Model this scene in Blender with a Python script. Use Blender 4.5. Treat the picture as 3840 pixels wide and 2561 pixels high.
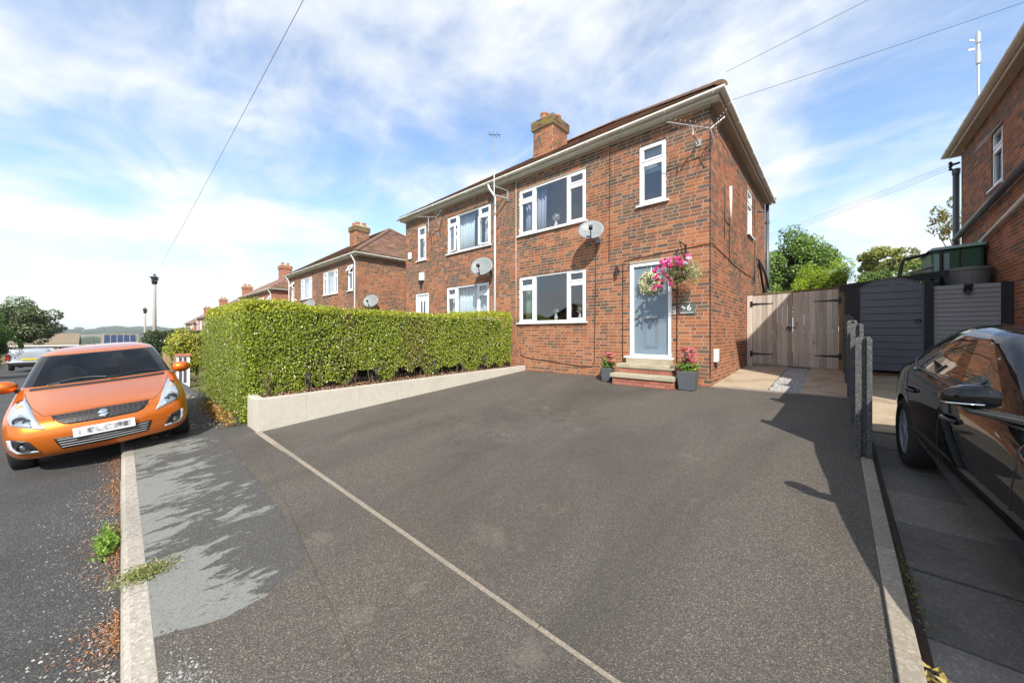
import bpy, bmesh, math, random
import numpy as np
from mathutils import Vector, Matrix, noise as mnoise
from mathutils.bvhtree import BVHTree
R = math.radians
random.seed(7)
rs = np.random.RandomState(7)
scene = bpy.context.scene
for o in list(bpy.data.objects):
    bpy.data.objects.remove(o)
col = scene.collection

# ------------------------------------------------------------------ camera
cam_d = bpy.data.cameras.new('camera')
cam_d.sensor_width = 36.0
cam_d.lens = 12.478
cam_d.shift_y = -0.00794
cam_d.clip_start = 0.05
cam_d.clip_end = 20000
cam = bpy.data.objects.new('camera', cam_d)
cam.location = (0, 0, 1.62)
cam.rotation_euler = (R(90), 0, R(42.2))
col.objects.link(cam)
scene.camera = cam
CAM = Vector((0, 0, 1.62))

# ------------------------------------------------------------------ world, sun, exposure
SUN = Vector((0.74, -0.74, 0.93)).normalized()
world = bpy.data.worlds.new('World')
scene.world = world
world.use_nodes = True
wn, wl = world.node_tree.nodes, world.node_tree.links
wn.clear()
def wnode(t, **k):
    n = wn.new(t)
    for a, b in k.items():
        setattr(n, a, b)
    return n
sky = wnode('ShaderNodeTexSky', sky_type='NISHITA', sun_disc=False)
sky.sun_elevation = math.asin(SUN.z)
sky.sun_rotation = math.atan2(SUN.x, SUN.y)
sky.air_density = 1.2
sky.dust_density = 0.4
sky.ozone_density = 2.6
tc = wnode('ShaderNodeTexCoord')
sep = wnode('ShaderNodeSeparateXYZ')
wl.new(tc.outputs['Generated'], sep.inputs[0])
def wmath(op, a, b=None, clamp=False):
    n = wnode('ShaderNodeMath', operation=op, use_clamp=clamp)
    for i, v in enumerate((a, b)):
        if v is None:
            continue
        if isinstance(v, (int, float)):
            n.inputs[i].default_value = v
        else:
            wl.new(v, n.inputs[i])
    return n.outputs[0]
zc = wmath('MAXIMUM', sep.outputs[2], 0.0)
den = wmath('ADD', zc, 0.22)
px = wmath('DIVIDE', sep.outputs[0], den)
py = wmath('DIVIDE', sep.outputs[1], den)
cmb = wnode('ShaderNodeCombineXYZ')
wl.new(px, cmb.inputs[0]); wl.new(py, cmb.inputs[1])
def wnoise(scale, detail, rough, off, dist=0.0, stretch=(1, 1, 1)):
    m = wnode('ShaderNodeMapping')
    m.inputs['Location'].default_value = off
    m.inputs['Scale'].default_value = stretch
    m.inputs['Rotation'].default_value = (0, 0, R(25))
    wl.new(cmb.outputs[0], m.inputs[0])
    n = wnode('ShaderNodeTexNoise')
    n.inputs['Scale'].default_value = scale
    n.inputs['Detail'].default_value = detail
    n.inputs['Roughness'].default_value = rough
    n.inputs['Distortion'].default_value = dist
    wl.new(m.outputs[0], n.inputs['Vector'])
    return n.outputs['Fac']
def wramp(fac, a, b):
    n = wnode('ShaderNodeMapRange', interpolation_type='SMOOTHSTEP')
    n.inputs['From Min'].default_value = a
    n.inputs['From Max'].default_value = b
    wl.new(fac, n.inputs['Value'])
    return n.outputs[0]
big = wramp(wnoise(1.45, 9, 0.55, (3.1, 0.6, 0), 0.3, (1.0, 0.8, 1)), 0.39, 0.68)
thin = wramp(wnoise(2.3, 8, 0.6, (7.7, 2.0, 0), 0.7, (0.65, 1.5, 1)), 0.40, 0.78)
veil = wmath('MULTIPLY', thin, 0.45)
low = wmath('SUBTRACT', 1.0, wramp(sep.outputs[2], 0.0, 0.36))      # thicker cloud towards the horizon
lowv = wmath('MULTIPLY', low, 0.36)
m1 = wmath('ADD', wmath('MULTIPLY', big, 0.92), veil)
mask = wmath('ADD', wmath('ADD', m1, 0.08), lowv, clamp=True)
tex2 = wnoise(4.0, 6, 0.6, (1.0, 5.0, 0), 0.2)
shade = wnode('ShaderNodeMapRange')
shade.inputs['To Min'].default_value = 0.82
shade.inputs['To Max'].default_value = 1.1
wl.new(tex2, shade.inputs['Value'])
ccol = wnode('ShaderNodeMix', data_type='RGBA')
ccol.inputs[0].default_value = 1.0
ccol.blend_type = 'MULTIPLY'
ccol.inputs[6].default_value = (4.75, 4.9, 5.05, 1)
wl.new(shade.outputs[0], ccol.inputs[7])
skymul = wnode('ShaderNodeMix', data_type='RGBA')
skymul.blend_type = 'MULTIPLY'
skymul.inputs[0].default_value = 1.0
wl.new(sky.outputs[0], skymul.inputs[6])
skymul.inputs[7].default_value = (0.92, 1.03, 1.13, 1)
mix = wnode('ShaderNodeMix', data_type='RGBA')
wl.new(mask, mix.inputs[0])
wl.new(skymul.outputs[2], mix.inputs[6])
wl.new(ccol.outputs[2], mix.inputs[7])
bg = wnode('ShaderNodeBackground')
bg.inputs['Strength'].default_value = 0.15
wl.new(mix.outputs[2], bg.inputs['Color'])
wo = wnode('ShaderNodeOutputWorld')
wl.new(bg.outputs[0], wo.inputs[0])

sun_d = bpy.data.lights.new('sun', 'SUN')
sun_d.energy = 4.6
sun_d.angle = R(0.53)
sun_d.color = (1.0, 0.94, 0.84)
sun = bpy.data.objects.new('sun', sun_d)
sun.rotation_euler = SUN.to_track_quat('Z', 'Y').to_euler()
sun.location = (20, -20, 30)
col.objects.link(sun)

scene.view_settings.view_transform = 'Standard'
scene.view_settings.look = 'None'
scene.view_settings.gamma = 1.0
scene.view_settings.exposure = 0.62
scene.view_settings.use_curve_mapping = False
scene.render.engine = 'CYCLES'
scene.cycles.max_bounces = 8
scene.cycles.transparent_max_bounces = 16
scene.cycles.use_denoising = True
scene.cycles.sample_clamp_indirect = 6.0

# ------------------------------------------------------------------ materials
MATS = {}
class NT:
    def __init__(s, name):
        s.m = bpy.data.materials.new(name)
        s.m.use_nodes = True
        s.n = s.m.node_tree.nodes
        s.l = s.m.node_tree.links
        s.b = s.n['Principled BSDF']
        MATS[name] = s.m
    def new(s, t, **k):
        n = s.n.new(t)
        for a, b in k.items():
            setattr(n, a, b)
        return n
    def sset(s, **k):
        for a, v in k.items():
            s.b.inputs[a.replace('_', ' ')].default_value = v
    def coord(s, kind='Object'):
        if kind == 'Position':
            return s.new('ShaderNodeNewGeometry').outputs['Position']
        return s.new('ShaderNodeTexCoord').outputs[kind]
    def mapping(s, v, scale=(1, 1, 1), rot=(0, 0, 0), loc=(0, 0, 0)):
        m = s.new('ShaderNodeMapping')
        m.inputs['Scale'].default_value = scale
        m.inputs['Rotation'].default_value = rot
        m.inputs['Location'].default_value = loc
        s.l.new(v, m.inputs[0])
        return m.outputs[0]
    def noise(s, v, scale, detail=4, rough=0.55, dist=0.0):
        n = s.new('ShaderNodeTexNoise')
        n.inputs['Scale'].default_value = scale
        n.inputs['Detail'].default_value = detail
        n.inputs['Roughness'].default_value = rough
        n.inputs['Distortion'].default_value = dist
        s.l.new(v, n.inputs['Vector'])
        return n.outputs['Fac']
    def voro(s, v, scale, out='Color', feature='F1'):
        n = s.new('ShaderNodeTexVoronoi', feature=feature)
        n.inputs['Scale'].default_value = scale
        s.l.new(v, n.inputs['Vector'])
        return n.outputs[out]
    def ramp(s, f, stops, interp='LINEAR'):
        n = s.new('ShaderNodeValToRGB')
        n.color_ramp.interpolation = interp
        while len(n.color_ramp.elements) < len(stops):
            n.color_ramp.elements.new(0.5)
        for e, (p, c) in zip(n.color_ramp.elements, stops):
            e.position = p
            e.color = (c[0], c[1], c[2], 1) if not isinstance(c, (int, float)) else (c, c, c, 1)
        s.l.new(f, n.inputs[0])
        return n.outputs[0]
    def mix(s, f, a, b, blend='MIX'):
        n = s.new('ShaderNodeMix', data_type='RGBA', blend_type=blend)
        for i, v in ((0, f), (6, a), (7, b)):
            if isinstance(v, (int, float)):
                n.inputs[i].default_value = v
            elif isinstance(v, tuple):
                n.inputs[i].default_value = (v[0], v[1], v[2], 1)
            else:
                s.l.new(v, n.inputs[i])
        return n.outputs[2]
    def math(s, op, a, b=0.0, clamp=False):
        n = s.new('ShaderNodeMath', operation=op, use_clamp=clamp)
        for i, v in ((0, a), (1, b)):
            if isinstance(v, (int, float)):
                n.inputs[i].default_value = v
            else:
                s.l.new(v, n.inputs[i])
        return n.outputs[0]
    def base(s, c):
        if isinstance(c, tuple):
            s.b.inputs['Base Color'].default_value = (c[0], c[1], c[2], 1)
        else:
            s.l.new(c, s.b.inputs['Base Color'])
    def rough(s, v):
        if isinstance(v, (int, float)):
            s.b.inputs['Roughness'].default_value = v
        else:
            s.l.new(v, s.b.inputs['Roughness'])
    def bump(s, h, strength=0.5, dist=0.01):
        n = s.new('ShaderNodeBump')
        n.inputs['Strength'].default_value = strength
        n.inputs['Distance'].default_value = dist
        s.l.new(h, n.inputs['Height'])
        s.l.new(n.outputs[0], s.b.inputs['Normal'])
    def attr(s, name='Col'):
        n = s.new('ShaderNodeAttribute')
        n.attribute_name = name
        return n.outputs['Color']

def plain(name, c, rough=0.6, metallic=0.0, var=0.12, scale=8.0, bump=0.0, coat=0.0, spec=0.5, dirt=None):
    t = NT(name)
    v = t.coord('Position')
    n = t.noise(v, scale, 5)
    lo = tuple(max(0, x * (1 - var)) for x in c)
    hi = tuple(min(1, x * (1 + var)) for x in c)
    cc = t.mix(n, lo, hi)
    if dirt:
        n2 = t.noise(t.mapping(v, (1, 1, 0.35)), 2.2, 6, 0.65)
        cc = t.mix(t.ramp(n2, [(0.45, 0.0), (0.75, dirt[1])]), cc, dirt[0])
    t.base(cc)
    t.rough(rough)
    t.sset(Metallic=metallic, Specular_IOR_Level=spec)
    if coat:
        t.sset(Coat_Weight=coat, Coat_Roughness=0.03)
    if bump:
        t.bump(t.noise(v, scale * 6, 4), bump, 0.005)
    return t.m

PALE = [(-1.04, 1.26, 1.2), (-1.95, .81, .8), (-2.80, .95, .9), (-1.84, 1.19, .6)]
DARK = [(-3.7, 4.1, 1.2), (-3.4, 6.3, 1.0), (-3.4, 3.0, .8), (-4.4, 3.3, .8), (-3.2, 4.9, .9)]
# asphalt of the new drive: small light and dark chippings
def asphalt(name, dark, mid, light, scale, stain=0.5, rough=0.85, lightamt=0.18, wear=0.3, warm=True):
    t = NT(name)
    v = t.coord('Position')
    cell = t.new('ShaderNodeTexVoronoi'); cell.inputs['Scale'].default_value = scale
    t.l.new(v, cell.inputs['Vector'])
    sp = t.new('ShaderNodeSeparateColor'); t.l.new(cell.outputs['Color'], sp.inputs[0])
    c = t.ramp(sp.outputs[0], [(0.0, dark), (0.55, mid), (1 - lightamt, mid), (1.0, light)])
    n = t.noise(t.mapping(v, (0.9, 0.35, 1), (0, 0, R(12))), 0.9, 7, 0.62, 0.5)        # tyre-dark lanes running up the slope
    c = t.mix(t.ramp(n, [(0.45, 0.0), (0.68, stain)]), c, tuple(x * 0.45 for x in mid))
    n3 = t.noise(v, 5.5, 5, 0.7)
    c = t.mix(t.ramp(n3, [(0.58, 0.0), (0.72, stain * .5)]), c, tuple(x * 0.5 for x in mid))
    n2 = t.noise(t.mapping(v, (1, 1, 1), loc=(3.3, 1.7, 0)), 0.95, 9, 0.72, 0.2)
    c = t.mix(t.ramp(n2, [(0.60, 0.0), (0.72, wear)]), c, tuple(x * 2.3 for x in mid))
    if warm:
        def spots(cs, rad, c, colr, amt):
            nz = t.math('ADD', t.math('MULTIPLY', t.noise(v, 4.0, 6, 0.7), 0.6), t.math('MULTIPLY', t.noise(v, 38.0, 6, 0.75), 0.4))
            for (sx_, sy_, k_) in cs:
                dm = t.new('ShaderNodeVectorMath', operation='DISTANCE')
                fl = t.new('ShaderNodeVectorMath', operation='MULTIPLY'); t.l.new(v, fl.inputs[0]); fl.inputs[1].default_value = (1, 1, 0)
                t.l.new(fl.outputs[0], dm.inputs[0]); dm.inputs[1].default_value = (sx_, sy_, 0)
                q_ = t.math('ADD', t.math('DIVIDE', dm.outputs['Value'], rad * k_), t.math('MULTIPLY', t.math('SUBTRACT', nz, 0.47), 6.5))
                c = t.mix(t.ramp(q_, [(0.35, amt), (0.95, 0.0)]), c, colr)
            return c
        c = spots(PALE, 0.16, c, tuple(x * 2.1 for x in mid), 0.34)
        c = spots(DARK, 0.75, c, tuple(x * 0.5 for x in mid), 0.42)
        c = t.mix(t.ramp(t.noise(v, 0.4, 3), [(0.35, 0.0), (0.7, 0.4)]), c, t.mix(1.0, c, (1.10, 1.0, 0.88), 'MULTIPLY'))
    t.base(c)
    t.rough(rough)
    t.bump(cell.outputs['Distance'], 0.6, 0.006)
    return t
asphalt('asphalt_new', (0.046, 0.041, 0.035), (0.095, 0.085, 0.072), (0.24, 0.213, 0.176), 200, 0.55, 0.85, 0.2, 0.4)
asphalt('asphalt_road', (0.022, 0.022, 0.023), (0.062, 0.061, 0.060), (0.19, 0.183, 0.172), 185, 0.5, 0.85, 0.16, 0.2, False)

def pavement_mat():
    t = NT('pavement_worn')
    v = t.coord('Position')
    dark = t.mix(t.noise(v, 130, 2), (0.042, 0.040, 0.037), (0.088, 0.083, 0.075))
    pale = t.mix(t.noise(v, 30, 4), (0.165, 0.17, 0.155), (0.215, 0.218, 0.198))
    wob = t.new('ShaderNodeVectorMath', operation='ADD')
    t.l.new(v, wob.inputs[0])
    nv = t.new('ShaderNodeTexNoise'); nv.inputs['Scale'].default_value = 3.0; nv.inputs['Detail'].default_value = 4
    t.l.new(v, nv.inputs['Vector'])
    sc_ = t.new('ShaderNodeVectorMath', operation='SCALE'); sc_.inputs['Scale'].default_value = 0.22
    t.l.new(nv.outputs['Color'], sc_.inputs[0]); t.l.new(sc_.outputs[0], wob.inputs[1])
    w_ = wob.outputs[0]
    st = t.noise(t.mapping(w_, (3.4, 1.1, 1), (0, 0, R(-30))), 2.6, 11, 0.68, 0.1)
    fine = t.noise(t.mapping(w_, (1.6, 0.8, 1), (0, 0, R(-30))), 15.0, 7, 0.72)
    bigp = t.noise(v, 0.9, 3, 0.5)
    sxy = t.new('ShaderNodeSeparateXYZ'); t.l.new(v, sxy.inputs[0])
    edge = t.math('MULTIPLY', t.math('SUBTRACT', 0.62, sxy.outputs[1]), 0.13)     # the slurry has lasted best beside the kerb
    f = t.math('ADD', t.math('ADD', t.math('ADD', t.math('MULTIPLY', st, 0.50), t.math('MULTIPLY', fine, 0.22)), t.math('MULTIPLY', bigp, 0.38)), edge)
    c = t.mix(t.ramp(f, [(0.572, 0.0), (0.588, 1.0)]), dark, pale)
    cell = t.voro(v, 150, 'Color')
    sp = t.new('ShaderNodeSeparateColor'); t.l.new(cell, sp.inputs[0])
    c = t.mix(t.ramp(sp.outputs[0], [(0.80, 0.0), (1.0, 0.45)]), c, (0.26, 0.25, 0.23))
    c = t.mix(t.ramp(sp.outputs[1], [(0.75, 0.0), (1.0, 0.5)]), c, (0.04, 0.04, 0.038))
    spk = t.voro(v, 60, 'Distance')
    c = t.mix(t.ramp(spk, [(0.0, 0.5), (0.06, 0.0)]), c, (0.42, 0.41, 0.38))
    t.base(c); t.rough(0.8)
    t.bump(t.noise(v, 140, 3), 0.35, 0.005)
pavement_mat()

def concrete(name, c, speck=(0.6, 0.55, 0.48), amt=0.5, sc=90, stain=(0.2, 0.18, 0.14), stamt=0.4, vary=0.0):
    t = NT(name)
    v = t.coord('Position')
    a = t.mix(t.noise(v, 14, 6, 0.6), tuple(x * 0.82 for x in c), tuple(x * 1.12 for x in c))
    k = t.voro(v, sc, 'Color')
    sp = t.new('ShaderNodeSeparateColor'); t.l.new(k, sp.inputs[0])
    a = t.mix(t.ramp(sp.outputs[1], [(0.6, 0.0), (1.0, amt)]), a, speck)
    a = t.mix(t.ramp(sp.outputs[2], [(0.7, 0.0), (1.0, amt)]), a, tuple(x * 0.5 for x in c))
    n = t.noise(v, 2.0, 6, 0.65)
    a = t.mix(t.ramp(n, [(0.48, 0.0), (0.75, stamt)]), a, stain)
    if vary:
        oi = t.new('ShaderNodeObjectInfo')
        a = t.mix(1.0, a, t.math('ADD', t.math('MULTIPLY', oi.outputs['Random'], vary), 1 - vary / 2), 'MULTIPLY')
    t.base(a); t.rough(0.9)
    t.bump(t.noise(v, 80, 4), 0.3, 0.004)
concrete('kerb_concrete', (0.31, 0.28, 0.235), vary=0.35)
concrete('wall_render', (0.50, 0.47, 0.40), amt=0.12, stamt=0.4, stain=(0.34, 0.31, 0.25))
concrete('edging_concrete', (0.25, 0.212, 0.163), amt=0.25, vary=0.25)
concrete('apron_concrete', (0.42, 0.335, 0.23), amt=0.2, stain=(0.17, 0.125, 0.08), stamt=0.85)
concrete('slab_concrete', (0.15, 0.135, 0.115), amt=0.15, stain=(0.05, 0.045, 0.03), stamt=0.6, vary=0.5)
concrete('step_stone', (0.40, 0.35, 0.25), amt=0.3, sc=70, stain=(0.16, 0.15, 0.07), stamt=0.6)
concrete('post_concrete', (0.065, 0.069, 0.07), amt=0.2, stain=(0.1, 0.1, 0.1))
concrete('mortar', (0.44, 0.345, 0.25), amt=0.1, sc=60, stain=(0.3, 0.24, 0.18), stamt=0.35)
concrete('lichen_mortar', (0.34, 0.30, 0.13), amt=0.5, sc=25, stain=(0.14, 0.10, 0.06), stamt=0.7)

def attr_mat(name, rough=0.85, nvar=0.35, nscale=30, bump=0.3, soot=None, spec=0.3):
    t = NT(name)
    v = t.coord('Position')
    a = t.attr()
    n = t.noise(v, nscale, 5, 0.6)
    c = t.mix(t.ramp(n, [(0.3, 0.0), (0.75, nvar)]), a, t.mix(1.0, a, (0.55, 0.5, 0.48), 'MULTIPLY'))
    if soot:
        n2 = t.noise(t.mapping(v, (1, 1, 0.5)), 1.3, 5, 0.6)
        c = t.mix(t.ramp(n2, [(0.42, 0.0), (0.72, soot)]), c, t.mix(1.0, c, (0.5, 0.46, 0.44), 'MULTIPLY'))
    t.base(c); t.rough(rough)
    t.sset(Specular_IOR_Level=spec)
    if bump:
        t.bump(t.noise(v, nscale * 3, 3), bump, 0.004)
    return t.m
attr_mat('brick', 0.88, 0.4, 28, 0.35, 0.5)
attr_mat('tile', 0.85, 0.5, 14, 0.3, 0.4)
attr_mat('chip', 0.95, 0.3, 40, 0.0)

def leaf_mat(name, rough=0.38, trans=0.35, spec=0.5):
    t = NT(name)
    a = t.attr()
    t.base(a); t.rough(rough)
    t.sset(Specular_IOR_Level=spec)
    tr = t.new('ShaderNodeBsdfTranslucent')
    t.l.new(t.mix(1.0, a, (1.0, 1.15, 0.5), 'MULTIPLY'), tr.inputs[0])
    ms = t.new('ShaderNodeMixShader')
    ms.inputs[0].default_value = trans
    t.l.new(t.b.outputs[0], ms.inputs[1]); t.l.new(tr.outputs[0], ms.inputs[2])
    t.l.new(ms.outputs[0], t.n['Material Output'].inputs[0])
    return t.m
leaf_mat('leaf')
leaf_mat('leaf_gloss', 0.3, 0.36, 0.6)
leaf_mat('petal', 0.5, 0.35, 0.3)

def far_brick():
    t = NT('far_brick')
    v = t.coord('Position')
    sx = t.new('ShaderNodeSeparateXYZ'); t.l.new(v, sx.inputs[0])
    cb = t.new('ShaderNodeCombineXYZ')
    t.l.new(t.math('ADD', sx.outputs[0], sx.outputs[1]), cb.inputs[0]); t.l.new(sx.outputs[2], cb.inputs[1])
    b = t.new('ShaderNodeTexBrick')
    b.inputs['Scale'].default_value = 1.0
    b.inputs['Brick Width'].default_value = 0.225
    b.inputs['Row Height'].default_value = 0.075
    b.inputs['Mortar Size'].default_value = 0.006
    b.inputs['Color1'].default_value = (0.38, 0.12, 0.06, 1)
    b.inputs['Color2'].default_value = (0.22, 0.085, 0.05, 1)
    b.inputs['Mortar'].default_value = (0.46, 0.33, 0.25, 1)
    t.l.new(cb.outputs[0], b.inputs['Vector'])
    t.base(b.outputs[0]); t.rough(0.9)
far_brick()

def tile_far():
    t = NT('tile_far')
    v = t.coord('Position')
    n = t.noise(v, 9, 6, 0.7)
    c = t.ramp(n, [(0.3, (0.12, 0.065, 0.045)), (0.5, (0.21, 0.115, 0.08)), (0.75, (0.28, 0.165, 0.115))])
    t.base(c); t.rough(0.9); t.bump(t.noise(v, 40, 3), 0.4, 0.01)
tile_far()

def glass(name, tint=(0.75, 0.8, 0.82), boost=0.06, mul=1.5):
    t = NT(name)
    t.n.remove(t.b)
    tr = t.new('ShaderNodeBsdfTransparent'); tr.inputs[0].default_value = (*tint, 1)
    gl = t.new('ShaderNodeBsdfGlossy'); gl.inputs['Roughness'].default_value = 0.0
    gl.inputs['Color'].default_value = (0.95, 0.97, 1.0, 1)
    fr = t.new('ShaderNodeFresnel'); fr.inputs[0].default_value = 1.55
    ms = t.new('ShaderNodeMixShader')
    geo = t.new('ShaderNodeNewGeometry')
    f_ = t.math('ADD', t.math('MULTIPLY', fr.outputs[0], mul), boost, clamp=True)
    t.l.new(t.math('MULTIPLY', f_, t.math('SUBTRACT', 1.0, geo.outputs['Backfacing'])), ms.inputs[0])
    t.l.new(tr.outputs[0], ms.inputs[1]); t.l.new(gl.outputs[0], ms.inputs[2])
    t.l.new(ms.outputs[0], t.n['Material Output'].inputs[0])
glass('window_glass', (0.84, 0.88, 0.89), 0.04, 2.3)
glass('car_glass', (0.30, 0.42, 0.43), 0.0, 0.7)
glass('dark_glass', (0.10, 0.11, 0.11), 0.10)
glass('lamp_glass', (0.92, 0.94, 0.95), 0.04)

plain('upvc', (0.80, 0.81, 0.82), 0.35, var=0.02)
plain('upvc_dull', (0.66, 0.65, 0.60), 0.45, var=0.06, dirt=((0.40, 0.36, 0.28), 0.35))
plain('soffit', (0.45, 0.38, 0.30), 0.6, var=0.05, dirt=((0.36, 0.28, 0.2), 0.4))  # brown darkened to carry the shade under the side eaves
plain('door_blue', (0.175, 0.225, 0.275), 0.42, var=0.03)
plain('grey_metal', (0.34, 0.36, 0.37), 0.45, 0.0, var=0.06)
plain('dish_grey', (0.21, 0.23, 0.235), 0.5, var=0.05)
plain('alu', (0.62, 0.62, 0.62), 0.35, 0.9, var=0.1)
plain('aerial_alu', (0.42, 0.42, 0.42), 0.5, 0.6, var=0.1)
plain('chrome', (0.80, 0.82, 0.84), 0.12, 1.0, var=0.02)
plain('black_plastic', (0.018, 0.018, 0.019), 0.45, var=0.2)
plain('rubber', (0.016, 0.016, 0.016), 0.85, var=0.3)
plain('pipe_grey', (0.085, 0.095, 0.11), 0.4, var=0.1)
plain('iron', (0.012, 0.012, 0.013), 0.5, var=0.2)
plain('terracotta', (0.42, 0.16, 0.085), 0.85, var=0.2)
plain('slate', (0.105, 0.115, 0.11), 0.55, var=0.12)
plain('white_paint', (0.82, 0.82, 0.80), 0.5, var=0.02)
plain('planter_grey', (0.085, 0.095, 0.105), 0.6, var=0.2, scale=20, bump=0.2)
plain('soil', (0.07, 0.045, 0.03), 0.95, var=0.5, scale=40, bump=0.5)
plain('curtain_lilac', (0.50, 0.46, 0.56), 0.9, var=0.06)
plain('curtain_white', (0.80, 0.83, 0.86), 0.9, var=0.05)
plain('curtain_green', (0.30, 0.36, 0.24), 0.9, var=0.1)
plain('blind', (0.42, 0.50, 0.52), 0.8, var=0.04)
plain('room_dark', (0.10, 0.095, 0.09), 0.9, var=0.2)
plain('porcelain', (0.78, 0.70, 0.70), 0.25, var=0.04)
plain('bark', (0.11, 0.08, 0.055), 0.95, var=0.4, scale=12, bump=0.6)
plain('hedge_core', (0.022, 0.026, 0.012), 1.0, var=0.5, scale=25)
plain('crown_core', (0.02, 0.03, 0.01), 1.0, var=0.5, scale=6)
plain('shed_dark', (0.018, 0.019, 0.022), 0.75, var=0.3)
plain('gate_dark', (0.105, 0.115, 0.135), 0.6, var=0.15, scale=5)
plain('panel_grey', (0.27, 0.275, 0.275), 0.65, var=0.12, scale=5)
plain('felt', (0.27, 0.27, 0.265), 0.9, var=0.25)
plain('tank_green', (0.018, 0.085, 0.04), 0.35, var=0.15)
plain('tank_label', (0.22, 0.34, 0.30), 0.4, var=0.2)
plain('butt_grey', (0.175, 0.175, 0.17), 0.55, var=0.08)
plain('cable', (0.02, 0.018, 0.017), 0.7, var=0.1)
plain('pole_wood', (0.36, 0.33, 0.29), 0.9, var=0.2, scale=6, bump=0.3)
plain('plate_white', (0.80, 0.80, 0.79), 0.4, var=0.02)
plain('plate_yellow', (0.70, 0.52, 0.06), 0.4, var=0.05)
plain('red_lens', (0.45, 0.02, 0.02), 0.2, var=0.1)
plain('amber_lens', (0.75, 0.35, 0.12), 0.25, var=0.1)
plain('silver_paint', (0.48, 0.50, 0.52), 0.3, 0.5, var=0.03, coat=0.6)
plain('interior', (0.035, 0.036, 0.038), 0.85, var=0.2)
plain('bungalow_wall', (0.46, 0.36, 0.25), 0.9, var=0.1)
plain('bungalow_roof', (0.21, 0.165, 0.115), 0.95, var=0.25, scale=3)
plain('solar', (0.028, 0.045, 0.10), 0.15, 0.3, var=0.1)
plain('grille_dark', (0.075, 0.072, 0.07), 0.4, var=0.1)
plain('lamp_silver', (0.62, 0.65, 0.68), 0.3, 0.25, var=0.25, scale=40, bump=0.6)
plain('lamp_black', (0.02, 0.02, 0.022), 0.4, var=0.1)

def plate_smudge():
    t = NT('plate_smudge')
    v = t.coord('Object')
    n = t.noise(t.mapping(v, (1, 14, 9)), 1.0, 2, 0.5)
    c = t.ramp(n, [(0.40, (0.72, 0.72, 0.72)), (0.62, (0.12, 0.12, 0.13))])
    t.base(c); t.rough(0.4)
plate_smudge()

def car_paint(name, c, metallic, rough, spec=0.3):
    t = NT(name)
    v = t.coord('Object')
    fl = t.noise(v, 900, 2)
    t.base(t.mix(fl, tuple(x * 0.88 for x in c), tuple(min(1, x * 1.1) for x in c)))
    t.sset(Metallic=metallic, Coat_Weight=1.0, Coat_Roughness=0.015, Specular_IOR_Level=spec)
    dn = t.noise(v, 5, 6, 0.7)
    t.rough(t.ramp(dn, [(0.3, rough), (0.8, rough + 0.12)]))
car_paint('paint_orange', (0.68, 0.165, 0.012), 0.6, 0.3)
car_paint('paint_black', (0.004, 0.0042, 0.0046), 0.0, 0.10, 0.0)

def wood(name, c, c2, axis=2):
    t = NT(name)
    v = t.coord('Position')
    oi = t.new('ShaderNodeObjectInfo')
    sc = [22, 22, 22]; sc[axis] = 0.9
    m = t.mapping(v, tuple(sc))
    ad = t.new('ShaderNodeVectorMath', operation='ADD')
    t.l.new(m, ad.inputs[0])
    t.l.new(t.math('MULTIPLY', oi.outputs['Random'], 40.0), ad.inputs[1])
    n = t.noise(ad.outputs[0], 1.0, 6, 0.6, 1.2)
    cc = t.ramp(n, [(0.25, c2), (0.55, c), (0.8, tuple(min(1, x * 1.2) for x in c))])
    kn = t.voro(t.mapping(ad.outputs[0], (0.12, 0.12, 1.5)), 1.3, 'Distance')
    cc = t.mix(t.ramp(kn, [(0.05, 0.7), (0.12, 0.0)]), cc, tuple(x * 0.4 for x in c2))
    tone = t.math('ADD', t.math('MULTIPLY', oi.outputs['Random'], 0.5), 0.72)
    cc = t.mix(1.0, cc, tone, 'MULTIPLY')
    t.base(cc); t.rough(0.85); t.bump(n, 0.25, 0.004)
wood('gate_wood', (0.50, 0.435, 0.37), (0.31, 0.265, 0.22))
wood('post_wood', (0.36, 0.24, 0.14), (0.22, 0.14, 0.08))
wood('rail_wood', (0.20, 0.13, 0.06), (0.09, 0.06, 0.03), 0)

def ground_mat():
    t = NT('field_ground')
    v = t.coord('Position')
    fld = t.voro(t.mapping(v, (0.0045, 0.010, 0)), 1.0, 'Color')
    sp = t.new('ShaderNodeSeparateColor'); t.l.new(fld, sp.inputs[0])
    c = t.ramp(sp.outputs[0], [(0.0, (0.075, 0.10, 0.04)), (0.3, (0.10, 0.115, 0.05)), (0.55, (0.16, 0.14, 0.07)),
                               (0.75, (0.30, 0.215, 0.12)), (1.0, (0.06, 0.085, 0.035))], 'CONSTANT')
    e = t.voro(t.mapping(v, (0.0045, 0.010, 0)), 1.0, 'Distance', 'DISTANCE_TO_EDGE')
    c = t.mix(t.ramp(e, [(0.02, 0.9), (0.05, 0.0)]), c, (0.03, 0.045, 0.02))
    c = t.mix(t.ramp(t.noise(v, 0.6, 5), [(0.4, 0.0), (0.7, 0.25)]), c, (0.06, 0.08, 0.03))
    t.base(c); t.rough(1.0)
    t.sset(Specular_IOR_Level=0.1)
ground_mat()

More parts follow.
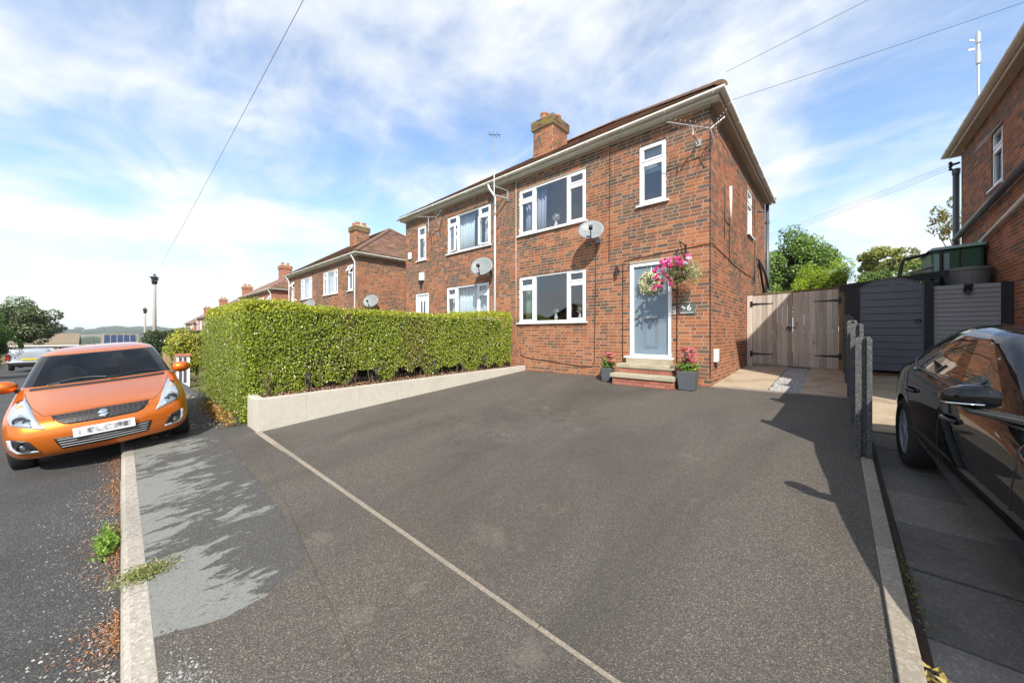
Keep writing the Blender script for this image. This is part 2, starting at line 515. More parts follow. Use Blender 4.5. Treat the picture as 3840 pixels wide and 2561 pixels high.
# ------------------------------------------------------------------ mesh helpers
class MB:
    def __init__(s):
        s.v = []; s.f = []; s.m = []; s.c = []
    def quad(s, a, b, c, d, mi=0):
        i = len(s.v); s.v += [tuple(a), tuple(b), tuple(c), tuple(d)]
        s.f.append((i, i + 1, i + 2, i + 3)); s.m.append(mi)
    def poly(s, pts, mi=0):
        i = len(s.v); s.v += [tuple(p) for p in pts]
        s.f.append(tuple(range(i, i + len(pts)))); s.m.append(mi)
    def box(s, x0, x1, y0, y1, z0, z1, mi=0):
        i = len(s.v)
        s.v += [(x0, y0, z0), (x1, y0, z0), (x1, y1, z0), (x0, y1, z0), (x0, y0, z1), (x1, y0, z1), (x1, y1, z1), (x0, y1, z1)]
        for f in ((0, 3, 2, 1), (4, 5, 6, 7), (0, 1, 5, 4), (1, 2, 6, 5), (2, 3, 7, 6), (3, 0, 4, 7)):
            s.f.append(tuple(i + k for k in f)); s.m.append(mi)
        return s
    def hexa(s, p, mi=0):      # 8 corners, bottom ring then top ring
        i = len(s.v); s.v += [tuple(q) for q in p]
        for f in ((0, 3, 2, 1), (4, 5, 6, 7), (0, 1, 5, 4), (1, 2, 6, 5), (2, 3, 7, 6), (3, 0, 4, 7)):
            s.f.append(tuple(i + k for k in f)); s.m.append(mi)
        return s
    def obox(s, c, ax, ay, az, mi=0):   # oriented box: centre and half-axis vectors
        c, ax, ay, az = Vector(c), Vector(ax), Vector(ay), Vector(az)
        return s.hexa([c - ax - ay - az, c + ax - ay - az, c + ax + ay - az, c - ax + ay - az,
                       c - ax - ay + az, c + ax - ay + az, c + ax + ay + az, c - ax + ay + az], mi)
    def bar(s, a, b, w, h=None, mi=0):
        a, b = Vector(a), Vector(b); d = (b - a)
        up = Vector((0, 0, 1)) if abs(d.normalized().z) < 0.9 else Vector((1, 0, 0))
        sx = d.cross(up).normalized(); sy = sx.cross(d).normalized()
        return s.obox((a + b) / 2, d / 2, sx * w / 2, sy * (h or w) / 2, mi)
    def tube(s, pts, r, n=8, mi=0, cap=True):
        pts = [Vector(p) for p in pts]
        rr = r if isinstance(r, (list, tuple)) else [r] * len(pts)
        rings = []
        prev = None
        for k, p in enumerate(pts):
            d = (pts[min(k + 1, len(pts) - 1)] - pts[max(k - 1, 0)]).normalized()
            if prev is None:
                up = Vector((0, 0, 1)) if abs(d.z) < 0.9 else Vector((1, 0, 0))
                sx = d.cross(up).normalized()
            else:
                sx = (prev - d * prev.dot(d)).normalized()
            prev = sx
            sy = d.cross(sx)
            i = len(s.v)
            s.v += [tuple(p + (sx * math.cos(a) + sy * math.sin(a)) * rr[k]) for a in [2 * math.pi * j / n for j in range(n)]]
            rings.append(i)
        for a, b in zip(rings, rings[1:]):
            for j in range(n):
                s.f.append((a + j, a + (j + 1) % n, b + (j + 1) % n, b + j)); s.m.append(mi)
        if cap:
            s.f.append(tuple(rings[0] + j for j in reversed(range(n)))); s.m.append(mi)
            s.f.append(tuple(rings[-1] + j for j in range(n))); s.m.append(mi)
        return s
    def lathe(s, c, prof, n=16, axis='z', mi=0, cap=True):
        c = Vector(c); rings = []
        for r, h in prof:
            i = len(s.v); rings.append(i)
            for j in range(n):
                a = 2 * math.pi * j / n
                u, w = r * math.cos(a), r * math.sin(a)
                q = {'z': (u, w, h), 'x': (h, u, w), 'y': (w, h, u)}[axis]
                s.v.append(tuple(c + Vector(q)))
        for a, b in zip(rings, rings[1:]):
            for j in range(n):
                s.f.append((a + j, a + (j + 1) % n, b + (j + 1) % n, b + j)); s.m.append(mi)
        if cap:
            s.f.append(tuple(rings[0] + j for j in reversed(range(n)))); s.m.append(mi)
            s.f.append(tuple(rings[-1] + j for j in range(n))); s.m.append(mi)
        return s
    def ball(s, c, rad, n=10, m=6, mi=0):
        c = Vector(c)
        rx, ry, rz = rad if isinstance(rad, (tuple, list)) else (rad,) * 3
        prof = []
        i0 = len(s.v)
        for k in range(m + 1):
            t = math.pi * k / m - math.pi / 2
            for j in range(n):
                a = 2 * math.pi * j / n
                s.v.append((c.x + rx * math.cos(t) * math.cos(a), c.y + ry * math.cos(t) * math.sin(a), c.z + rz * math.sin(t)))
        for k in range(m):
            for j in range(n):
                a = i0 + k * n; b = a + n
                s.f.append((a + j, a + (j + 1) % n, b + (j + 1) % n, b + j)); s.m.append(mi)
        return s
    def build(s, name, mats, parent=None, smooth=False, bevel=0.0, local=False):
        me = bpy.data.meshes.new(name)
        me.from_pydata(s.v, [], s.f)
        mats = mats if isinstance(mats, (list, tuple)) else [mats]
        for m in mats:
            me.materials.append(MATS[m] if isinstance(m, str) else m)
        if len(mats) > 1:
            me.polygons.foreach_set('material_index', s.m)
        if smooth:
            me.polygons.foreach_set('use_smooth', [True] * len(me.polygons))
        me.update()
        o = bpy.data.objects.new(name, me)
        col.objects.link(o)
        if bevel:
            b = o.modifiers.new('bevel', 'BEVEL'); b.width = bevel; b.segments = 2; b.limit_method = 'ANGLE'
        setparent(o, parent, local)
        return o
ORIGIN = {}
def setparent(o, parent, local=False):
    if parent is None:
        return
    o.parent = parent
    if not local:
        top = parent
        mt = ORIGIN.get(parent.name)
        if mt is not None:
            o.matrix_parent_inverse = mt.inverted()
        # a mesh parent sits at its own parent's frame: its world matrix is the identity
def empty(name, loc, mat=None):
    o = bpy.data.objects.new(name, None)
    col.objects.link(o)
    o.empty_display_size = 0.2
    m = mat if mat is not None else Matrix.Translation(Vector(loc))
    o.matrix_world = m
    o.matrix_basis = m
    ORIGIN[o.name] = m
    return o
def tag(o, label, cat, group=None):
    o['label'] = label; o['category'] = cat
    if group:
        o['group'] = group
    return o
def thing(name, loc, label, cat, group=None, mat=None):
    return tag(empty(name, loc, mat), label, cat, group)
def struct(o):
    o['kind'] = 'structure'
    return o
def stuff(o, label=None, cat=None):
    o['kind'] = 'stuff'
    if label:
        o['label'] = label; o['category'] = cat
    return o

def setcol(me, cols):
    a = me.color_attributes.new('Col', 'FLOAT_COLOR', 'POINT')
    a.data.foreach_set('color', np.ascontiguousarray(cols, dtype=np.float32).ravel())
def np_mesh(name, V, F, mat, parent=None, cols=None, smooth=False, local=False):
    """V (n,3), F (m,k) all faces of the same size"""
    V = np.ascontiguousarray(V, dtype=np.float32); F = np.ascontiguousarray(F, dtype=np.int32)
    me = bpy.data.meshes.new(name)
    k = F.shape[1]
    me.vertices.add(len(V)); me.loops.add(F.size); me.polygons.add(len(F))
    me.vertices.foreach_set('co', V.ravel())
    me.loops.foreach_set('vertex_index', F.ravel())
    me.polygons.foreach_set('loop_start', np.arange(0, F.size, k, dtype=np.int32))
    me.polygons.foreach_set('use_smooth', np.full(len(F), bool(smooth)))
    me.materials.append(MATS[mat])
    if cols is not None:
        c4 = np.ones((len(V), 4), dtype=np.float32); c4[:, :3] = cols
        setcol(me, c4)
    me.update(calc_edges=True)
    o = bpy.data.objects.new(name, me)
    col.objects.link(o)
    setparent(o, parent, local)
    return o

CUBE_V = np.array([(-.5, -.5, -.5), (.5, -.5, -.5), (.5, .5, -.5), (-.5, .5, -.5), (-.5, -.5, .5), (.5, -.5, .5), (.5, .5, .5), (-.5, .5, .5)])
CUBE_F = np.array([(0, 3, 2, 1), (4, 5, 6, 7), (0, 1, 5, 4), (1, 2, 6, 5), (2, 3, 7, 6), (3, 0, 4, 7)])
_unit = {}
def unit_cube(kind, c, mat):
    key = (kind, tuple(round(x, 4) for x in c))
    if key not in _unit:
        me = bpy.data.meshes.new(kind)
        me.from_pydata([tuple(v) for v in CUBE_V], [], [tuple(f) for f in CUBE_F])
        me.materials.append(MATS[mat])
        setcol(me, np.tile(np.array([c[0], c[1], c[2], 1.0]), (8, 1)))
        _unit[key] = me
    return _unit[key]
FW = Vector((-math.sin(R(42.2)), math.cos(R(42.2)), 0)); RT = Vector((math.cos(R(42.2)), math.sin(R(42.2)), 0))
def in_frame(p):
    d = p - CAM; z = d.dot(FW)
    if z < 0.1:
        return False
    return abs(d.dot(RT) / z) < 1.46 and -0.99 < d.z / z < 0.945
def pieces(parent, name, many, items, mat, keep=300, shows=None):
    """items: (centre, U, V, N, colour): full-size edge vectors of a box.  The largest in view become parts, the rest one joined part."""
    sc = []
    for i, (c, U, V, N, k) in enumerate(items):
        c = Vector(c); d = c - CAM
        ok = in_frame(c) and d.dot(N) < 0 and (shows is None or shows(c))
        sc.append((-(U.length * V.length * abs(d.normalized().dot(N.normalized())) / d.length_squared) if ok else 0.0, i))
    sc.sort()
    top = set(i for s_, i in sc[:keep] if s_ < 0)
    par_inv = ORIGIN.get(parent.name, Matrix.Identity(4)).inverted()
    for i in sorted(top):
        c, U, V, N, k = items[i]
        o = bpy.data.objects.new(name, unit_cube(name, k, mat))
        m = Matrix.Identity(4)
        for r in range(3):
            m[r][0], m[r][1], m[r][2], m[r][3] = U[r], V[r], N[r], c[r]
        o.parent = parent
        o.matrix_parent_inverse = par_inv
        o.matrix_basis = m
        col.objects.link(o)
    rest = [it for i, it in enumerate(items) if i not in top]
    if rest:
        A = np.array([[it[1][:], it[2][:], it[3][:]] for it in rest])       # n,3,3
        C = np.array([it[0][:] for it in rest])
        V = np.einsum('vk,nkx->nvx', CUBE_V, A) + C[:, None, :]
        F = CUBE_F[None] + (np.arange(len(rest)) * 8)[:, None, None]
        cc = np.repeat(np.array([it[4] for it in rest]), 8, axis=0)
        o = np_mesh(many, V.reshape(-1, 3), F.reshape(-1, 4), mat, parent, cc)
        o['kind'] = 'stuff'

def leaves(name, P, N, S, C, mat, parent=None, ar=0.6, fold=0.18):
    n = len(P)
    N = N / np.maximum(np.linalg.norm(N, axis=1, keepdims=True), 1e-6)
    t = rs.normal(size=(n, 3)); t -= N * (t * N).sum(1, keepdims=True)
    t /= np.maximum(np.linalg.norm(t, axis=1, keepdims=True), 1e-6)
    b = np.cross(N, t)
    S = S[:, None]
    V = np.stack([P - t * S * .5, P + b * S * ar * .5 + N * S * fold - t * S * .05, P + t * S * .5, P - b * S * ar * .5 + N * S * fold - t * S * .05], 1)
    F = np.arange(n * 4).reshape(n, 4)
    # two triangles folded along the midrib
    T = np.concatenate([F[:, [0, 1, 2]], F[:, [0, 2, 3]]], 0)
    o = np_mesh(name, V.reshape(-1, 3), T, mat, parent, np.repeat(C, 4, axis=0))
    return o
def jitter(base, n, amt=0.25):
    base = np.array(base)
    k = 1 + rs.normal(scale=amt, size=(n, 1))
    return np.clip(base[None, :] * np.clip(k, 0.35, 1.9) * (1 + rs.normal(scale=0.08, size=(n, 3))), 0.003, 0.95)
def mixcol(cols, wts, n, amt=0.2):
    idx = rs.choice(len(cols), size=n, p=np.array(wts) / sum(wts))
    return np.clip(np.array(cols)[idx] * np.clip(1 + rs.normal(scale=amt, size=(n, 1)), 0.4, 1.8), 0.003, 0.95)

# ------------------------------------------------------------------ lie of the land
def hx(x):
    return float(np.interp(-x, [-60, 0, 11, 17.4, 33, 60, 90, 150, 300, 700, 1400, 2600, 4200], [1.2, 0, 0, -.2, -.45, -1.3, -2.5, -4.7, -14, -34, -30, 6, 34]))
def gy(y):
    if y < 0:
        return -0.10
    return 0.072 * y if y < 7.83 else 0.564 + 0.04 * (y - 7.83)
def gz(x, y):
    return hx(x) + gy(y)
def sheet(name, xs, ys, dz, mat, parent=None, zf=gz):
    V = []; F = []
    for x in xs:
        for y in ys:
            V.append((x, y, zf(x, y) + dz))
    m = len(ys)
    for i in range(len(xs) - 1):
        for j in range(m - 1):
            a = i * m + j
            F.append((a, a + m, a + m + 1, a + 1))
    return np_mesh(name, np.array(V), np.array(F), mat, parent, smooth=True)

# the one ground sheet, out to the far hills
def far_z(x, y):
    r = math.hypot(x, y)
    z = hx(x)
    if x > 0:
        z = 0.02 * min(x, 60)
    z += 0.072 * min(max(y, 0), 7.83) + 0.04 * min(max(y - 7.83, 0), 25)
    if r > 250:
        k = min(1, (r - 250) / 900)
        z += k * 16 * mnoise.noise(Vector((x * 0.0011, y * 0.0011, 0.3)))
        z += k * 7 * mnoise.noise(Vector((x * 0.004, y * 0.004, 1.3)))
    return z - 0.30
rad = [0.6, 1.5, 3, 5, 8, 12, 17, 23, 30, 40, 52, 66, 82, 100, 125, 150, 190, 240, 300, 380, 470, 580, 700, 850, 1020, 1220, 1450, 1700, 2000, 2300, 2650, 3050, 3500, 4000, 4500, 5200]
nang = 144
V = [(0, 0, far_z(0, 0))]; F = []
for r in rad:
    for k in range(nang):
        a = 2 * math.pi * k / nang
        V.append((r * math.cos(a), r * math.sin(a), far_z(r * math.cos(a), r * math.sin(a))))
me = bpy.data.meshes.new('ground')
F = [(0, 1 + k, 1 + (k + 1) % nang) for k in range(nang)]
for i in range(len(rad) - 1):
    a = 1 + i * nang; b = a + nang
    for k in range(nang):
        F.append((a + k, b + k, b + (k + 1) % nang, a + (k + 1) % nang))
me.from_pydata(V, [], F)
me.materials.append(MATS['field_ground'])
me.polygons.foreach_set('use_smooth', [True] * len(me.polygons))
ground = bpy.data.objects.new('ground', me); col.objects.link(ground); struct(ground)

# ------------------------------------------------------------------ road, pavement, drive
road = struct(sheet('road', list(np.arange(-110, 31, 1.5)), [-7.5, -5, -2.5, -1, 0.02], 0, 'asphalt_road', zf=lambda x, y: hx(x) - 0.105 + 0.012 * min(-y, 4) * (1 if y < 0 else 0)))
pavement = struct(sheet('pavement', list(np.arange(-60, -1.9, 0.6)) + [0, 3, 8, 20], [0.108, 0.5, 1.0, 1.42], 0, 'pavement_worn'))
# new asphalt of the crossing laid against the worn pavement
cross_pts = [(-6.62, 1.40), (-6.50, 1.02), (-5.4, 0.985), (-4.2, 0.96), (-2.97, 0.91), (-2.70, 0.86), (-2.60, 0.72), (-2.52, 0.58), (-2.50, 0.44), (-2.57, 0.28), (-2.66, 0.118), (3.0, 0.118), (3.0, 1.40)]
from mathutils.geometry import tessellate_polygon
cp2 = []
for (p, q) in zip(cross_pts, cross_pts[1:]):
    ragged = q[0] <= -2.4 and not (q[0] == -2.66 and p[0] == q[0])
    m_ = max(1, int(math.hypot(q[0] - p[0], q[1] - p[1]) / 0.07)) if ragged else 1
    for k_ in range(m_):
        u_ = k_ / m_
        xx_, yy_ = p[0] + (q[0] - p[0]) * u_, p[1] + (q[1] - p[1]) * u_
        jj = 0.016 if (ragged and k_) else 0
        cp2.append((xx_ + random.uniform(-jj, jj), min(1.40, yy_ + random.uniform(-jj, jj))))
cp2.append(cross_pts[-1])
cv = [Vector((x, y, gz(x, y) + 0.006)) for x, y in cp2]
me = bpy.data.meshes.new('crossing')
me.from_pydata([tuple(v) for v in cv], [], [tuple(f) for f in tessellate_polygon([[Vector((v.x, v.y, 0)) for v in cv]])])
bm = bmesh.new(); bm.from_mesh(me); bmesh.ops.recalc_face_normals(bm, faces=bm.faces)
for f in bm.faces:
    if f.normal.z < 0: f.normal_flip()
bm.to_mesh(me); bm.free()
me.materials.append(MATS['asphalt_new'])
crossing = bpy.data.objects.new('pavement_crossing', me); col.objects.link(crossing); struct(crossing)
drive = struct(sheet('driveway', list(np.linspace(-6.54, 0.2, 20)), list(np.linspace(1.455, 7.86, 24)), 0.004, 'asphalt_new',
                     zf=lambda x, y: gz(x, y) + 0.006 * mnoise.noise(Vector((x * 0.9, y * 0.9, 4)))))

kerb = struct(empty('kerb', (-20, 0.06, 0)))
x = -2.30
k = 0
while x > -36:
    L = 0.915
    j = random.uniform(-0.003, 0.003)
    x1, x0 = x, x - L + 0.012
    mb = MB()
    n = 5
    prof = [(0.0, -0.16), (0.002, -0.045), (0.012, -0.014), (0.035, 0.004), (0.118, 0.006), (0.118, -0.16)]
    rng = []
    for xx in (x0, x1):
        rng.append([(xx, 0.0 + p[0] + j, hx(xx) + 0.004 + p[1] + j * .5) for p in prof])
    m_ = len(prof)
    mb.v = rng[0] + rng[1]
    for i in range(m_):
        mb.f.append((i, (i + 1) % m_, m_ + (i + 1) % m_, m_ + i)); mb.m.append(0)
    mb.f.append(tuple(reversed(range(m_)))); mb.f.append(tuple(range(m_, 2 * m_))); mb.m += [0, 0]
    mb.build('kerb_stone', 'kerb_concrete', kerb)
    x -= L
# a dropped run of kerb in front of the drive
mb = MB()
for i in range(5):
    mb.box(-2.28 + i * 0.915, -2.28 + i * 0.915 + 0.90, 0.0, 0.118, -0.2, -0.03 if i else 0.0)
mb.build('dropped_kerb', 'kerb_concrete', kerb)

edging = struct(empty('driveway_edging', (-3, 1.41, 0.1)))
x = -6.55
while x < 0.25:
    x1 = min(x + 0.905, 0.28)
    MB().hexa([(x, 1.38, -0.1), (x1 - .006, 1.38, -0.1), (x1 - .006, 1.452, -0.1), (x, 1.452, -0.1),
               (x, 1.38, gy(1.36) + .016), (x1 - .006, 1.38, gy(1.36) + .016), (x1 - .006, 1.452, gy(1.45) + .016), (x, 1.452, gy(1.45) + .016)]).build('edging_stone', 'edging_concrete', edging, bevel=0.006)
    x = x1
y = 1.46
while y < 11.2:
    y1 = y + 0.905
    MB().hexa([(0.20, y, -0.1), (0.285, y, -0.1), (0.285, y1 - .006, -0.1), (0.20, y1 - .006, -0.1),
               (0.20, y, gy(y) + .03), (0.285, y, gy(y) + .03), (0.285, y1 - .006, gy(y1) + .03), (0.20, y1 - .006, gy(y1) + .03)]).build('edging_stone', 'edging_concrete', edging, bevel=0.006)
    y = y1
# strip of concrete edging between drive and apron
MB().hexa([(-1.79, 7.78, 0.3), (0.19, 7.86, 0.3), (0.19, 7.95, 0.3), (-1.79, 7.87, 0.3), (-1.79, 7.78, gy(7.8) + .02), (0.19, 7.86, gy(7.9) + .02), (0.19, 7.95, gy(7.95) + .02), (-1.79, 7.87, gy(7.9) + .02)]).build('edging_stone', 'edging_concrete', edging)

# concrete tracks in front of the gate with a gravel strip between
apron = struct(empty('side_apron', (-0.8, 9.8, 0.6)))
for (a, b) in ((-1.82, -0.90), (-0.43, 0.2)):
    s_ = sheet('concrete_track', list(np.linspace(a, b, 5)), list(np.linspace(7.86, 13.5, 10)), 0.010, 'apron_concrete', apron)
s_ = sheet('gravel_bed', [-0.9, -0.66, -0.43], list(np.linspace(7.9, 13.5, 8)), -0.02, 'slab_concrete', apron)

# neighbour's slabs, in the shade of the black car
nd = struct(empty('neighbour_driveway', (1.4, 4, 0.2)))
s_ = sheet('soil_strip', [0.283, 0.40], list(np.linspace(1.40, 11.0, 12)), -0.07, 'soil', nd)
s_ = sheet('slab_bedding', [0.40, 2.5], list(np.linspace(1.40, 11.0, 12)), -0.075, 'soil', nd)
y = 1.46
row = 0
while y < 5.9:
    y1 = y + 0.60
    xs = [0.335, 1.08, 1.78, 2.47]
    for a, b in zip(xs, xs[1:]):
        dz = random.uniform(-0.006, 0.008)
        MB().hexa([(a, y, -0.1), (b - .012, y, -0.1), (b - .012, y1 - .012, -0.1), (a, y1 - .012, -0.1)] +
                  [(q[0], q[1], gy(q[1]) - 0.052 + dz) for q in ((a, y), (b - .012, y), (b - .012, y1 - .012), (a, y1 - .012))]).build('paving_slab', 'slab_concrete', nd, bevel=0.006)
    y = y1
    row += 1
s_ = sheet('concrete_pad', [0.36, 1.4, 2.5], list(np.linspace(y, 13.0, 10)), -0.046, 'apron_concrete', nd)

# ------------------------------------------------------------------ houses
BR = [(0.40, 0.148, 0.066), (0.33, 0.118, 0.056), (0.42, 0.178, 0.088), (0.275, 0.116, 0.066), (0.20, 0.108, 0.063),
      (0.178, 0.099, 0.067), (0.122, 0.081, 0.061), (0.145, 0.104, 0.08), (0.37, 0.158, 0.082), (0.25, 0.104, 0.060)]
WZ = {'red': [5, 4, 3, 3, 1.2, .6, .3, .5, 4, 3], 'mix': [3, 2.6, 1.8, 3, 2.6, 3.0, 2.2, 2.2, 2, 2.4], 'dark': [.7, 1, .3, 1.6, 3, 4, 3, 2, .4, 2]}
for k in WZ:
    WZ[k] = np.array(WZ[k]) / sum(WZ[k])
def brick_tone(u, z, ztop, zone):
    n = mnoise.noise(Vector((u * 0.7, z * 0.9, 3.3 if zone == 'front' else 9.1)))
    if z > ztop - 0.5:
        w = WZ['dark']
    elif z < 2.0:
        w = WZ['red']
    elif n > 0.12:
        w = WZ['red']
    elif n < -0.28:
        w = WZ['dark']
    else:
        w = WZ['mix']
    return BR[rs.choice(len(BR), p=w)]
def brick_run(L, z0, z1, openings):
    """(u0,u1,z) of bricks over a wall of length L, garden-wall bond"""
    out = []
    i = 0
    z = z0
    while z + 0.05 < z1:
        zt = min(z + 0.063, z1)
        free = [(0.0, L)]
        for (a, b, c, d) in openings:
            if c < zt - 0.02 and d > z + 0.02:
                nf = []
                for (p, q) in free:
                    if b <= p or a >= q:
                        nf.append((p, q))
                    else:
                        if a > p: nf.append((p, a))
                        if b < q: nf.append((b, q))
                free = nf
        u = -[0.0, 0.34, 0.115, 0.45, 0.23, 0.57][i % 6] - 0.2 * (i % 2)
        kk = i
        seq = []
        while u < L:
            w = 0.1025 if kk % 4 == 3 else 0.215
            seq.append((u, u + w)); u += w + 0.0115; kk += 1
        for a, b in seq:
            for p, q in free:
                aa, bb = max(a, p), min(b, q)
                if bb - aa > 0.012:
                    out.append((aa, bb, (z + zt) / 2, zt - z))
        z += 0.075
        i += 1
    return out

def wall_sheet(mb, P, openings, L, z0, z1, inward, depth=0.10, mi=0):
    """P(u,z,d)->point; grid of quads leaving out the openings, with reveals"""
    us = sorted(set([0, L] + [o[0] for o in openings] + [o[1] for o in openings]))
    zs = sorted(set([z0, z1] + [o[2] for o in openings] + [o[3] for o in openings]))
    for a, b in zip(us, us[1:]):
        for c, d in zip(zs, zs[1:]):
            um, zm = (a + b) / 2, (c + d) / 2
            if any(o[0] < um < o[1] and o[2] < zm < o[3] for o in openings):
                continue
            mb.quad(P(a, c, 0), P(b, c, 0), P(b, d, 0), P(a, d, 0), mi)
    for a, b, c, d in openings:
        for (p, q) in (((a, c), (b, c)), ((b, c), (b, d)), ((b, d), (a, d)), ((a, d), (a, c))):
            mb.quad(P(*p, 0), P(*q, 0), P(*q, depth), P(*p, depth), mi)

def window(parent, x0, x1, z0, z1, y, kind, P=None, curtain=None, open_top=None, simple=False, open_side=False):
    """P maps (u, depth, z) to the world for walls that do not face the street"""
    Q = P or (lambda u, d, z: (u, y + d, z))
    def bx(mb, a, b, d0, d1, c, e):
        p = [Q(a, d0, c), Q(b, d0, c), Q(b, d1, c), Q(a, d1, c), Q(a, d0, e), Q(b, d0, e), Q(b, d1, e), Q(a, d1, e)]
        mb.hexa(p)
    f = MB()
    t = 0.055
    D0, D1 = 0.022, 0.085
    bx(f, x0, x1, D0, D1, z0, z0 + t); bx(f, x0, x1, D0, D1, z1 - t, z1)
    bx(f, x0, x0 + t, D0, D1, z0 + t, z1 - t); bx(f, x1 - t, x1, D0, D1, z0 + t, z1 - t)
    cells = []
    if kind == 'three':
        a, b = x0 + (x1 - x0) * .256, x1 - (x1 - x0) * .245
        zt = z1 - 0.335
        for m in (a, b):
            bx(f, m - .033, m + .033, D0 - .004, D1, z0 + t, z1 - t)
        for (p, q) in ((x0 + t, a - .033), (b + .033, x1 - t)):
            bx(f, p, q, D0 - .002, D1, zt - .033, zt + .033)
            cells += [(p, q, zt + .033, z1 - t, 1), (p, q, z0 + t, zt - .033, 1)]
        cells.append((a + .033, b - .033, z0 + t, z1 - t, 0))
    else:
        zt = z1 - 0.40
        bx(f, x0 + t, x1 - t, D0 - .002, D1, zt - .033, zt + .033)
        cells += [(x0 + t, x1 - t, zt + .033, z1 - t, 1), (x0 + t, x1 - t, z0 + t, zt - .033, 1)]
    fr = f.build('window', 'upvc', parent)
    for i, (p, q, c, e, cas) in enumerate(cells):
        s = 0.042 if cas else 0.012
        tilted = open_top == i
        swing = open_side and cas and e - c > 0.5
        if cas:
            g = MB()
            d0, d1 = D0 - .014, D0 + .03
            bx(g, p + .002, q - .002, d0, d1, c + .002, c + s); bx(g, p + .002, q - .002, d0, d1, e - s, e - .002)
            bx(g, p + .002, p + s, d0, d1, c + s, e - s); bx(g, q - s, q - .002, d0, d1, c + s, e - s)
            if tilted or swing:
                for n_, vv in enumerate(g.v):
                    pass
            go = g.build('casement', 'upvc', fr)
        pm = MB()
        bx(pm, p + s, q - s, D0 + .022, D0 + .028, c + s, e - s)
        po = pm.build('pane', 'window_glass', fr)
        if tilted:
            ax = Vector(Q(p, 0, e)); bxv = Vector(Q(q, 0, e))
            rot = Matrix.Translation(ax) @ Matrix.Rotation(R(-32), 4, (bxv - ax).normalized()) @ Matrix.Translation(-ax)
            go.data.transform(rot); po.data.transform(rot)
        if swing:
            side = p if i in (1,) else p
            ax = Vector(Q(p if p < (x0 + x1) / 2 else q, 0, c))
            ang = -14 if p < (x0 + x1) / 2 else 12
            rot = Matrix.Translation(ax) @ Matrix.Rotation(R(ang), 4, 'Z') @ Matrix.Translation(-ax)
            go.data.transform(rot); po.data.transform(rot)
    if not simple:
        sl = MB()
        bx(sl, x0 - .06, x1 + .06, -0.06, 0.03, z0 - .035, z0 - .002)
        sl.build('sill', 'upvc', fr)
    if kind == 'three' and not simple:
        h = MB()
        b = x1 - (x1 - x0) * .245
        h.tube([Q(b + .05, -.0, z0 + .42), Q(b + .05, -.035, z0 + .42), Q(b + .062, -.04, z0 + .30)], 0.009, 6)
        h.build('handle', 'upvc', fr)
    return fr

def curtain(x0, x1, z0, z1, y, mat, label, folds=7, group=None):
    n = folds * 8
    V = []; F = []
    for i in range(n + 1):
        u = i / n
        yy = y + 0.03 * math.sin(u * folds * 2 * math.pi) + 0.01 * math.sin(u * 17)
        for j, z in enumerate((z0, (z0 + z1) / 2, z1)):
            V.append((x0 + (x1 - x0) * u, yy + 0.01 * j, z))
    for i in range(n):
        for j in range(2):
            a = i * 3 + j
            F.append((a, a + 3, a + 4, a + 1))
    o = np_mesh('curtain', np.array(V), np.array(F), mat, smooth=True)
    sm = o.modifiers.new('thick', 'SOLIDIFY'); sm.thickness = 0.004
    return tag(o, label, 'curtain', group)

def roof_tiles(h, xl, xr, ye, yb, ze, slope, sides, keep, moss=0.25, shows=None):
    """sides: list of 'front','right'; eave rectangle xl..xr, ye..yb"""
    ca = 1 / math.sqrt(1 + slope * slope); sa = slope * ca
    half = (yb - ye) / 2
    T = [(0.22, 0.112, 0.078), (0.26, 0.135, 0.092), (0.18, 0.094, 0.068), (0.30, 0.168, 0.118), (0.145, 0.088, 0.066), (0.24, 0.142, 0.10)]
    MO = [(0.13, 0.11, 0.04), (0.17, 0.14, 0.06)]
    items = []
    for sd in sides:
        if sd == 'front':
            O = Vector((xl, ye, ze)); U = Vector((1, 0, 0)); UP = Vector((0, ca, sa)); N = Vector((0, -sa, ca)); L = xr - xl
        else:
            O = Vector((xr, ye, ze)); U = Vector((0, 1, 0)); UP = Vector((-ca, 0, sa)); N = Vector((sa, 0, ca)); L = yb - ye
        rows = int(half / ca / 0.1)
        for r in range(rows):
            d = r * 0.1
            ins = (d + 0.05) * ca
            u = ins + (0.13 if r % 2 else 0.0) - 0.1
            while u < L - ins:
                a, b = max(u, ins), min(u + 0.262, L - ins)
                if b - a > 0.05:
                    c = O + U * (a + b) / 2 + UP * (d + 0.06) + N * (0.022 + random.uniform(-.003, .004))
                    mossy = random.random() < moss * max(0.1, 1 - d / 2.2)
                    colr = random.choice(MO) if mossy else random.choice(T)
                    items.append((c, U * (b - a), UP * 0.135 - N * 0.014, N * 0.014, colr))
                u += 0.266
    pieces(h, 'roof_tile', 'roof_tiles', items, 'tile', keep, shows)

def hip_run(h, a, b, n):
    a, b = Vector(a), Vector(b)
    d = (b - a).normalized()
    sx = d.cross(Vector((0, 0, 1))).normalized(); up = sx.cross(d)
    L = (b - a).length / n
    mb = MB()
    for k, (t0, r0) in enumerate(((0, 1.06), (1, 1.0))):
        for j in range(7):
            an = math.pi * j / 6
            p = d * (L * t0 * 1.04) + sx * math.cos(an) * 0.125 * r0 + up * (math.sin(an) * 0.085 * r0 - 0.01)
            mb.v.append(tuple(p))
    for j in range(6):
        mb.f.append((j, j + 1, 8 + j, 7 + j)); mb.m.append(0)
    mb.f.append(tuple(range(7))); mb.m.append(0)
    me = None
    inv = ORIGIN[h.name].inverted()
    for i in range(n):
        if me is None:
            o = mb.build('hip_tile', 'tile_far', None); me = o.data
            me.polygons.foreach_set('use_smooth', [True] * 6 + [False])
        else:
            o = bpy.data.objects.new('hip_tile', me); col.objects.link(o)
        o.parent = h; o.matrix_parent_inverse = inv
        o.matrix_basis = Matrix.Translation(a + d * L * i)

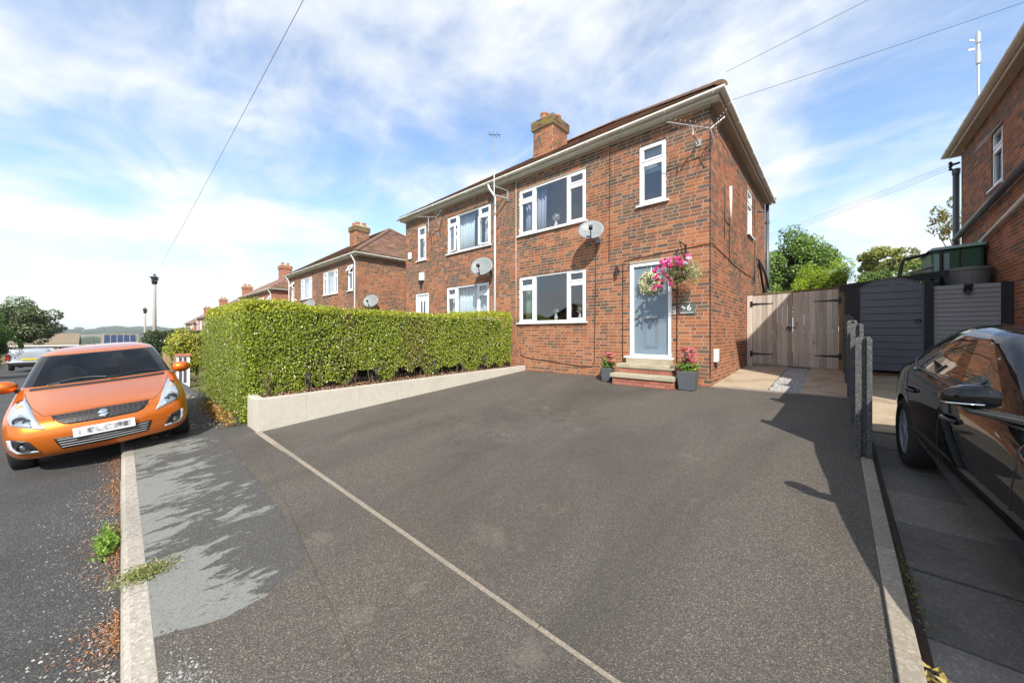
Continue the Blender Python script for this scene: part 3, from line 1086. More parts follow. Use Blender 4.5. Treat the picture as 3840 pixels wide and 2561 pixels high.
def gutter(h, pts, r=0.062, name='gutter', mat='upvc_dull'):
    """half-round open gutter along a level polyline (outer corners allowed)"""
    pts = [Vector(p) for p in pts]
    n = 9
    mb = MB(); rings = []
    for i, p in enumerate(pts):
        dirs = []
        if i > 0: dirs.append((p - pts[i - 1]).normalized())
        if i < len(pts) - 1: dirs.append((pts[i + 1] - p).normalized())
        t = sum(dirs, Vector()) / len(dirs)
        side = t.cross(Vector((0, 0, 1)))
        k = 1 / max(0.3, side.length) if len(dirs) > 1 else 1
        side = side.normalized() * (1 / max(0.5, dirs[0].dot(t.normalized())))
        ring = []
        for rr in (r, r - .006):
            seq = range(n) if rr == r else range(n - 1, -1, -1)
            for j in seq:
                an = math.pi + math.pi * j / (n - 1)
                ring.append(tuple(p + side * math.cos(an) * rr + Vector((0, 0, 1)) * (math.sin(an) * rr)))
        rings.append(len(mb.v)); mb.v += ring
    m = 2 * n
    for a, b in zip(rings, rings[1:]):
        for j in range(m):
            mb.f.append((a + j, a + (j + 1) % m, b + (j + 1) % m, b + j)); mb.m.append(0)
    return mb.build(name, mat, h, smooth=True)

def chimney(h, xc, y0, w, d, zb, zt, pots, seed=1, detail=True):
    core = MB()
    x0, x1 = xc - w / 2, xc + w / 2
    core.box(x0 + .001, x1 - .001, y0 + .001, y0 + d - .001, zb, zt - .02)
    ch = core.build('chimney', 'mortar' if detail else 'far_brick', h)
    cz = zt - 0.32
    cp = MB()
    cp.box(x0 - .055, x1 + .055, y0 - .055, y0 + d + .055, cz, cz + .30)
    if detail:
        items = []
        for (a, b, z, hh) in brick_run(w, zb, cz, []):
            items.append((Vector((x0 + (a + b) / 2, y0 + .012, z)), Vector((b - a, 0, 0)), Vector((0, 0, hh)), Vector((0, -.028, 0)), brick_tone(a, z, 99, 'front')))
        for (a, b, z, hh) in brick_run(d - .03, zb, cz, []):
            items.append((Vector((x1 - .012, y0 + .03 + (a + b) / 2, z)), Vector((0, b - a, 0)), Vector((0, 0, hh)), Vector((.028, 0, 0)), brick_tone(a, z, 99, 'side')))
        for (a, b, z, hh) in brick_run(w + .11, cz, cz + .30, []):
            c = random.choice([(0.22, 0.19, 0.07), (0.26, 0.21, 0.06), (0.14, 0.09, 0.05), (0.2, 0.12, 0.07)])
            items.append((Vector((x0 - .055 + (a + b) / 2, y0 - .055 + .006, z)), Vector((b - a, 0, 0)), Vector((0, 0, hh)), Vector((0, -.028, 0)), c))
        for (a, b, z, hh) in brick_run(d + .08, cz, cz + .30, []):
            c = random.choice([(0.20, 0.17, 0.08), (0.16, 0.12, 0.07), (0.14, 0.09, 0.05), (0.24, 0.14, 0.09)])
            items.append((Vector((x1 + .055 - .006, y0 - .025 + (a + b) / 2, z)), Vector((0, b - a, 0)), Vector((0, 0, hh)), Vector((.028, 0, 0)), c))
        pieces(ch, 'brick', 'chimney_bricks', items, 'brick', 120)
        cp.build('chimney_cap', 'lichen_mortar', ch)
    else:
        cp.build('chimney_cap', 'far_brick', ch)
    fl = MB()
    fl.hexa([(x0 - .06, y0 - .06, cz + .30), (x1 + .06, y0 - .06, cz + .30), (x1 + .06, y0 + d + .06, cz + .30), (x0 - .06, y0 + d + .06, cz + .30),
             (x0 + .1, y0 + .1, cz + .40), (x1 - .1, y0 + .1, cz + .40), (x1 - .1, y0 + d - .1, cz + .40), (x0 + .1, y0 + d - .1, cz + .40)])
    fl.build('flaunching', 'lichen_mortar', ch)
    for (px_, py_, ph) in pots:
        MB().lathe((xc + px_, y0 + py_, cz + .33), [(0.125, 0), (0.12, ph - .06), (0.14, ph - .05), (0.14, ph), (0.105, ph), (0.10, ph - .12)], 14).build('chimney_pot', 'terracotta', ch, smooth=False)

def semi(name, label, xr, W, dz, lay, detail, y0=7.83, depth=7.45, group=None, xch=None, side_openings=(), tiles=('front', 'right'), keep_b=300, keep_t=0, shows=None, over=0.155, pots=None):
    xl = xr - W
    zs = 6.15 + dz                       # soffit level
    zb = 0.1 + dz
    h = thing(name, (xr - W / 2, y0, 0.55 + dz), label, 'house', group)
    ops = [(x0 + W, x1 + W, a + dz, b + dz) for (x0, x1, a, b, kd) in lay]      # u measured from the left end
    wm = MB()
    mort = 0.0025
    wall_sheet(wm, lambda u, z, d: (xl + u, y0 + mort + d, z), ops, W - mort, zb, zs, 1, 0.10, 0)
    sop = [(a - y0, b - y0, c + dz, d + dz) for (a, b, c, d) in side_openings]
    wall_sheet(wm, lambda u, z, d: (xr - mort - d, y0 + mort + u, z), sop, depth - mort, zb, zs, 1, 0.10, 0)
    wm.quad((xl, y0 + mort, zb), (xl, y0 + depth, zb), (xl, y0 + depth, zs), (xl, y0 + mort, zs), 1)
    wm.quad((xl, y0 + depth, zb), (xr - mort, y0 + depth, zb), (xr - mort, y0 + depth, zs), (xl, y0 + depth, zs), 1)
    wall = wm.build('wall', ['mortar' if detail else 'far_brick', 'far_brick'], h)
    if detail:
        items = []
        for (a, b, z, hh) in brick_run(W, zb + .3, zs - .004, ops):
            items.append((Vector((xl + (a + b) / 2, y0 + .015, z)), Vector((b - a, 0, 0)), Vector((0, 0, hh)), Vector((0, -.03, 0)), brick_tone(a, z - dz, 6.15, 'front')))
        for (a, b, z, hh) in brick_run(depth - .034, zb + .3, zs - .004, [(p - .034, q - .034, c, d) for p, q, c, d in sop]):
            items.append((Vector((xr - .015, y0 + .034 + (a + b) / 2, z)), Vector((0, b - a, 0)), Vector((0, 0, hh)), Vector((.03, 0, 0)), brick_tone(a, z - dz, 6.15, 'side')))
        pieces(wall, 'brick', 'bricks', items, 'brick', keep_b, shows)
    # inside: a floor between the storeys, a partition and a ceiling
    im = MB()
    im.box(xl + .3, xr - .3, y0 + .35, y0 + depth - .3, 3.75 + dz, 3.85 + dz)
    im.box(xl + .3, xr - .3, y0 + .35, y0 + depth - .3, 1.0 + dz, 1.1 + dz)
    im.box(xl + .3, xr - .3, y0 + 3.2, y0 + 3.3, 1.1 + dz, 3.75 + dz)
    im.box(xl + .3, xr - .3, y0 + 3.2, y0 + 3.3, 3.85 + dz, zs)
    im.build('inner_floors', 'room_dark', h)
    # eaves
    o = over
    e = MB()
    MB().box(xl - o, xr + o, y0 - o, y0 - .002, zs, zs + .02).build('soffit', 'upvc', h)  # front soffit whiter than the sides: light bounced off the drive, put into colour
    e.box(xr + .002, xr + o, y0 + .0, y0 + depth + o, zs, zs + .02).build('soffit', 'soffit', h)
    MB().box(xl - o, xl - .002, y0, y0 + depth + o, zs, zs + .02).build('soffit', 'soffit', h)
    fm = MB()
    fm.box(xl - o - .02, xr + o + .02, y0 - o - .02, y0 - o - .001, zs - .006, zs + .12)
    fm.box(xr + o + .001, xr + o + .02, y0 - o, y0 + depth + o, zs - .006, zs + .12)
    fm.box(xl - o - .02, xl - o - .001, y0 - o, y0 + depth + o, zs - .006, zs + .12)
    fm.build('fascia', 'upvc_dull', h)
    gz_ = zs + .10
    g = o + .02 + .062
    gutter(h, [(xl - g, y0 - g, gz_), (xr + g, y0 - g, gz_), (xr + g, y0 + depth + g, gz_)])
    if detail:
        x = xr + .1
        while x > xl:
            br = MB()
            br.tube([(x, y0 - g + .067 * math.cos(a), gz_ + .067 * math.sin(a)) for a in [math.pi * (1 + k / 6) for k in range(7)]], .008, 5)
            br.build('gutter_bracket', 'upvc', h)
            x -= 0.9
        y = y0 + .3
        while y < y0 + depth:
            br = MB()
            br.tube([(xr + g + .067 * math.cos(a), y, gz_ + .067 * math.sin(a)) for a in [math.pi * (1 + k / 6) for k in range(7)]], .008, 5)
            br.build('gutter_bracket', 'upvc', h)
            y += 0.9
    # roof
    slope = 0.665
    ro = o + .07
    ex0, ex1, ey0, ey1 = xl - ro, xr + ro, y0 - ro, y0 + depth + ro
    half = (ey1 - ey0) / 2
    ze = zs + .135
    zr = ze + half * slope
    rm = MB()
    A, B, C, D = (ex0, ey0, ze), (ex1, ey0, ze), (ex1, ey1, ze), (ex0, ey1, ze)
    Ra, Rb = (ex0 + half, ey0 + half, zr), (ex1 - half, ey0 + half, zr)
    rm.quad(A, B, Rb, Ra); rm.poly([B, C, Rb]); rm.quad(C, D, Ra, Rb); rm.poly([D, A, Ra])
    roof = rm.build('roof', 'tile_far', h)
    if tiles:
        roof_tiles(roof, ex0, ex1, ey0, ey1, ze, slope, tiles, keep_t, shows=shows)
    if detail:
        hip_run(h, (B[0], B[1], B[2] + .03), (Rb[0], Rb[1], Rb[2] + .03), 15)
        hip_run(h, (C[0], C[1], C[2] + .03), (Rb[0], Rb[1], Rb[2] + .03), 15)
        hip_run(h, (Ra[0], Ra[1], Ra[2] + .03), (Rb[0], Rb[1], Rb[2] + .03), 10)
    chimney(h, xch if xch is not None else xr - W / 2, 9.7, .82, .87, 5.9 + dz, 8.97 + dz, pots or [(-.12, .25, .30), (.18, .58, .24)], detail=detail)
    return h

# the pair of houses in the middle of the picture
LAY = [(-1.67, -0.74, 1.10, 3.20, 'door'), (-1.44, -0.85, 4.47, 5.80, 'stair'), (-5.02, -2.80, 4.45, 5.77, 'three'), (-5.02, -2.80, 1.92, 3.26, 'three'),
       (-10.45, -9.55, 1.10, 3.17, 'door'), (-10.30, -9.73, 4.44, 5.76, 'stair'), (-8.40, -6.21, 4.42, 5.74, 'three'), (-8.46, -6.28, 1.92, 3.25, 'three')]
XR = -1.80
def shows_main(c):
    if c.y < 7.9 and c.x < -6.6 and c.z < 2.4:
        return False
    return True
main = semi('semi_detached_house', 'red brick pair of houses with white windows, blue-grey front door and hanging basket', XR, 11.15, 0.0, LAY, True,
            side_openings=[(11.85, 12.65, 4.43, 5.75)], shows=shows_main, keep_t=0)
for (a, b, c, d, kd) in LAY:
    if kd != 'door':
        window(main, XR + a, XR + b, c, d, 7.83, kd, open_side=(a == -8.40))
window(main, 11.85, 12.65, 4.43, 5.75, 0, 'stair', P=lambda u, d, z: (XR - d, u, z))
# curtains, blind and flowers behind the panes
curtain(-6.74, -6.0, 4.5, 5.72, 8.06, 'curtain_lilac', 'lilac curtain gathered at the left of the upstairs window over the driveway', 6)
curtain(-10.1, -9.0, 4.5, 5.70, 8.06, 'curtain_white', 'white curtain across the left of the far upstairs wide window', 8)
curtain(-8.5, -8.1, 4.5, 5.70, 8.06, 'curtain_white', 'narrow white curtain at the right of the far upstairs wide window', 3)
curtain(-10.2, -8.2, 1.98, 3.2, 8.06, 'curtain_white', 'white net curtain behind the ground-floor window above the hedge', 12)
curtain(-12.06, -11.6, 4.5, 5.72, 8.05, 'curtain_white', 'white curtain in the narrow upstairs window at the far end', 4)
curtain(-6.74, -6.45, 1.98, 3.2, 8.06, 'curtain_green', 'green curtain at the left of the ground-floor window beside the hedge', 3)
bl = MB().box(-3.17, -2.72, 8.0, 8.01, 5.22, 5.75).build('roller_blind', 'blind')
tag(bl, 'pale blue roller blind half lowered in the narrow window above the door', 'blind')

def bunch(name, loc, r, n, cols, wts, label, vase='porcelain', size=0.045):
    t = thing(name, loc, label, 'flowers')
    L = Vector(loc)
    MB().lathe(L, [(0.035, 0), (0.055, .05), (0.05, .10), (0.025, .15), (0.035, .17)], 12).build('vase', vase, t, smooth=True)
    c = np.array(L) + np.array([0, 0, .17 + r * .8])
    d = rs.normal(size=(n, 3)); d /= np.linalg.norm(d, axis=1, keepdims=True)
    P = c + d * r * rs.uniform(.45, 1, (n, 1)) * np.array([1, .5, .9])
    leaves('blossom', P, d, rs.uniform(.6, 1.2, n) * size, mixcol(cols, wts, n), 'petal', t, 0.9)
    st = MB()
    for k in range(7):
        st.tube([L + Vector((0, 0, .15)), Vector(P[k])], .003, 4)
    st.build('stem', 'leaf_stem' if 'leaf_stem' in MATS else 'bark', t)
    return t
bunch('flower_vase', (-5.62, 7.99, 4.505), .13, 160, [(.75, .40, .50), (.85, .85, .85), (.45, .55, .5)], [2, 3, 1], 'pink and white flowers in a vase on the upstairs window sill')
bunch('flower_vase', (-5.62, 7.99, 1.975), .09, 110, [(.80, .55, .4), (.35, .55, .55), (.15, .3, .1)], [2, 2, 2], 'small bunch of orange and teal flowers behind the ground-floor window')
bunch('flower_vase', (-4.86, 7.99, 1.975), .11, 90, [(.85, .85, .85), (.5, .55, .5)], [3, 1], 'white flowers behind the right pane of the ground-floor window')

# front door with frame, letter plate and panel mouldings
y = 7.83
d = MB()
d.box(-3.47, -3.385, y + .02, y + .10, 1.105, 3.20); d.box(-2.625, -2.54, y + .02, y + .10, 1.105, 3.20); d.box(-3.385, -2.625, y + .02, y + .10, 3.12, 3.20); d.box(-3.385, -2.625, y + .02, y + .10, 1.105, 1.15)
door = d.build('front_door_frame', 'upvc', main, bevel=0.006)
leaf = MB().box(-3.384, -2.626, y + .065, y + .095, 1.151, 3.119).build('door_leaf', 'door_blue', door)
mo = MB()
def mould(mb, x0, x1, z0, z1, yy, t=.012, p=.010):
    mb.box(x0, x1, yy - p, yy, z1 - t, z1); mb.box(x0, x1, yy - p, yy, z0, z0 + t)
    mb.box(x0, x0 + t, yy - p, yy, z0 + t, z1 - t); mb.box(x1 - t, x1, yy - p, yy, z0 + t, z1 - t)
mould(mo, -3.15, -2.85, 1.30, 1.93, y + .0648)
mould(mo, -3.11, -2.89, 1.34, 1.89, y + .0647, .008, .006)
mo.build('moulding', 'door_blue', leaf)
MB().box(-3.15, -2.85, y + .042, y + .0645, 1.945, 2.01).box(-3.13, -2.87, y + .036, y + .042, 1.96, 1.995).build('letter_plate', 'grey_metal', leaf)
MB().tube([(-3.34, y + .06, 1.98), (-3.34, y + .02, 1.98), (-3.26, y + .02, 1.98)], .010, 8).build('door_handle', 'grey_metal', leaf)
MB().box(-3.56, -2.49, y - .10, y + .015, 1.065, 1.104).build('door_sill', 'upvc', door, bevel=0.004)
MB().box(-3.0, -2.985, y + .055, y + .064, 2.95, 3.12).build('wreath_hook', 'upvc', leaf)
# the far house's white door
d = MB()
a, b = XR - 10.45, XR - 9.55
d.box(a, a + .07, y + .02, y + .1, 1.1, 3.17); d.box(b - .07, b, y + .02, y + .1, 1.1, 3.17); d.box(a + .07, b - .07, y + .02, y + .1, 3.10, 3.17)
fd = d.build('front_door_frame', 'upvc', main)
fl = MB().box(a + .07, b - .07, y + .06, y + .09, 1.1, 3.10).build('door_leaf', 'upvc', fd)
for k in (0, 1):
    MB().box(a + .30 + k * .19, a + .40 + k * .19, y + .052, y + .06, 1.9, 2.86).build('glazing_panel', 'dark_glass', fl)

# cables and pipes fixed to the walls
def run(name, pts, r, mat='cable', parent=main, n=6):
    return MB().tube(pts, r, n).build(name, mat, parent, smooth=True)
yc = y - .012
run('cable', [(-4.31, yc, 3.95), (-4.33, yc, 2.6), (-4.36, yc, 0.9), (-4.42, yc, .80), (-4.75, yc, .78), (-5.1, yc, .82), (-6.0, yc, .88), (-6.55, yc, .93), (-6.75, yc, 1.0), (-6.78, yc, 1.25)], .0075)
run('cable', [(-3.63, yc, 1.02), (-3.63, yc, 2.4), (-3.62, yc, 3.22), (-3.58, yc, 3.29), (-3.3, yc, 3.315), (-2.4, yc, 3.36), (-1.81, yc, 3.40), (XR + .012, y + .02, 3.40), (XR + .012, 8.7, 3.36), (XR + .012, 9.9, 3.28), (XR + .012, 11.2, 3.25), (XR + .012, 12.5, 3.27)], .007)
run('cable', [(-2.43, yc, 1.0), (-2.43, yc, 2.5), (-2.44, yc, 3.36)], .008)
run('cable', [(-3.95, yc, 6.1), (-3.96, yc, 4.2), (-3.97, yc, 3.3)], .006)
run('cable', [(-6.93, yc, 6.1), (-6.93, yc, 3.2), (-6.93, yc, 1.2)], .007, 'upvc_dull')
run('cable', [(XR - .005, yc, .75), (XR - .005, yc, 6.1)], .006)
run('downpipe', [(-7.86, y - .235, 6.20), (-7.86, y - .21, 6.08), (-7.78, y - .10, 5.90), (-7.76, y - .06, 5.82), (-7.76, y - .06, .6)], .036, 'upvc', n=10)
run('conduit', [(XR + .03, 9.48, 4.26), (XR + .03, 9.5, 5.02)], .03, 'upvc')
run('cable', [(XR + .012, 9.45, 3.3), (XR + .012, 9.46, 4.3)], .007)
run('cable', [(XR + .012, 8.95, 3.7), (XR + .012, 8.97, 4.9)], .006)
run('cable', [(XR + .012, 8.95, 4.15), (XR + .012, 9.5, 4.12)], .008)
run('cable', [(XR + .012, 13.0, 5.7), (XR + .012, 13.0, 3.2), (XR + .012, 12.75, 3.1), (XR + .012, 12.65, 3.25), (XR + .012, 12.8, 3.35), (XR + .012, 13.0, 3.2)], .010)
run('overflow_pipe', [(XR - .02, 13.5, 5.45), (XR + .2, 13.5, 5.43)], .03, 'pipe_grey')
run('waste_pipe', [(XR - .02, 13.4, 3.95), (XR + .07, 13.4, 3.92), (XR + .07, 14.9, 2.55)], .035, 'iron', n=10)
run('waste_pipe', [(XR + .07, 13.6, 3.90), (XR + .09, 14.6, 3.62), (XR + .10, 15.25, 3.20)], .042, 'pipe_grey', n=10)
run('soil_stack', [(XR + .05, 15.42, .6), (XR + .05, 15.42, 6.25)], .058, 'pipe_grey', n=12)
MB().lathe((XR + .05, 15.42, 5.5), [(.07, 0), (.07, .1)], 12).lathe((XR + .05, 15.42, 3.2), [(.07, 0), (.07, .1)], 12).build('pipe_collar', 'pipe_grey', main)
MB().box(XR + .001, XR + .06, 8.02, 8.26, 1.04, 1.30).build('meter_box', 'upvc', main, bevel=0.012)
run('cable', [(XR + .03, 8.12, 1.04), (XR + .03, 8.12, .92)], .02)
MB().box(-12.72, -12.50, y - .06, y - .001, 4.58, 4.86).build('alarm_box', 'upvc', main, bevel=0.03)
MB().box(-11.86, -11.62, y - .10, y - .001, 3.64, 3.95).build('vent_box', 'upvc_dull', main, bevel=0.01)
MB().lathe((-11.74, y - .12, 3.6), [(.05, -.12), (.07, .04)], 10).build('vent_outlet', 'iron', main)

# ------------------------------------------------------------------ the other houses of the row
def lay_row(W, o):
    L = [(-1.67 + o, -0.74 + o, 1.10, 3.20, 'door'), (-1.44 + o, -0.85 + o, 4.47, 5.80, 'stair'), (-4.75 + o, -2.70 + o, 4.47, 5.77, 'three'), (-4.75 + o, -2.70 + o, 1.92, 3.26, 'three')]
    return L + [(-W - b, -W - a, c, d, k) for (a, b, c, d, k) in L]
def row_house(xr, W, dz, label, detail, tiles, keep_b=0, keep_t=0, o=0.28, xch=None, pots=None):
    lay = lay_row(W, o)
    h = semi('semi_detached_house', label, xr, W, dz, lay, detail, group='brick houses down the street', tiles=tiles, keep_b=keep_b, keep_t=keep_t, xch=xch, pots=pots,
             shows=lambda c: c.z > 2.9 + dz * 0.3)
    for i, (a, b, c, d, kd) in enumerate(lay):
        if kd == 'door' or (c < 3 and not detail):
            continue
        window(h, xr + a, xr + b, c + dz, d + dz, 7.83, kd, simple=not detail, open_top=0 if kd == 'stair' else None)
        MB().box(xr + a + .05, xr + b - .05, 8.02, 8.04, c + dz + .05, d + dz - .05).build('net_curtain', 'curtain_white', h)
    g = .36
    for (px_, py_) in ((xr - .25, 7.83 - .05), (xr - W + .25, 7.83 - .05)):
        MB().tube([(px_, 7.83 - .235, 6.20 + dz), (px_, 7.83 - .20, 6.10 + dz), (px_, py_, 5.85 + dz), (px_, py_, 0.7 + dz)], .036, 8).build('downpipe', 'upvc', h, smooth=True)
    return h
h2 = row_house(-17.30, 10.7, -0.69, 'red brick house next beyond the hedge, tiled hip roof facing the gap', True, ('front', 'right'), 300, 300, 0.28, xch=-22.2, pots=[(-.2, .2, .24), (.02, .3, .30), (.2, .62, .26)])
X2 = -17.30
MB().tube([(X2 + .14, 8.9, 2.62 + .0), (X2 + .14, 13.0, 2.62)], .09, 10).build('wall_pipe', 'iron', h2, smooth=True)
MB().tube([(X2 + .06, 8.3, 2.36), (X2 + .06, 13.0, 2.40)], .04, 8).build('wall_pipe', 'iron', h2, smooth=True)
row_house(-31.9, 10.7, -1.2, 'third brick house along the row, showing a brick end wall and white downpipe', False, ('right',), keep_t=0)
row_house(-46.4, 10.7, -1.8, 'fourth brick house along the row, its chimney just above the hedge corner', False, ())
row_house(-61.0, 10.7, -2.35, 'fifth brick house along the row, above the yellow bush', False, ())
row_house(-75.4, 10.7, -2.9, 'farthest brick house of the row, at the foot of the street', False, ())

# ------------------------------------------------------------------ neighbour on the right
NX, NY0, NY1, NZ = 2.5, 6.55, 14.95, 6.36
nh = thing('neighbour_house', (8, NY0, .5), 'brick side wall of the house on the right, in shade above the black car', 'house')
wm = MB()
nops = [(11.84 - NY0, 12.52 - NY0, 4.66, 5.86)]
wall_sheet(wm, lambda u, z, d: (NX + .0025 + d, NY0 + u, z), nops, NY1 - NY0, 0.0, NZ, 1, .1, 0)
wm.quad((NX + .008, NY0, 0), (13.6, NY0, 0), (13.6, NY0, NZ), (NX + .008, NY0, NZ), 1)
wm.quad((NX + .008, NY1, 0), (13.6, NY1, 0), (13.6, NY1, NZ), (NX + .008, NY1, NZ), 1)
wm.quad((13.6, NY0, 0), (13.6, NY1, 0), (13.6, NY1, NZ), (13.6, NY0, NZ), 1)
nw = wm.build('wall', ['mortar', 'far_brick'], nh)
items = []
for (a, b, z, hh) in brick_run(NY1 - NY0, .3, NZ - .004, nops):
    items.append((Vector((NX + .015, NY0 + (a + b) / 2, z)), Vector((0, b - a, 0)), Vector((0, 0, hh)), Vector((-.03, 0, 0)), brick_tone(a + 20, z, 6.36, 'side')))
pieces(nw, 'brick', 'bricks', items, 'brick', 300, lambda c: c.z > 2.3 or c.y > 11.4)
MB().box(NX + .3, 13, NY0 + .3, NY1 - .3, 3.8, 3.9).box(NX + 3, NX + 3.1, NY0 + .3, NY1 - .3, 3.9, NZ).build('inner_floors', 'room_dark', nh)
window(nh, 11.84, 12.52, 4.66, 5.86, 0, 'stair', P=lambda u, d, z: (NX + d, u, z))
# the open top light stands out from the wall
tl = MB()
for (u0, u1, s0, s1) in ((11.88, 12.48, 0, .05), (11.88, 12.48, .38, .43), (11.88, 11.93, .05, .38), (12.43, 12.48, .05, .38)):
    pr = lambda u, s: (NX - .02 - s * .62, u, 5.84 - s * .78)
    tl.hexa([pr(u0, s0), pr(u1, s0), pr(u1, s1), pr(u0, s1)] + [(p[0] + .03, p[1], p[2] + .025) for p in (pr(u0, s0), pr(u1, s0), pr(u1, s1), pr(u0, s1))])
tl.build('open_top_light', 'upvc', nh)
o = .17
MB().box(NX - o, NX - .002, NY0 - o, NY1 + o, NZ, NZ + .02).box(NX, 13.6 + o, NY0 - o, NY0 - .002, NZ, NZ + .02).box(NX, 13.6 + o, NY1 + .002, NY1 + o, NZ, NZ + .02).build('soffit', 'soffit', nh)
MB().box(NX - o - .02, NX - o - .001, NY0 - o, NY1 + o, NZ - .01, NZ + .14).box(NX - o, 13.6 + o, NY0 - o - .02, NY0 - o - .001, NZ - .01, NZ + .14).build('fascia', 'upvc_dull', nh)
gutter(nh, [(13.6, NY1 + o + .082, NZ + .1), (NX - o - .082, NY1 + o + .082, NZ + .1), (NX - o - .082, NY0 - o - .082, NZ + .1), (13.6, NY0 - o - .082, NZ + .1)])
y_ = NY0
while y_ < NY1 + .3:
    MB().tube([(NX - o - .082 + .067 * math.cos(a), y_, NZ + .1 + .067 * math.sin(a)) for a in [math.pi * (1 + k / 6) for k in range(7)]], .009, 5).build('gutter_bracket', 'upvc_dull', nh)
    y_ += .9
rm = MB()
ex0, ex1, ey0, ey1, ze = NX - o - .05, 13.6 + o, NY0 - o - .05, NY1 + o + .05, NZ + .15
hf = (ey1 - ey0) / 2
Ra, Rb = (ex0 + hf, ey0 + hf, ze + hf * .7), (ex1 - hf, ey0 + hf, ze + hf * .7)
rm.quad((ex0, ey0, ze), (ex1, ey0, ze), Rb, Ra); rm.poly([(ex1, ey0, ze), (ex1, ey1, ze), Rb]); rm.quad((ex1, ey1, ze), (ex0, ey1, ze), Ra, Rb); rm.poly([(ex0, ey1, ze), (ex0, ey0, ze), Ra])
rm.build('roof', 'tile_far', nh)
run('wall_pipe', [(NX - .10, 10.0, 4.50), (NX - .10, 15.0, 4.12)], .062, 'pipe_grey', nh, 12)
run('wall_pipe', [(NX - .07, 10.0, 4.02), (NX - .07, 13.4, 3.60)], .036, 'upvc_dull', nh, 10)
run('soil_stack', [(NX - .06, 15.12, .5), (NX - .06, 15.12, 6.02)], .062, 'pipe_grey', nh, 12)
MB().lathe((NX - .06, 15.12, 5.9), [(.075, 0), (.08, .14), (.06, .15)], 12).build('pipe_collar', 'pipe_grey', nh)
MB().tube([(NX - .02, 15.0, 6.16), (NX - .16, 15.1, 6.16)], .03, 6).lathe((NX - .16, 15.1, 6.02), [(.02, 0), (.045, .03), (.02, .07), (.045, .11), (.02, .15), (.045, .19), (.02, .24)], 10).build('insulator', 'iron', nh)
mast = thing('aerial_mast', (2.60, 14.0, 6.5), 'slim white pole with a stubby head rising behind the neighbour eaves', 'aerial')
MB().tube([(2.60, 14.0, 6.3), (2.60, 14.0, 8.6)], .022, 8).build('pole', 'alu', mast)
MB().lathe((2.60, 14.0, 8.15), [(.03, 0), (.045, .02), (.045, .3), (.028, .32), (.028, .5), (.045, .52), (.045, .72), (.02, .8)], 10).build('pole_head', 'alu', mast)
MB().bar((2.54, 14.0, 8.55), (2.44, 13.97, 8.55), .03).build('bracket', 'alu', mast)
MB().bar((2.54, 14.0, 8.75), (2.46, 13.97, 8.79), .02).build('bracket', 'alu', mast)

# ------------------------------------------------------------------ dishes and aerials
def dish(loc, wall, r, label, az=35, el=22, cat='satellite dish'):
    L = Vector(loc); Wp = Vector(wall)
    nrm = Vector((math.sin(R(az)) * math.cos(R(el)), -math.cos(R(az)) * math.cos(R(el)), math.sin(R(el))))
    sx = nrm.cross(Vector((0, 0, 1))).normalized(); sy = sx.cross(nrm).normalized()
    t = thing('satellite_dish', Wp, label, cat)
    mb = MB(); n = 28; K = 6
    for side in (0, 1):
        for k in range(K + 1):
            q = k / K
            for j in range(n):
                a = 2 * math.pi * j / n
                p = L + (sx * math.cos(a) * 1.10 + sy * math.sin(a) * 0.96) * r * q + nrm * (0.20 * r * q * q - .008 * side)
                mb.v.append(tuple(p))
    for side in (0, 1):
        b0 = side * (K + 1) * n
        for k in range(K):
            for j in range(n):
                f = (b0 + k * n + j, b0 + k * n + (j + 1) % n, b0 + (k + 1) * n + (j + 1) % n, b0 + (k + 1) * n + j)
                mb.f.append(f if side == 0 else f[::-1]); mb.m.append(0)
    b1 = (K + 1) * n
    for j in range(n):
        mb.f.append((K * n + j, K * n + (j + 1) % n, b1 + K * n + (j + 1) % n, b1 + K * n + j)); mb.m.append(0)
    mb.build('reflector', 'dish_grey', t, smooth=True)
    foc = L + nrm * r * 0.95 - sy * r * .42
    MB().tube([L - sy * r * .93 + nrm * .2 * r, foc], .012, 6).build('feed_arm', 'iron', t)
    MB().obox(foc, sx * .045, sy * .035, nrm * .045).tube([foc, foc - nrm * .07], .03, 8).build('receiver', 'iron', t)
    MB().tube([L - nrm * .01, L - nrm * .10, Wp + Vector((0, -.12 if abs(Wp.x - X2) > .5 else 0, -.08)), Wp + Vector((0, 0, -.08))], .020, 8).build('bracket', 'grey_metal', t)
    MB().obox(Wp + Vector((0, -.008, -.08)), (.06, 0, 0), (0, .008, 0), (0, 0, .09)).build('wall_plate', 'grey_metal', t)
    return t
dish((-4.27, 7.50, 4.05), (-4.27, 7.83, 4.0), .275, 'grey satellite dish on the brick wall between the driveway windows', 28, 24)
dish((-8.05, 7.50, 3.66), (-8.10, 7.83, 3.6), .33, 'grey satellite dish right beside the white downpipe', 26, 22)
dish((-17.0, 8.35, 3.20), (-17.2, 8.5, 3.1), .36, 'grey satellite dish at the corner of the next house, over the hedge', 35, 22)
dish((-22.9, 7.5, 3.28), (-22.9, 7.83, 3.2), .36, 'grey satellite dish below the upstairs window of the next house', 30, 22)

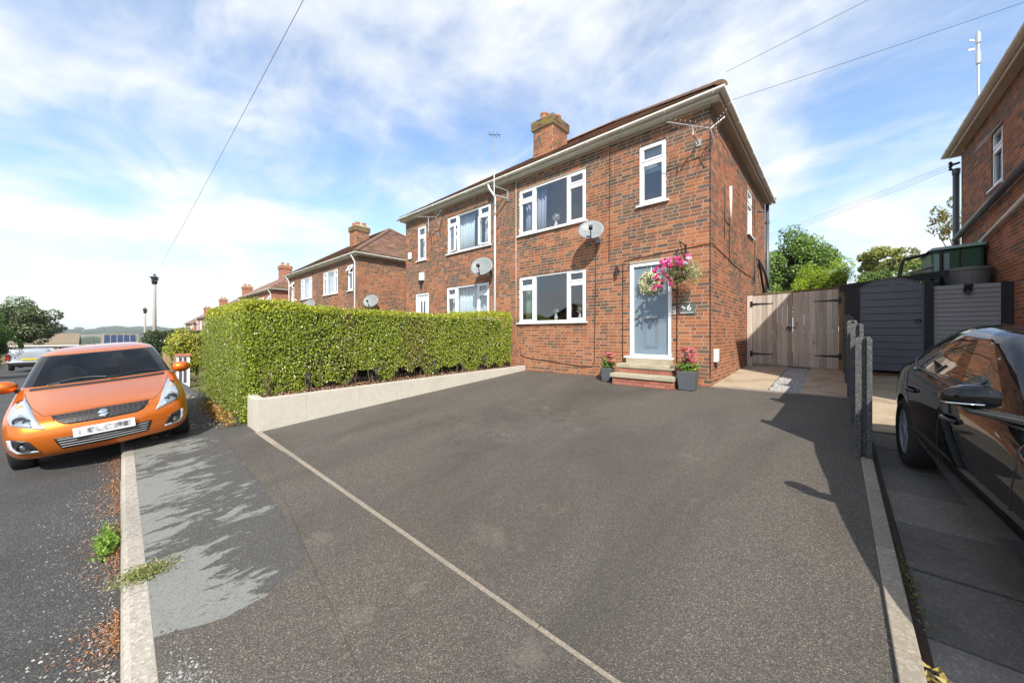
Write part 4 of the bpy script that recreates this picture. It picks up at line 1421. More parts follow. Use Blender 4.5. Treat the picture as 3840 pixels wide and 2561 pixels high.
def yagi(tname, base, mast_top, boom_dir, n, el_len, label, tilt=0.0, r=.006, grid=False):
    t = thing(tname, base, label, 'aerial')
    B = Vector(base); M = Vector(mast_top); d = Vector(boom_dir).normalized()
    run_ = MB().tube([B, Vector((M.x, M.y, B.z)), M], .014, 6); run_.build('mast', 'aerial_alu', t)
    MB().obox(B, (.05, 0, 0), (0, .012, 0), (0, 0, .07)).build('wall_plate', 'aerial_alu', t)
    Lb = 0.09 * n
    s = M - d * Lb * .4
    MB().tube([s, s + d * Lb], .011, 6).build('boom', 'aerial_alu', t)
    el = d.cross(Vector((0, 0, 1))).normalized()
    up = el.cross(d).normalized()
    for k in range(n):
        p = s + d * (0.09 * k + .03)
        q = el_len * (1 - .25 * k / n) / 2
        MB().tube([p - el * q, p + el * q], r, 5).build('element', 'aerial_alu', t)
    for sg in (-1, 1):
        rf = MB()
        for k in range(4):
            p = s + up * sg * (.05 + .06 * k) - d * (.05 + .03 * k)
            rf.tube([p - el * .26, p + el * .26], r, 5)
        rf.bar(s, s + up * sg * .25 - d * .17, .014)
        rf.build('reflector', 'aerial_alu', t)
    return t
yagi('television_aerial', (-2.02, 7.82, 5.45), (-2.02, 7.42, 5.62), (-.75, -.35, .28), 9, .34, 'television aerial bracketed at the top right corner of the brick wall', r=.0055)
yagi('television_aerial', (-10.75, 7.82, 5.25), (-10.75, 7.40, 5.78), (-.9, -.4, .12), 9, .30, 'television aerial beside the far upstairs wide window', r=.0055)
t = thing('roof_aerial', (-7.26, 7.82, 5.66), 'thin mast and small aerial rising past the gutter above the downpipe', 'aerial')
MB().obox((-7.26, 7.815, 5.75), (.03, 0, 0), (0, .012, 0), (0, 0, .16)).bar((-7.26, 7.8, 5.66), (-7.42, 7.40, 5.70), .035).bar((-7.26, 7.8, 5.9), (-7.42, 7.40, 5.96), .02).build('bracket', 'aerial_alu', t)
MB().tube([(-7.42, 7.40, 5.66), (-7.42, 7.40, 6.45)], .020, 7).tube([(-7.42, 7.40, 6.4), (-7.40, 7.40, 7.45)], .006, 5).build('mast', 'aerial_alu', t)
MB().tube([(-7.62, 7.35, 7.52), (-7.20, 7.45, 7.40)], .008, 5).tube([(-7.55, 7.30, 7.56), (-7.50, 7.44, 7.44)], .006, 5).tube([(-7.42, 7.33, 7.52), (-7.38, 7.47, 7.40)], .006, 5).tube([(-7.30, 7.38, 7.5), (-7.26, 7.50, 7.36)], .006, 5).build('boom', 'iron', t)

# ------------------------------------------------------------------ by the front door
t = thing('wall_lamp', (-3.76, 7.83, 2.98), 'black cylinder wall lamp left of the blue-grey door', 'lamp')
MB().lathe((-3.74, 7.75, 2.98), [(.036, 0), (.036, .20)], 14).build('lamp_body', 'lamp_black', t, smooth=False)
MB().lathe((-3.74, 7.75, 2.955), [(.024, 0), (.030, .025)], 12).build('lens', 'lamp_glass', t)
MB().box(-3.765, -3.715, 7.77, 7.83, 3.05, 3.11).build('bracket', 'lamp_black', t)

t = thing('house_sign', (-2.24, 7.82, 2.02), 'slate house sign with a white number 6 and flower motif', 'sign')
MB().box(-2.385, -2.085, 7.806, 7.826, 2.015, 2.225).build('slate_plate', 'slate', t, bevel=0.003)
cu = bpy.data.curves.new('number', 'FONT'); cu.body = '6'; cu.size = 0.175; cu.extrude = 0.001
to = bpy.data.objects.new('number_tmp', cu); col.objects.link(to)
dg = bpy.context.evaluated_depsgraph_get()
tm = bpy.data.meshes.new_from_object(to.evaluated_get(dg))
bpy.data.objects.remove(to)
tm.materials.clear(); tm.materials.append(MATS['white_paint'])
tm.transform(Matrix.Translation((-2.235, 7.804, 2.088)) @ Matrix.Rotation(R(90), 4, 'X'))
no = bpy.data.objects.new('number', tm); col.objects.link(no); setparent(no, t)
mf = MB()
for (cx_, cz_) in ((-2.315, 2.165), (-2.285, 2.14)):
    for k in range(5):
        a = 2 * math.pi * k / 5
        mf.lathe((cx_ + .014 * math.cos(a), 7.8045, cz_ + .014 * math.sin(a)), [(.009, 0), (.009, .001)], 8, 'y')
mf.bar((-2.30, 7.8045, 2.135), (-2.315, 7.8045, 2.09), .003)
mf.build('flower_motif', 'white_paint', t)
ln = MB(); xx = -2.362
while xx < -2.11:
    w_ = random.uniform(.006, .012); ln.box(xx, xx + w_, 7.8042, 7.8055, 2.040, 2.040 + random.choice([.010, .014, .010])); xx += w_ + .004
ln.build('street_line', 'white_paint', t)
for (sx_, sz_) in ((-2.105, 2.12), (-2.368, 2.12)):
    MB().lathe((sx_, 7.803, sz_), [(.005, 0), (.005, .004)], 8, 'y').build('screw', 'iron', t)
t = thing('doorbell', (-2.49, 7.82, 2.02), 'small white and black doorbell between the door and slate sign', 'doorbell')
MB().box(-2.512, -2.458, 7.80, 7.828, 2.02, 2.165).build('bell_case', 'upvc', t, bevel=0.006)
MB().lathe((-2.485, 7.796, 2.06), [(.017, 0), (.017, .006)], 12, 'y').build('button', 'black_plastic', t)
MB().box(-2.505, -2.465, 7.797, 7.80, 2.105, 2.15).build('camera_window', 'slate', t)

# hanging basket
t = thing('hanging_basket', (-2.26, 7.45, 2.55), 'hanging basket of pink petunias and pale trailing foliage beside the door', 'hanging basket')
MB().box(-2.275, -2.245, 7.815, 7.829, 3.05, 3.46).build('bracket_plate', 'iron', t)
MB().tube([(-2.26, 7.82, 3.42), (-2.26, 7.42, 3.44), (-2.26, 7.40, 3.41)], .010, 6).build('bracket_arm', 'iron', t)
MB().tube([(-2.26, 7.82, 3.10), (-2.26, 7.60, 3.22), (-2.26, 7.48, 3.43)], .008, 6).build('bracket_brace', 'iron', t)
for k in range(3):
    a = 2 * math.pi * k / 3 + .4
    MB().tube([(-2.26, 7.40, 3.41), (-2.26 + .17 * math.cos(a), 7.42 + .17 * math.sin(a), 2.86)], .004, 4).build('chain', 'iron', t)
MB().lathe((-2.26, 7.42, 2.64), [(.03, 0), (.12, .03), (.17, .10), (.185, .20), (.16, .20), (.02, .19)], 18).build('bowl', 'soil', t, smooth=True)
def cloud(n, c, rad, lo=.5):
    d = rs.normal(size=(n, 3)); d /= np.linalg.norm(d, axis=1, keepdims=True)
    return np.array(c) + d * np.array(rad) * (rs.uniform(lo, 1, (n, 1))), d
P, N = cloud(900, (-2.30, 7.40, 2.88), (.33, .26, .20), .2)
leaves('foliage', P, N + rs.normal(scale=.6, size=N.shape), rs.uniform(.025, .05, 900), mixcol([(.10, .17, .04), (.20, .26, .05), (.33, .34, .10)], [3, 2, 2], 900), 'leaf', t, .55)
P, N = cloud(1300, (-2.03, 7.42, 2.80), (.20, .22, .26), .2)
leaves('trailing_foliage', P, N + rs.normal(scale=.6, size=N.shape), rs.uniform(.02, .04, 1300), mixcol([(.46, .44, .26), (.35, .33, .14), (.55, .52, .36)], [3, 2, 3], 1300), 'leaf', t, .6)
P, N = cloud(520, (-2.36, 7.36, 2.70), (.26, .20, .17), .35)
leaves('foliage', P, N + rs.normal(scale=.6, size=N.shape), rs.uniform(.02, .045, 520), mixcol([(.14, .22, .05), (.26, .30, .07), (.40, .38, .16)], [3, 2, 2], 520), 'leaf', t, .55)
cl = []
for k in range(95):
    u = random.random()
    if u < .55:
        c = (random.uniform(-2.58, -2.02), random.uniform(7.16, 7.5), random.uniform(2.93, 3.10))
    else:
        c = (random.uniform(-2.74, -2.35), random.uniform(7.2, 7.5), random.uniform(2.52, 2.98))
    cl.append(c)
PP = []; NN = []; CC = []
for c in cl:
    pc = random.choice([(.62, .03, .20), (.70, .06, .30), (.55, .02, .16), (.66, .10, .36)]) if c[0] < -2.1 or random.random() < .7 else (.62, .5, .62)
    nf = Vector((random.uniform(-.5, .5), -1, random.uniform(-.2, .8))).normalized()
    sx = nf.cross(Vector((0, 0, 1))).normalized(); sy = sx.cross(nf)
    for j in range(6):
        a = 2 * math.pi * j / 6
        PP.append(Vector(c) + (sx * math.cos(a) + sy * math.sin(a)) * .019); NN.append(nf + (sx * math.cos(a) + sy * math.sin(a)) * .35); CC.append(pc)
PP = np.array([tuple(p) for p in PP]); NN = np.array([tuple(p) for p in NN]); CC = np.array(CC)
leaves('petunias', PP, NN, np.full(len(PP), .042), CC * rs.uniform(.8, 1.15, (len(CC), 1)), 'petal', t, 1.0, .05)
for ch in t.children:
    if ch.name.split('.')[0] in ('foliage', 'trailing_foliage', 'petunias'):
        ch['kind'] = 'stuff'

# wreath on the door
t = thing('door_wreath', (-2.99, 7.86, 2.49), 'round wreath of cream and peach flowers hung on the front door', 'wreath')
n = 1500
a = rs.uniform(0, 2 * math.pi, n)
rr = .165 + rs.normal(scale=.042, size=n)
P = np.stack([-2.99 + rr * np.cos(a), 7.83 - np.abs(rs.normal(scale=.035, size=n)), 2.735 + rr * np.sin(a) * 1.05], 1)
N = np.stack([np.cos(a) * .4, -np.ones(n), np.sin(a) * .4], 1) + rs.normal(scale=.5, size=(n, 3))
leaves('wreath_flowers', P, N, rs.uniform(.02, .05, n), mixcol([(.78, .74, .58), (.72, .45, .26), (.34, .38, .16), (.80, .80, .74), (.66, .56, .22)], [4, 1.3, 2.2, 3, 1], n), 'petal', t, .7)
mb = MB(); mb.tube([(-2.99 + .165 * math.cos(2 * math.pi * k / 20), 7.845, 2.735 + .172 * math.sin(2 * math.pi * k / 20)) for k in range(21)], .022, 6)
mb.build('ring', 'bark', t)
MB().tube([(-2.992, 7.87, 2.91), (-2.992, 7.872, 3.0)], .004, 4).build('ribbon', 'upvc', t)

# door steps
t = thing('doorstep', (-2.95, 7.4, .55), 'two stone steps on red brick risers under the front door', 'steps')
for (x0, x1, yf, ztop) in ((-3.60, -2.36, 7.42, .955), (-3.60, -2.28, 7.12, .765)):
    MB().box(x0, x1, yf, 7.80 if ztop > .9 else 7.46, ztop - .085, ztop).build('step_slab', 'step_stone', t, bevel=0.012)
MB().box(-3.5, -2.5, 7.72, 7.815, .955, 1.062).build('threshold_block', 'step_stone', t)
MB().box(-3.54, -2.42, 7.46, 7.80, .45, .868).box(-3.54, -2.32, 7.17, 7.45, .40, .678).build('step_core', 'mortar', t)
SB = [(.38, .14, .095), (.42, .165, .115), (.34, .125, .085)]
items = []
def rbricks(x0, x1, yf, z0, rows):
    for r_ in range(rows):
        xx = x0 - (.11 if r_ % 2 else 0)
        while xx < x1:
            a, b = max(xx, x0), min(xx + .215, x1)
            if b - a > .04:
                items.append((Vector(((a + b) / 2, yf + .015, z0 + r_ * .075 + .0325)), Vector((b - a, 0, 0)), Vector((0, 0, .065)), Vector((0, -.03, 0)), random.choice(SB)))
            xx += .225
    yy = yf + .032
    for r_ in range(rows):
        y2 = yy
        while y2 < yf + .28:
            items.append((Vector((x1 - .015, y2 + .05, z0 + r_ * .075 + .0325)), Vector((0, .1, 0)), Vector((0, 0, .065)), Vector((.03, 0, 0)), random.choice(SB))); y2 += .11
rbricks(-3.555, -2.305, 7.155, .53, 2)
rbricks(-3.555, -2.405, 7.445, .77, 1)
pieces(t, 'brick', 'step_bricks', items, 'brick', 120)

def planter(loc, w, hgt, label, flip):
    x, y, z = loc
    t = thing('flower_planter', loc, label, 'planter')
    a, b = w * .40, w * .5
    mb = MB()
    mb.hexa([(x - a, y - a, z), (x + a, y - a, z), (x + a, y + a, z), (x - a, y + a, z), (x - b, y - b, z + hgt), (x + b, y - b, z + hgt), (x + b, y + b, z + hgt), (x - b, y + b, z + hgt)])
    mb.build('pot', 'planter_grey', t, bevel=.012)
    MB().box(x - b + .03, x + b - .03, y - b + .03, y + b - .03, z + hgt, z + hgt + .012).build('compost', 'soil', t)
    n = 420
    P, N = cloud(n, (x, y, z + hgt + .10), (w * .62, w * .6, .17), .3)
    leaves('foliage', P, N + rs.normal(scale=.5, size=N.shape) + np.array([0, 0, .5]), rs.uniform(.045, .085, n), mixcol([(.16, .28, .04), (.24, .36, .06), (.10, .2, .04)], [3, 3, 1], n), 'leaf_gloss', t, .5)
    PP = []; NN = []; CC = []
    st = MB()
    for k in range(46 if flip else 22):
        c = Vector((x + random.gauss(.06 if not flip else .02, w * .2), y + random.gauss(-.02, w * .2), z + hgt + random.uniform(.16, .46 if flip else .34)))
        st.tube([(x + random.uniform(-.05, .05), y, z + hgt), tuple(c)], .003, 4)
        nf = Vector((random.uniform(-.3, .3), random.uniform(-.6, 0), 1)).normalized()
        sx = nf.cross(Vector((0, 1, 0))).normalized(); sy = sx.cross(nf)
        pc = random.choice([(.62, .17, .20), (.55, .13, .16), (.68, .24, .26)])
        for j in range(8):
            a_ = 2 * math.pi * j / 8
            dd = sx * math.cos(a_) + sy * math.sin(a_)
            PP.append(c + dd * .033); NN.append(nf + dd * .2); CC.append(pc)
        PP.append(c + nf * .008); NN.append(nf); CC.append((.25, .06, .02))
    leaves('blossom', np.array([tuple(p) for p in PP]), np.array([tuple(p) for p in NN]), np.full(len(PP), .058), np.array(CC), 'petal', t, .65, .05)
    st.build('stems', 'bark', t)
planter((-2.09, 7.36, gy(7.36) + .004), .33, .36, 'large grey pot of coral coneflowers right of the door steps', True)
planter((-3.80, 7.42, gy(7.42) + .004), .24, .31, 'small grey pot of coral coneflowers left of the door steps', False)

# ------------------------------------------------------------------ retaining wall, bark bed, hedge
t = thing('retaining_wall', (-6.62, 4.5, .1), 'low pale rendered retaining wall between the driveway and the hedge', 'wall')
def ztop(y): return 0.60 + (y - 1.42) * 0.0145
ys = [1.405, 2.10, 3.0, 3.75, 4.7, 5.6, 6.6, 7.80]
for a, b in zip(ys, ys[1:]):
    MB().hexa([(-6.70, a, -.1), (-6.55, a, -.1), (-6.55, b - .002, -.1), (-6.70, b - .002, -.1), (-6.70, a, ztop(a)), (-6.55, a, ztop(a)), (-6.55, b - .002, ztop(b)), (-6.70, b - .002, ztop(b))]).build('wall_section', 'wall_render', t, bevel=.004)
MB().box(-7.18, -6.704, 1.405, 1.54, -.1, ztop(1.4)).build('wall_return', 'wall_render', t, bevel=.02)
bed = struct(sheet('planting_bed', list(np.linspace(-8.3, -6.70, 6)), list(np.linspace(1.54, 7.8, 12)), 0, 'soil', zf=lambda x, y: ztop(y) - .045 + .02 * mnoise.noise(Vector((x * 4, y * 4, 0)))))
n = 5200
P = np.stack([rs.uniform(-7.6, -6.715, n), rs.uniform(1.56, 7.78, n), np.zeros(n)], 1)
P[:, 2] = 0.565 + (P[:, 1] - 1.42) * .0145 + rs.uniform(0, .03, n)
o = leaves('bark_mulch', P, np.array([0, 0, 1.0]) + rs.normal(scale=.55, size=(n, 3)), rs.uniform(.025, .06, n), mixcol([(.30, .17, .10), (.20, .11, .065), (.40, .26, .17), (.12, .07, .045)], [3, 3, 2, 2], n), 'chip', None, .5, .05)
stuff(o, 'brown bark chippings spread along the foot of the hedge', 'bark mulch')

def hedge(name, boxes, label, n_per, cols, wts, size=.036, mat='leaf_gloss', brown=None, top=None, cat='hedge', core='hedge_core', rough=.06, stems=True, group=None, swell=None):
    """boxes: x0,x1,y0,y1,z0,z1; faces sampled by area, pushed about by noise"""
    b0 = boxes[0]
    t = thing(name, ((b0[0] + b0[1]) / 2, (b0[2] + b0[3]) / 2, b0[4]), label, cat, group)
    Ps = []; Ns = []
    cm = MB()
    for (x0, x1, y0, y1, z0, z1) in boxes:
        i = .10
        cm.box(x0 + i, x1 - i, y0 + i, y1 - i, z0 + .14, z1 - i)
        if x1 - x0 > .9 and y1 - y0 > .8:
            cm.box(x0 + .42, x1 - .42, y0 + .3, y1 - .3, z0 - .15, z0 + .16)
        fs = [((x0, y0, z0), (x1 - x0, 0, 0), (0, 0, z1 - z0), (0, -1, 0)), ((x1, y0, z0), (0, y1 - y0, 0), (0, 0, z1 - z0), (1, 0, 0)),
              ((x0, y0, z1), (x1 - x0, 0, 0), (0, y1 - y0, 0), (0, 0, 1)), ((x0, y0, z0), (0, y1 - y0, 0), (0, 0, z1 - z0), (-1, 0, 0)), ((x0, y1, z0), (x1 - x0, 0, 0), (0, 0, z1 - z0), (0, 1, 0))]
        for O, U, Vv, N in fs:
            O, U, Vv, N = map(np.array, (O, U, Vv, N))
            area = np.linalg.norm(U) * np.linalg.norm(Vv)
            w = 1.0 if (N[1] < 0 or N[0] > 0) else (.8 if N[2] > 0 else .25)
            k = int(area * n_per * w)
            p = O + U * rs.rand(k, 1) + Vv * rs.rand(k, 1)
            if rough < .09:
                if N[2] > .5:
                    de = np.minimum(np.minimum(p[:, 0] - x0, x1 - p[:, 0]), np.minimum(p[:, 1] - y0, y1 - p[:, 1]))
                    p[:, 2] -= .10 * (1 - np.clip(de / .22, 0, 1)) ** 2
                else:
                    a_ = 0 if abs(N[1]) > .5 else 1
                    lo_, hi_ = (x0, x1) if a_ == 0 else (y0, y1)
                    de = np.minimum(p[:, a_] - lo_, hi_ - p[:, a_])
                    tt_ = np.clip((p[:, 2] - (z1 - .22)) / .22, 0, 1)
                    p = p - N[None] * (.10 * tt_ ** 2 + .12 * (1 - np.clip(de / .25, 0, 1)) ** 2)[:, None]
            Ps.append(p); Ns.append(np.tile(N, (k, 1)))
    P = np.concatenate(Ps).astype(float); N = np.concatenate(Ns).astype(float)
    # round the arrises a little and wave the faces
    off = np.array([mnoise.noise(Vector((p[0] * 1.6, p[1] * 1.6, p[2] * 1.6))) + .5 * mnoise.noise(Vector((p[0] * 5, p[1] * 5, p[2] * 5))) for p in P])
    depth = np.abs(rs.normal(scale=.07, size=len(P)))
    lowm = (np.abs(N[:, 2]) < .5) & (P[:, 2] < boxes[0][4] + .3)
    drop = np.array([mnoise.noise(Vector((p[0] * 3, p[1] * 3, 5))) for p in P])
    P[:, 2] -= lowm * np.clip(drop * .35 + .06, -.05, .2) * np.clip(1 - (P[:, 2] - boxes[0][4]) / .3, 0, 1)
    P = P + N * (off * rough - depth + .02)[:, None]
    z1 = boxes[0][5]
    e = np.clip((P[:, 2] - (z1 - .16)) / .16, 0, 1)
    cx_ = np.array([(b0[0] + b0[1]) / 2, (b0[2] + b0[3]) / 2, 0])
    if top is not None:
        P[:, 2] += top(P) * np.clip((P[:, 2] - 1.0) / .8, 0, 1)
    if swell is not None:
        P[:, 0] += swell(P)
    # ragged tips above the clipped top
    tip = (N[:, 2] > .5) & (rs.rand(len(P)) < .18)
    P[tip, 2] += np.abs(rs.normal(scale=.035, size=tip.sum()))
    Nn = N + rs.normal(scale=.60, size=P.shape) + np.array(SUN)[None] * .55
    C = mixcol(cols, wts, len(P), .22)
    # inner leaves are older and darker in hue, tips fresh
    fresh = (P[:, 2] > z1 - .10) & (rs.rand(len(P)) < .6)
    C[fresh] = np.clip(C[fresh] * np.array([1.5, 1.25, .8]), 0, 1)
    if brown is not None:
        f = brown(P)
        sel = rs.rand(len(P)) < f
        C[sel] = mixcol([(.24, .16, .08), (.30, .22, .10), (.20, .20, .07)], [2, 2, 1], int(sel.sum()), .2)
    o = leaves('foliage', P, Nn, rs.uniform(.7, 1.25, len(P)) * size, C, mat, t, .62)
    o['kind'] = 'stuff'
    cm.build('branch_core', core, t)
    return t
def htop(P):
    return np.where(P[:, 0] > -8.2, np.interp(P[:, 1], [1.3, 3.4, 5.5, 6.6, 7.4], [.08, .0, .0, .09, .12]), .09)
def hswell(P):
    u = np.clip((P[:, 1] - 5.9) / 1.5, 0, 1)
    lean = np.clip((P[:, 0] + 7.6) / .5, 0, 1)
    endr = np.clip((P[:, 1] - 7.25) / .35, 0, 1) ** 2 * .12
    return lean * (.38 * u * u * (3 - 2 * u) - endr)
def hbrown(P):
    a = np.exp(-((P[:, 1] - 4.55) / .33) ** 2) * np.interp(P[:, 2], [.7, 1.4, 2.0], [.55, .5, .25])
    b = np.exp(-((P[:, 1] - 3.05) / .22) ** 2) * .22
    return np.where(P[:, 0] > -7.5, a + b, .03)
GREENS = [(.23, .285, .028), (.32, .38, .038), (.15, .20, .026), (.41, .46, .055), (.43, .46, .16)]
hg = hedge('privet_hedge', [(-8.15, -7.09, 1.36, 7.55, .83, 2.10), (-11.3, -7.10, 1.38, 2.35, .22, 2.12)], 'tall clipped green privet hedge along the retaining wall and pavement', 4300,
           GREENS, [4, 4, 2.5, 2.5, .7], .037, top=htop, brown=hbrown, swell=hswell)
# yellower growth low down on the pavement side
n = 5200
P = np.stack([rs.uniform(-11.35, -7.1, n), 1.36 - np.abs(rs.normal(scale=.07, size=n)) + .02, rs.beta(1.2, 1.5, n) * 1.8 + .12], 1)
P[:, 1] -= .10 * np.clip(1 - P[:, 2] / 1.4, 0, 1)
o = leaves('side_shoots', P, np.array([.5, -1, .3]) + rs.normal(scale=.6, size=(n, 3)), rs.uniform(.022, .042, n), mixcol([(.18, .24, .04), (.26, .28, .05), (.10, .17, .03), (.30, .24, .07)], [3, 2, 2, .7], n), 'leaf', hg, .55)
o['kind'] = 'stuff'
sm = MB()
for k in range(150):
    yy = random.uniform(1.65, 7.3); xx = random.uniform(-7.6, -7.05)
    z0 = ztop(yy) - .05
    q = (xx + random.uniform(-.12, .12), yy + random.uniform(-.15, .15), 1.05)
    sm.tube([(xx, yy, z0), ((xx + q[0]) / 2 + random.uniform(-.03, .03), (yy + q[1]) / 2, (z0 + 1.05) / 2), q], [.012, .009, .006], 5)
for k in range(60):
    xx = random.uniform(-11.2, -7.2); yy = random.uniform(1.5, 2.1)
    sm.tube([(xx, yy, 0.05), (xx + random.uniform(-.1, .1), yy, .5)], [.012, .007], 5)
o = sm.build('stems', 'bark', hg); o['kind'] = 'stuff'
# dry orange growth at the hedge foot by the pavement
n = 1500
P = np.stack([-8.6 + rs.normal(scale=.75, size=n), 1.30 - np.abs(rs.normal(scale=.10, size=n)), .10 + np.abs(rs.normal(scale=.07, size=n))], 1)
P = P[(P[:, 0] < -7.2) & (P[:, 0] > -11)]
o = leaves('dry_weeds', P, np.array([0, -.3, 1.0]) + rs.normal(scale=.6, size=P.shape), rs.uniform(.03, .07, len(P)), mixcol([(.50, .24, .08), (.58, .36, .14), (.40, .16, .06), (.30, .30, .08)], [3, 3, 2, 1], len(P)), 'leaf', None, .4)
stuff(o, 'dry orange weeds along the foot of the hedge on the pavement', 'weeds')

# solar stake lights along the bed
nth = ['nearest', 'second nearest', 'third nearest', 'farthest']
for (sy, sz), w in zip(((2.23, .93), (3.47, .94), (4.88, .985), (6.45, 1.03)), nth):
    z0 = ztop(sy) - .03
    t = thing('stake_light', (-6.85, sy, z0), 'black solar stake light in the bark bed, %s to the street of the four' % w if w != 'farthest' else 'black solar stake light in the bark bed, closest to the house of the four', 'garden light', 'solar stake lights along the hedge')
    MB().lathe((-6.85, sy, z0), [(.010, 0), (.010, sz - z0 - .12)], 8).build('stake', 'lamp_black', t)
    MB().lathe((-6.85, sy, sz - .12), [(.018, 0), (.038, .085)], 12).build('lens', 'pipe_grey', t)
    MB().lathe((-6.85, sy, sz - .035), [(.044, 0), (.046, .018), (.030, .035)], 12).build('cap', 'lamp_black', t)

# ------------------------------------------------------------------ wooden side gate
GY = 11.75
g = thing('side_gate', (-.8, GY, .72), 'pale timber double gate with black strap hinges beside the house', 'gate')
gb, gt = gy(GY) + .05, 2.66
def leaf_boards(x0, x1, n, slope0, slope1):
    w = (x1 - x0) / n
    for k in range(n):
        a, b = x0 + k * w + .002, x0 + (k + 1) * w - .002
        yy = GY - .022 + random.uniform(-.003, .003)
        top = gt + np.interp((a + b) / 2, [-1.7, .1], [-.02, .04])
        MB().box(a, b, yy, yy + .02, gb + np.interp((a + b) / 2, [-1.7, .1], [.03, -.03]), float(top)).build('gate_board', 'gate_wood', g, bevel=.003)
leaf_boards(-1.66, -.794, 8, 0, 0)
leaf_boards(-.786, .085, 8, 0, 0)
for (x0, x1) in ((-1.66, -.80), (-.785, .085)):
    for zz in (1.0, 1.7, 2.35):
        MB().box(x0 + .02, x1 - .02, GY + .002, GY + .04, zz, zz + .11).build('ledge', 'gate_wood', g)
MB().box(-1.79, -1.665, GY - .05, GY + .05, gb - .2, 2.66).build('gate_post', 'gate_wood', g, bevel=.004)
MB().box(.09, .185, GY - .05, GY + .05, gb - .3, 2.72).build('gate_post', 'post_wood', g, bevel=.004)
MB().hexa([(-1.79, GY + .02, 2.665), (.20, GY + .02, 2.72), (.20, GY + .12, 2.72), (-1.79, GY + .12, 2.665), (-1.79, GY + .02, 2.70), (.20, GY + .02, 2.765), (.20, GY + .12, 2.765), (-1.79, GY + .12, 2.70)]).build('top_rail', 'rail_wood', g)
for (xx, sg) in ((-1.66, 1), (.085, -1)):
    for zz in (1.06, 2.42):
        h = MB()
        h.hexa([(xx, GY - .032, zz - .03), (xx + sg * .46, GY - .032, zz - .006), (xx + sg * .46, GY - .025, zz - .006), (xx, GY - .025, zz - .03),
                (xx, GY - .032, zz + .03), (xx + sg * .46, GY - .032, zz + .010), (xx + sg * .46, GY - .025, zz + .010), (xx, GY - .025, zz + .03)])
        h.box(xx - .055 * (1 if sg > 0 else 0) - (.0 if sg > 0 else 0), xx + (.0 if sg > 0 else .055), GY - .058, GY - .05, zz - .08, zz + .08)
        h.build('strap_hinge', 'iron', g)
MB().tube([(-.88 + .05 * math.cos(2 * math.pi * k / 14), GY - .05, 1.72 + .05 * math.sin(2 * math.pi * k / 14)) for k in range(15)], .007, 6).lathe((-.88, GY - .03, 1.77), [(.03, -.03), (.03, .004)], 12, 'y').bar((-.88, GY - .04, 1.775), (-.70, GY - .04, 1.765), .018).build('ring_latch', 'iron', g)

# ------------------------------------------------------------------ charcoal arched gate, cladding panel, shed
AY = 11.3
t = thing('arched_gate', (.92, AY, .76), 'charcoal arched gate of horizontal boards between dark posts', 'gate')
x0, x1 = .45, 1.385
zb_, zsh, zar = .80, 2.66, 2.83
nb = 13
zz = zb_
hh = (zar - zb_) / nb
def arch(x):
    u = (x - (x0 + x1) / 2) / ((x1 - x0) / 2)
    return zsh + (zar - zsh) * (1 - u * u)
for k in range(nb):
    za, zb2 = zz + .006, zz + hh - .003
    mb = MB()
    N_ = 14
    pts = []
    for j in range(N_ + 1):
        xx = x0 + .01 + (x1 - x0 - .02) * j / N_
        pts.append((xx, min(zb2, arch(xx) - .02)))
    seg = [(p, q) for p, q in zip(pts, pts[1:]) if min(p[1], q[1]) > za + .004]
    for (p, q) in seg:
        mb.hexa([(p[0], AY - .022, za), (q[0], AY - .022, za), (q[0], AY, za), (p[0], AY, za), (p[0], AY - .012, p[1]), (q[0], AY - .012, q[1]), (q[0], AY, q[1]), (p[0], AY, p[1])])
    if mb.v:
        mb.build('gate_board', 'gate_dark', t)
    zz += hh
fr_ = MB()
for j in range(20):
    a = x0 + (x1 - x0) * j / 20; b = x0 + (x1 - x0) * (j + 1) / 20
    fr_.hexa([(a, AY - .03, arch(a) - .02), (b, AY - .03, arch(b) - .02), (b, AY + .02, arch(b) - .02), (a, AY + .02, arch(a) - .02), (a, AY - .03, arch(a)), (b, AY - .03, arch(b)), (b, AY + .02, arch(b)), (a, AY + .02, arch(a))])
fr_.box(x0 - .012, x0 + .008, AY - .03, AY + .02, zb_, zsh).box(x1 - .008, x1 + .012, AY - .03, AY + .02, zb_, zsh)
fr_.build('gate_frame', 'gate_dark', t)
MB().box(x0, x1, AY + .003, AY + .02, zb_, zsh).build('backing', 'shed_dark', t)
MB().tube([(1.31 + .04 * math.cos(2 * math.pi * k / 12), AY - .045, 1.87 + .04 * math.sin(2 * math.pi * k / 12)) for k in range(13)], .007, 6).box(1.26, 1.36, AY - .035, AY - .024, 1.89, 1.92).build('ring_handle', 'iron', t)
for (a, b, zt_) in ((.19, .435, 2.62), (1.40, 1.525, 2.70)):
    MB().box(a, b, AY - .05, AY + .06, .6, zt_).build('gate_post', 'shed_dark', t)
t = thing('fence_panel', (1.95, AY, .75), 'grey panel of narrow horizontal slats left of the neighbour wall', 'fence')
zz = .78
while zz < 2.56:
    MB().hexa([(1.53, AY - .014, zz), (2.365, AY - .014, zz), (2.365, AY + .02, zz), (1.53, AY + .02, zz), (1.53, AY - .002, zz + .084), (2.365, AY - .002, zz + .084), (2.365, AY + .02, zz + .084), (1.53, AY + .02, zz + .084)]).build('slat', 'panel_grey', t)
    zz += .091
MB().box(2.37, 2.49, AY - .06, AY + .05, .6, 2.60).build('fence_post', 'shed_dark', t)
MB().box(1.53, 2.365, AY + .021, AY + .035, .78, 2.55).build('backing', 'shed_dark', t)
t = thing('floodlight', (1.96, AY - .1, 2.44), 'small black solar floodlight at the top of the grey slat panel', 'lamp')
MB().obox((1.96, AY - .09, 2.515), (.055, 0, 0), (0, .012, .012), (0, -.045, .065)).build('lamp_head', 'lamp_black', t)
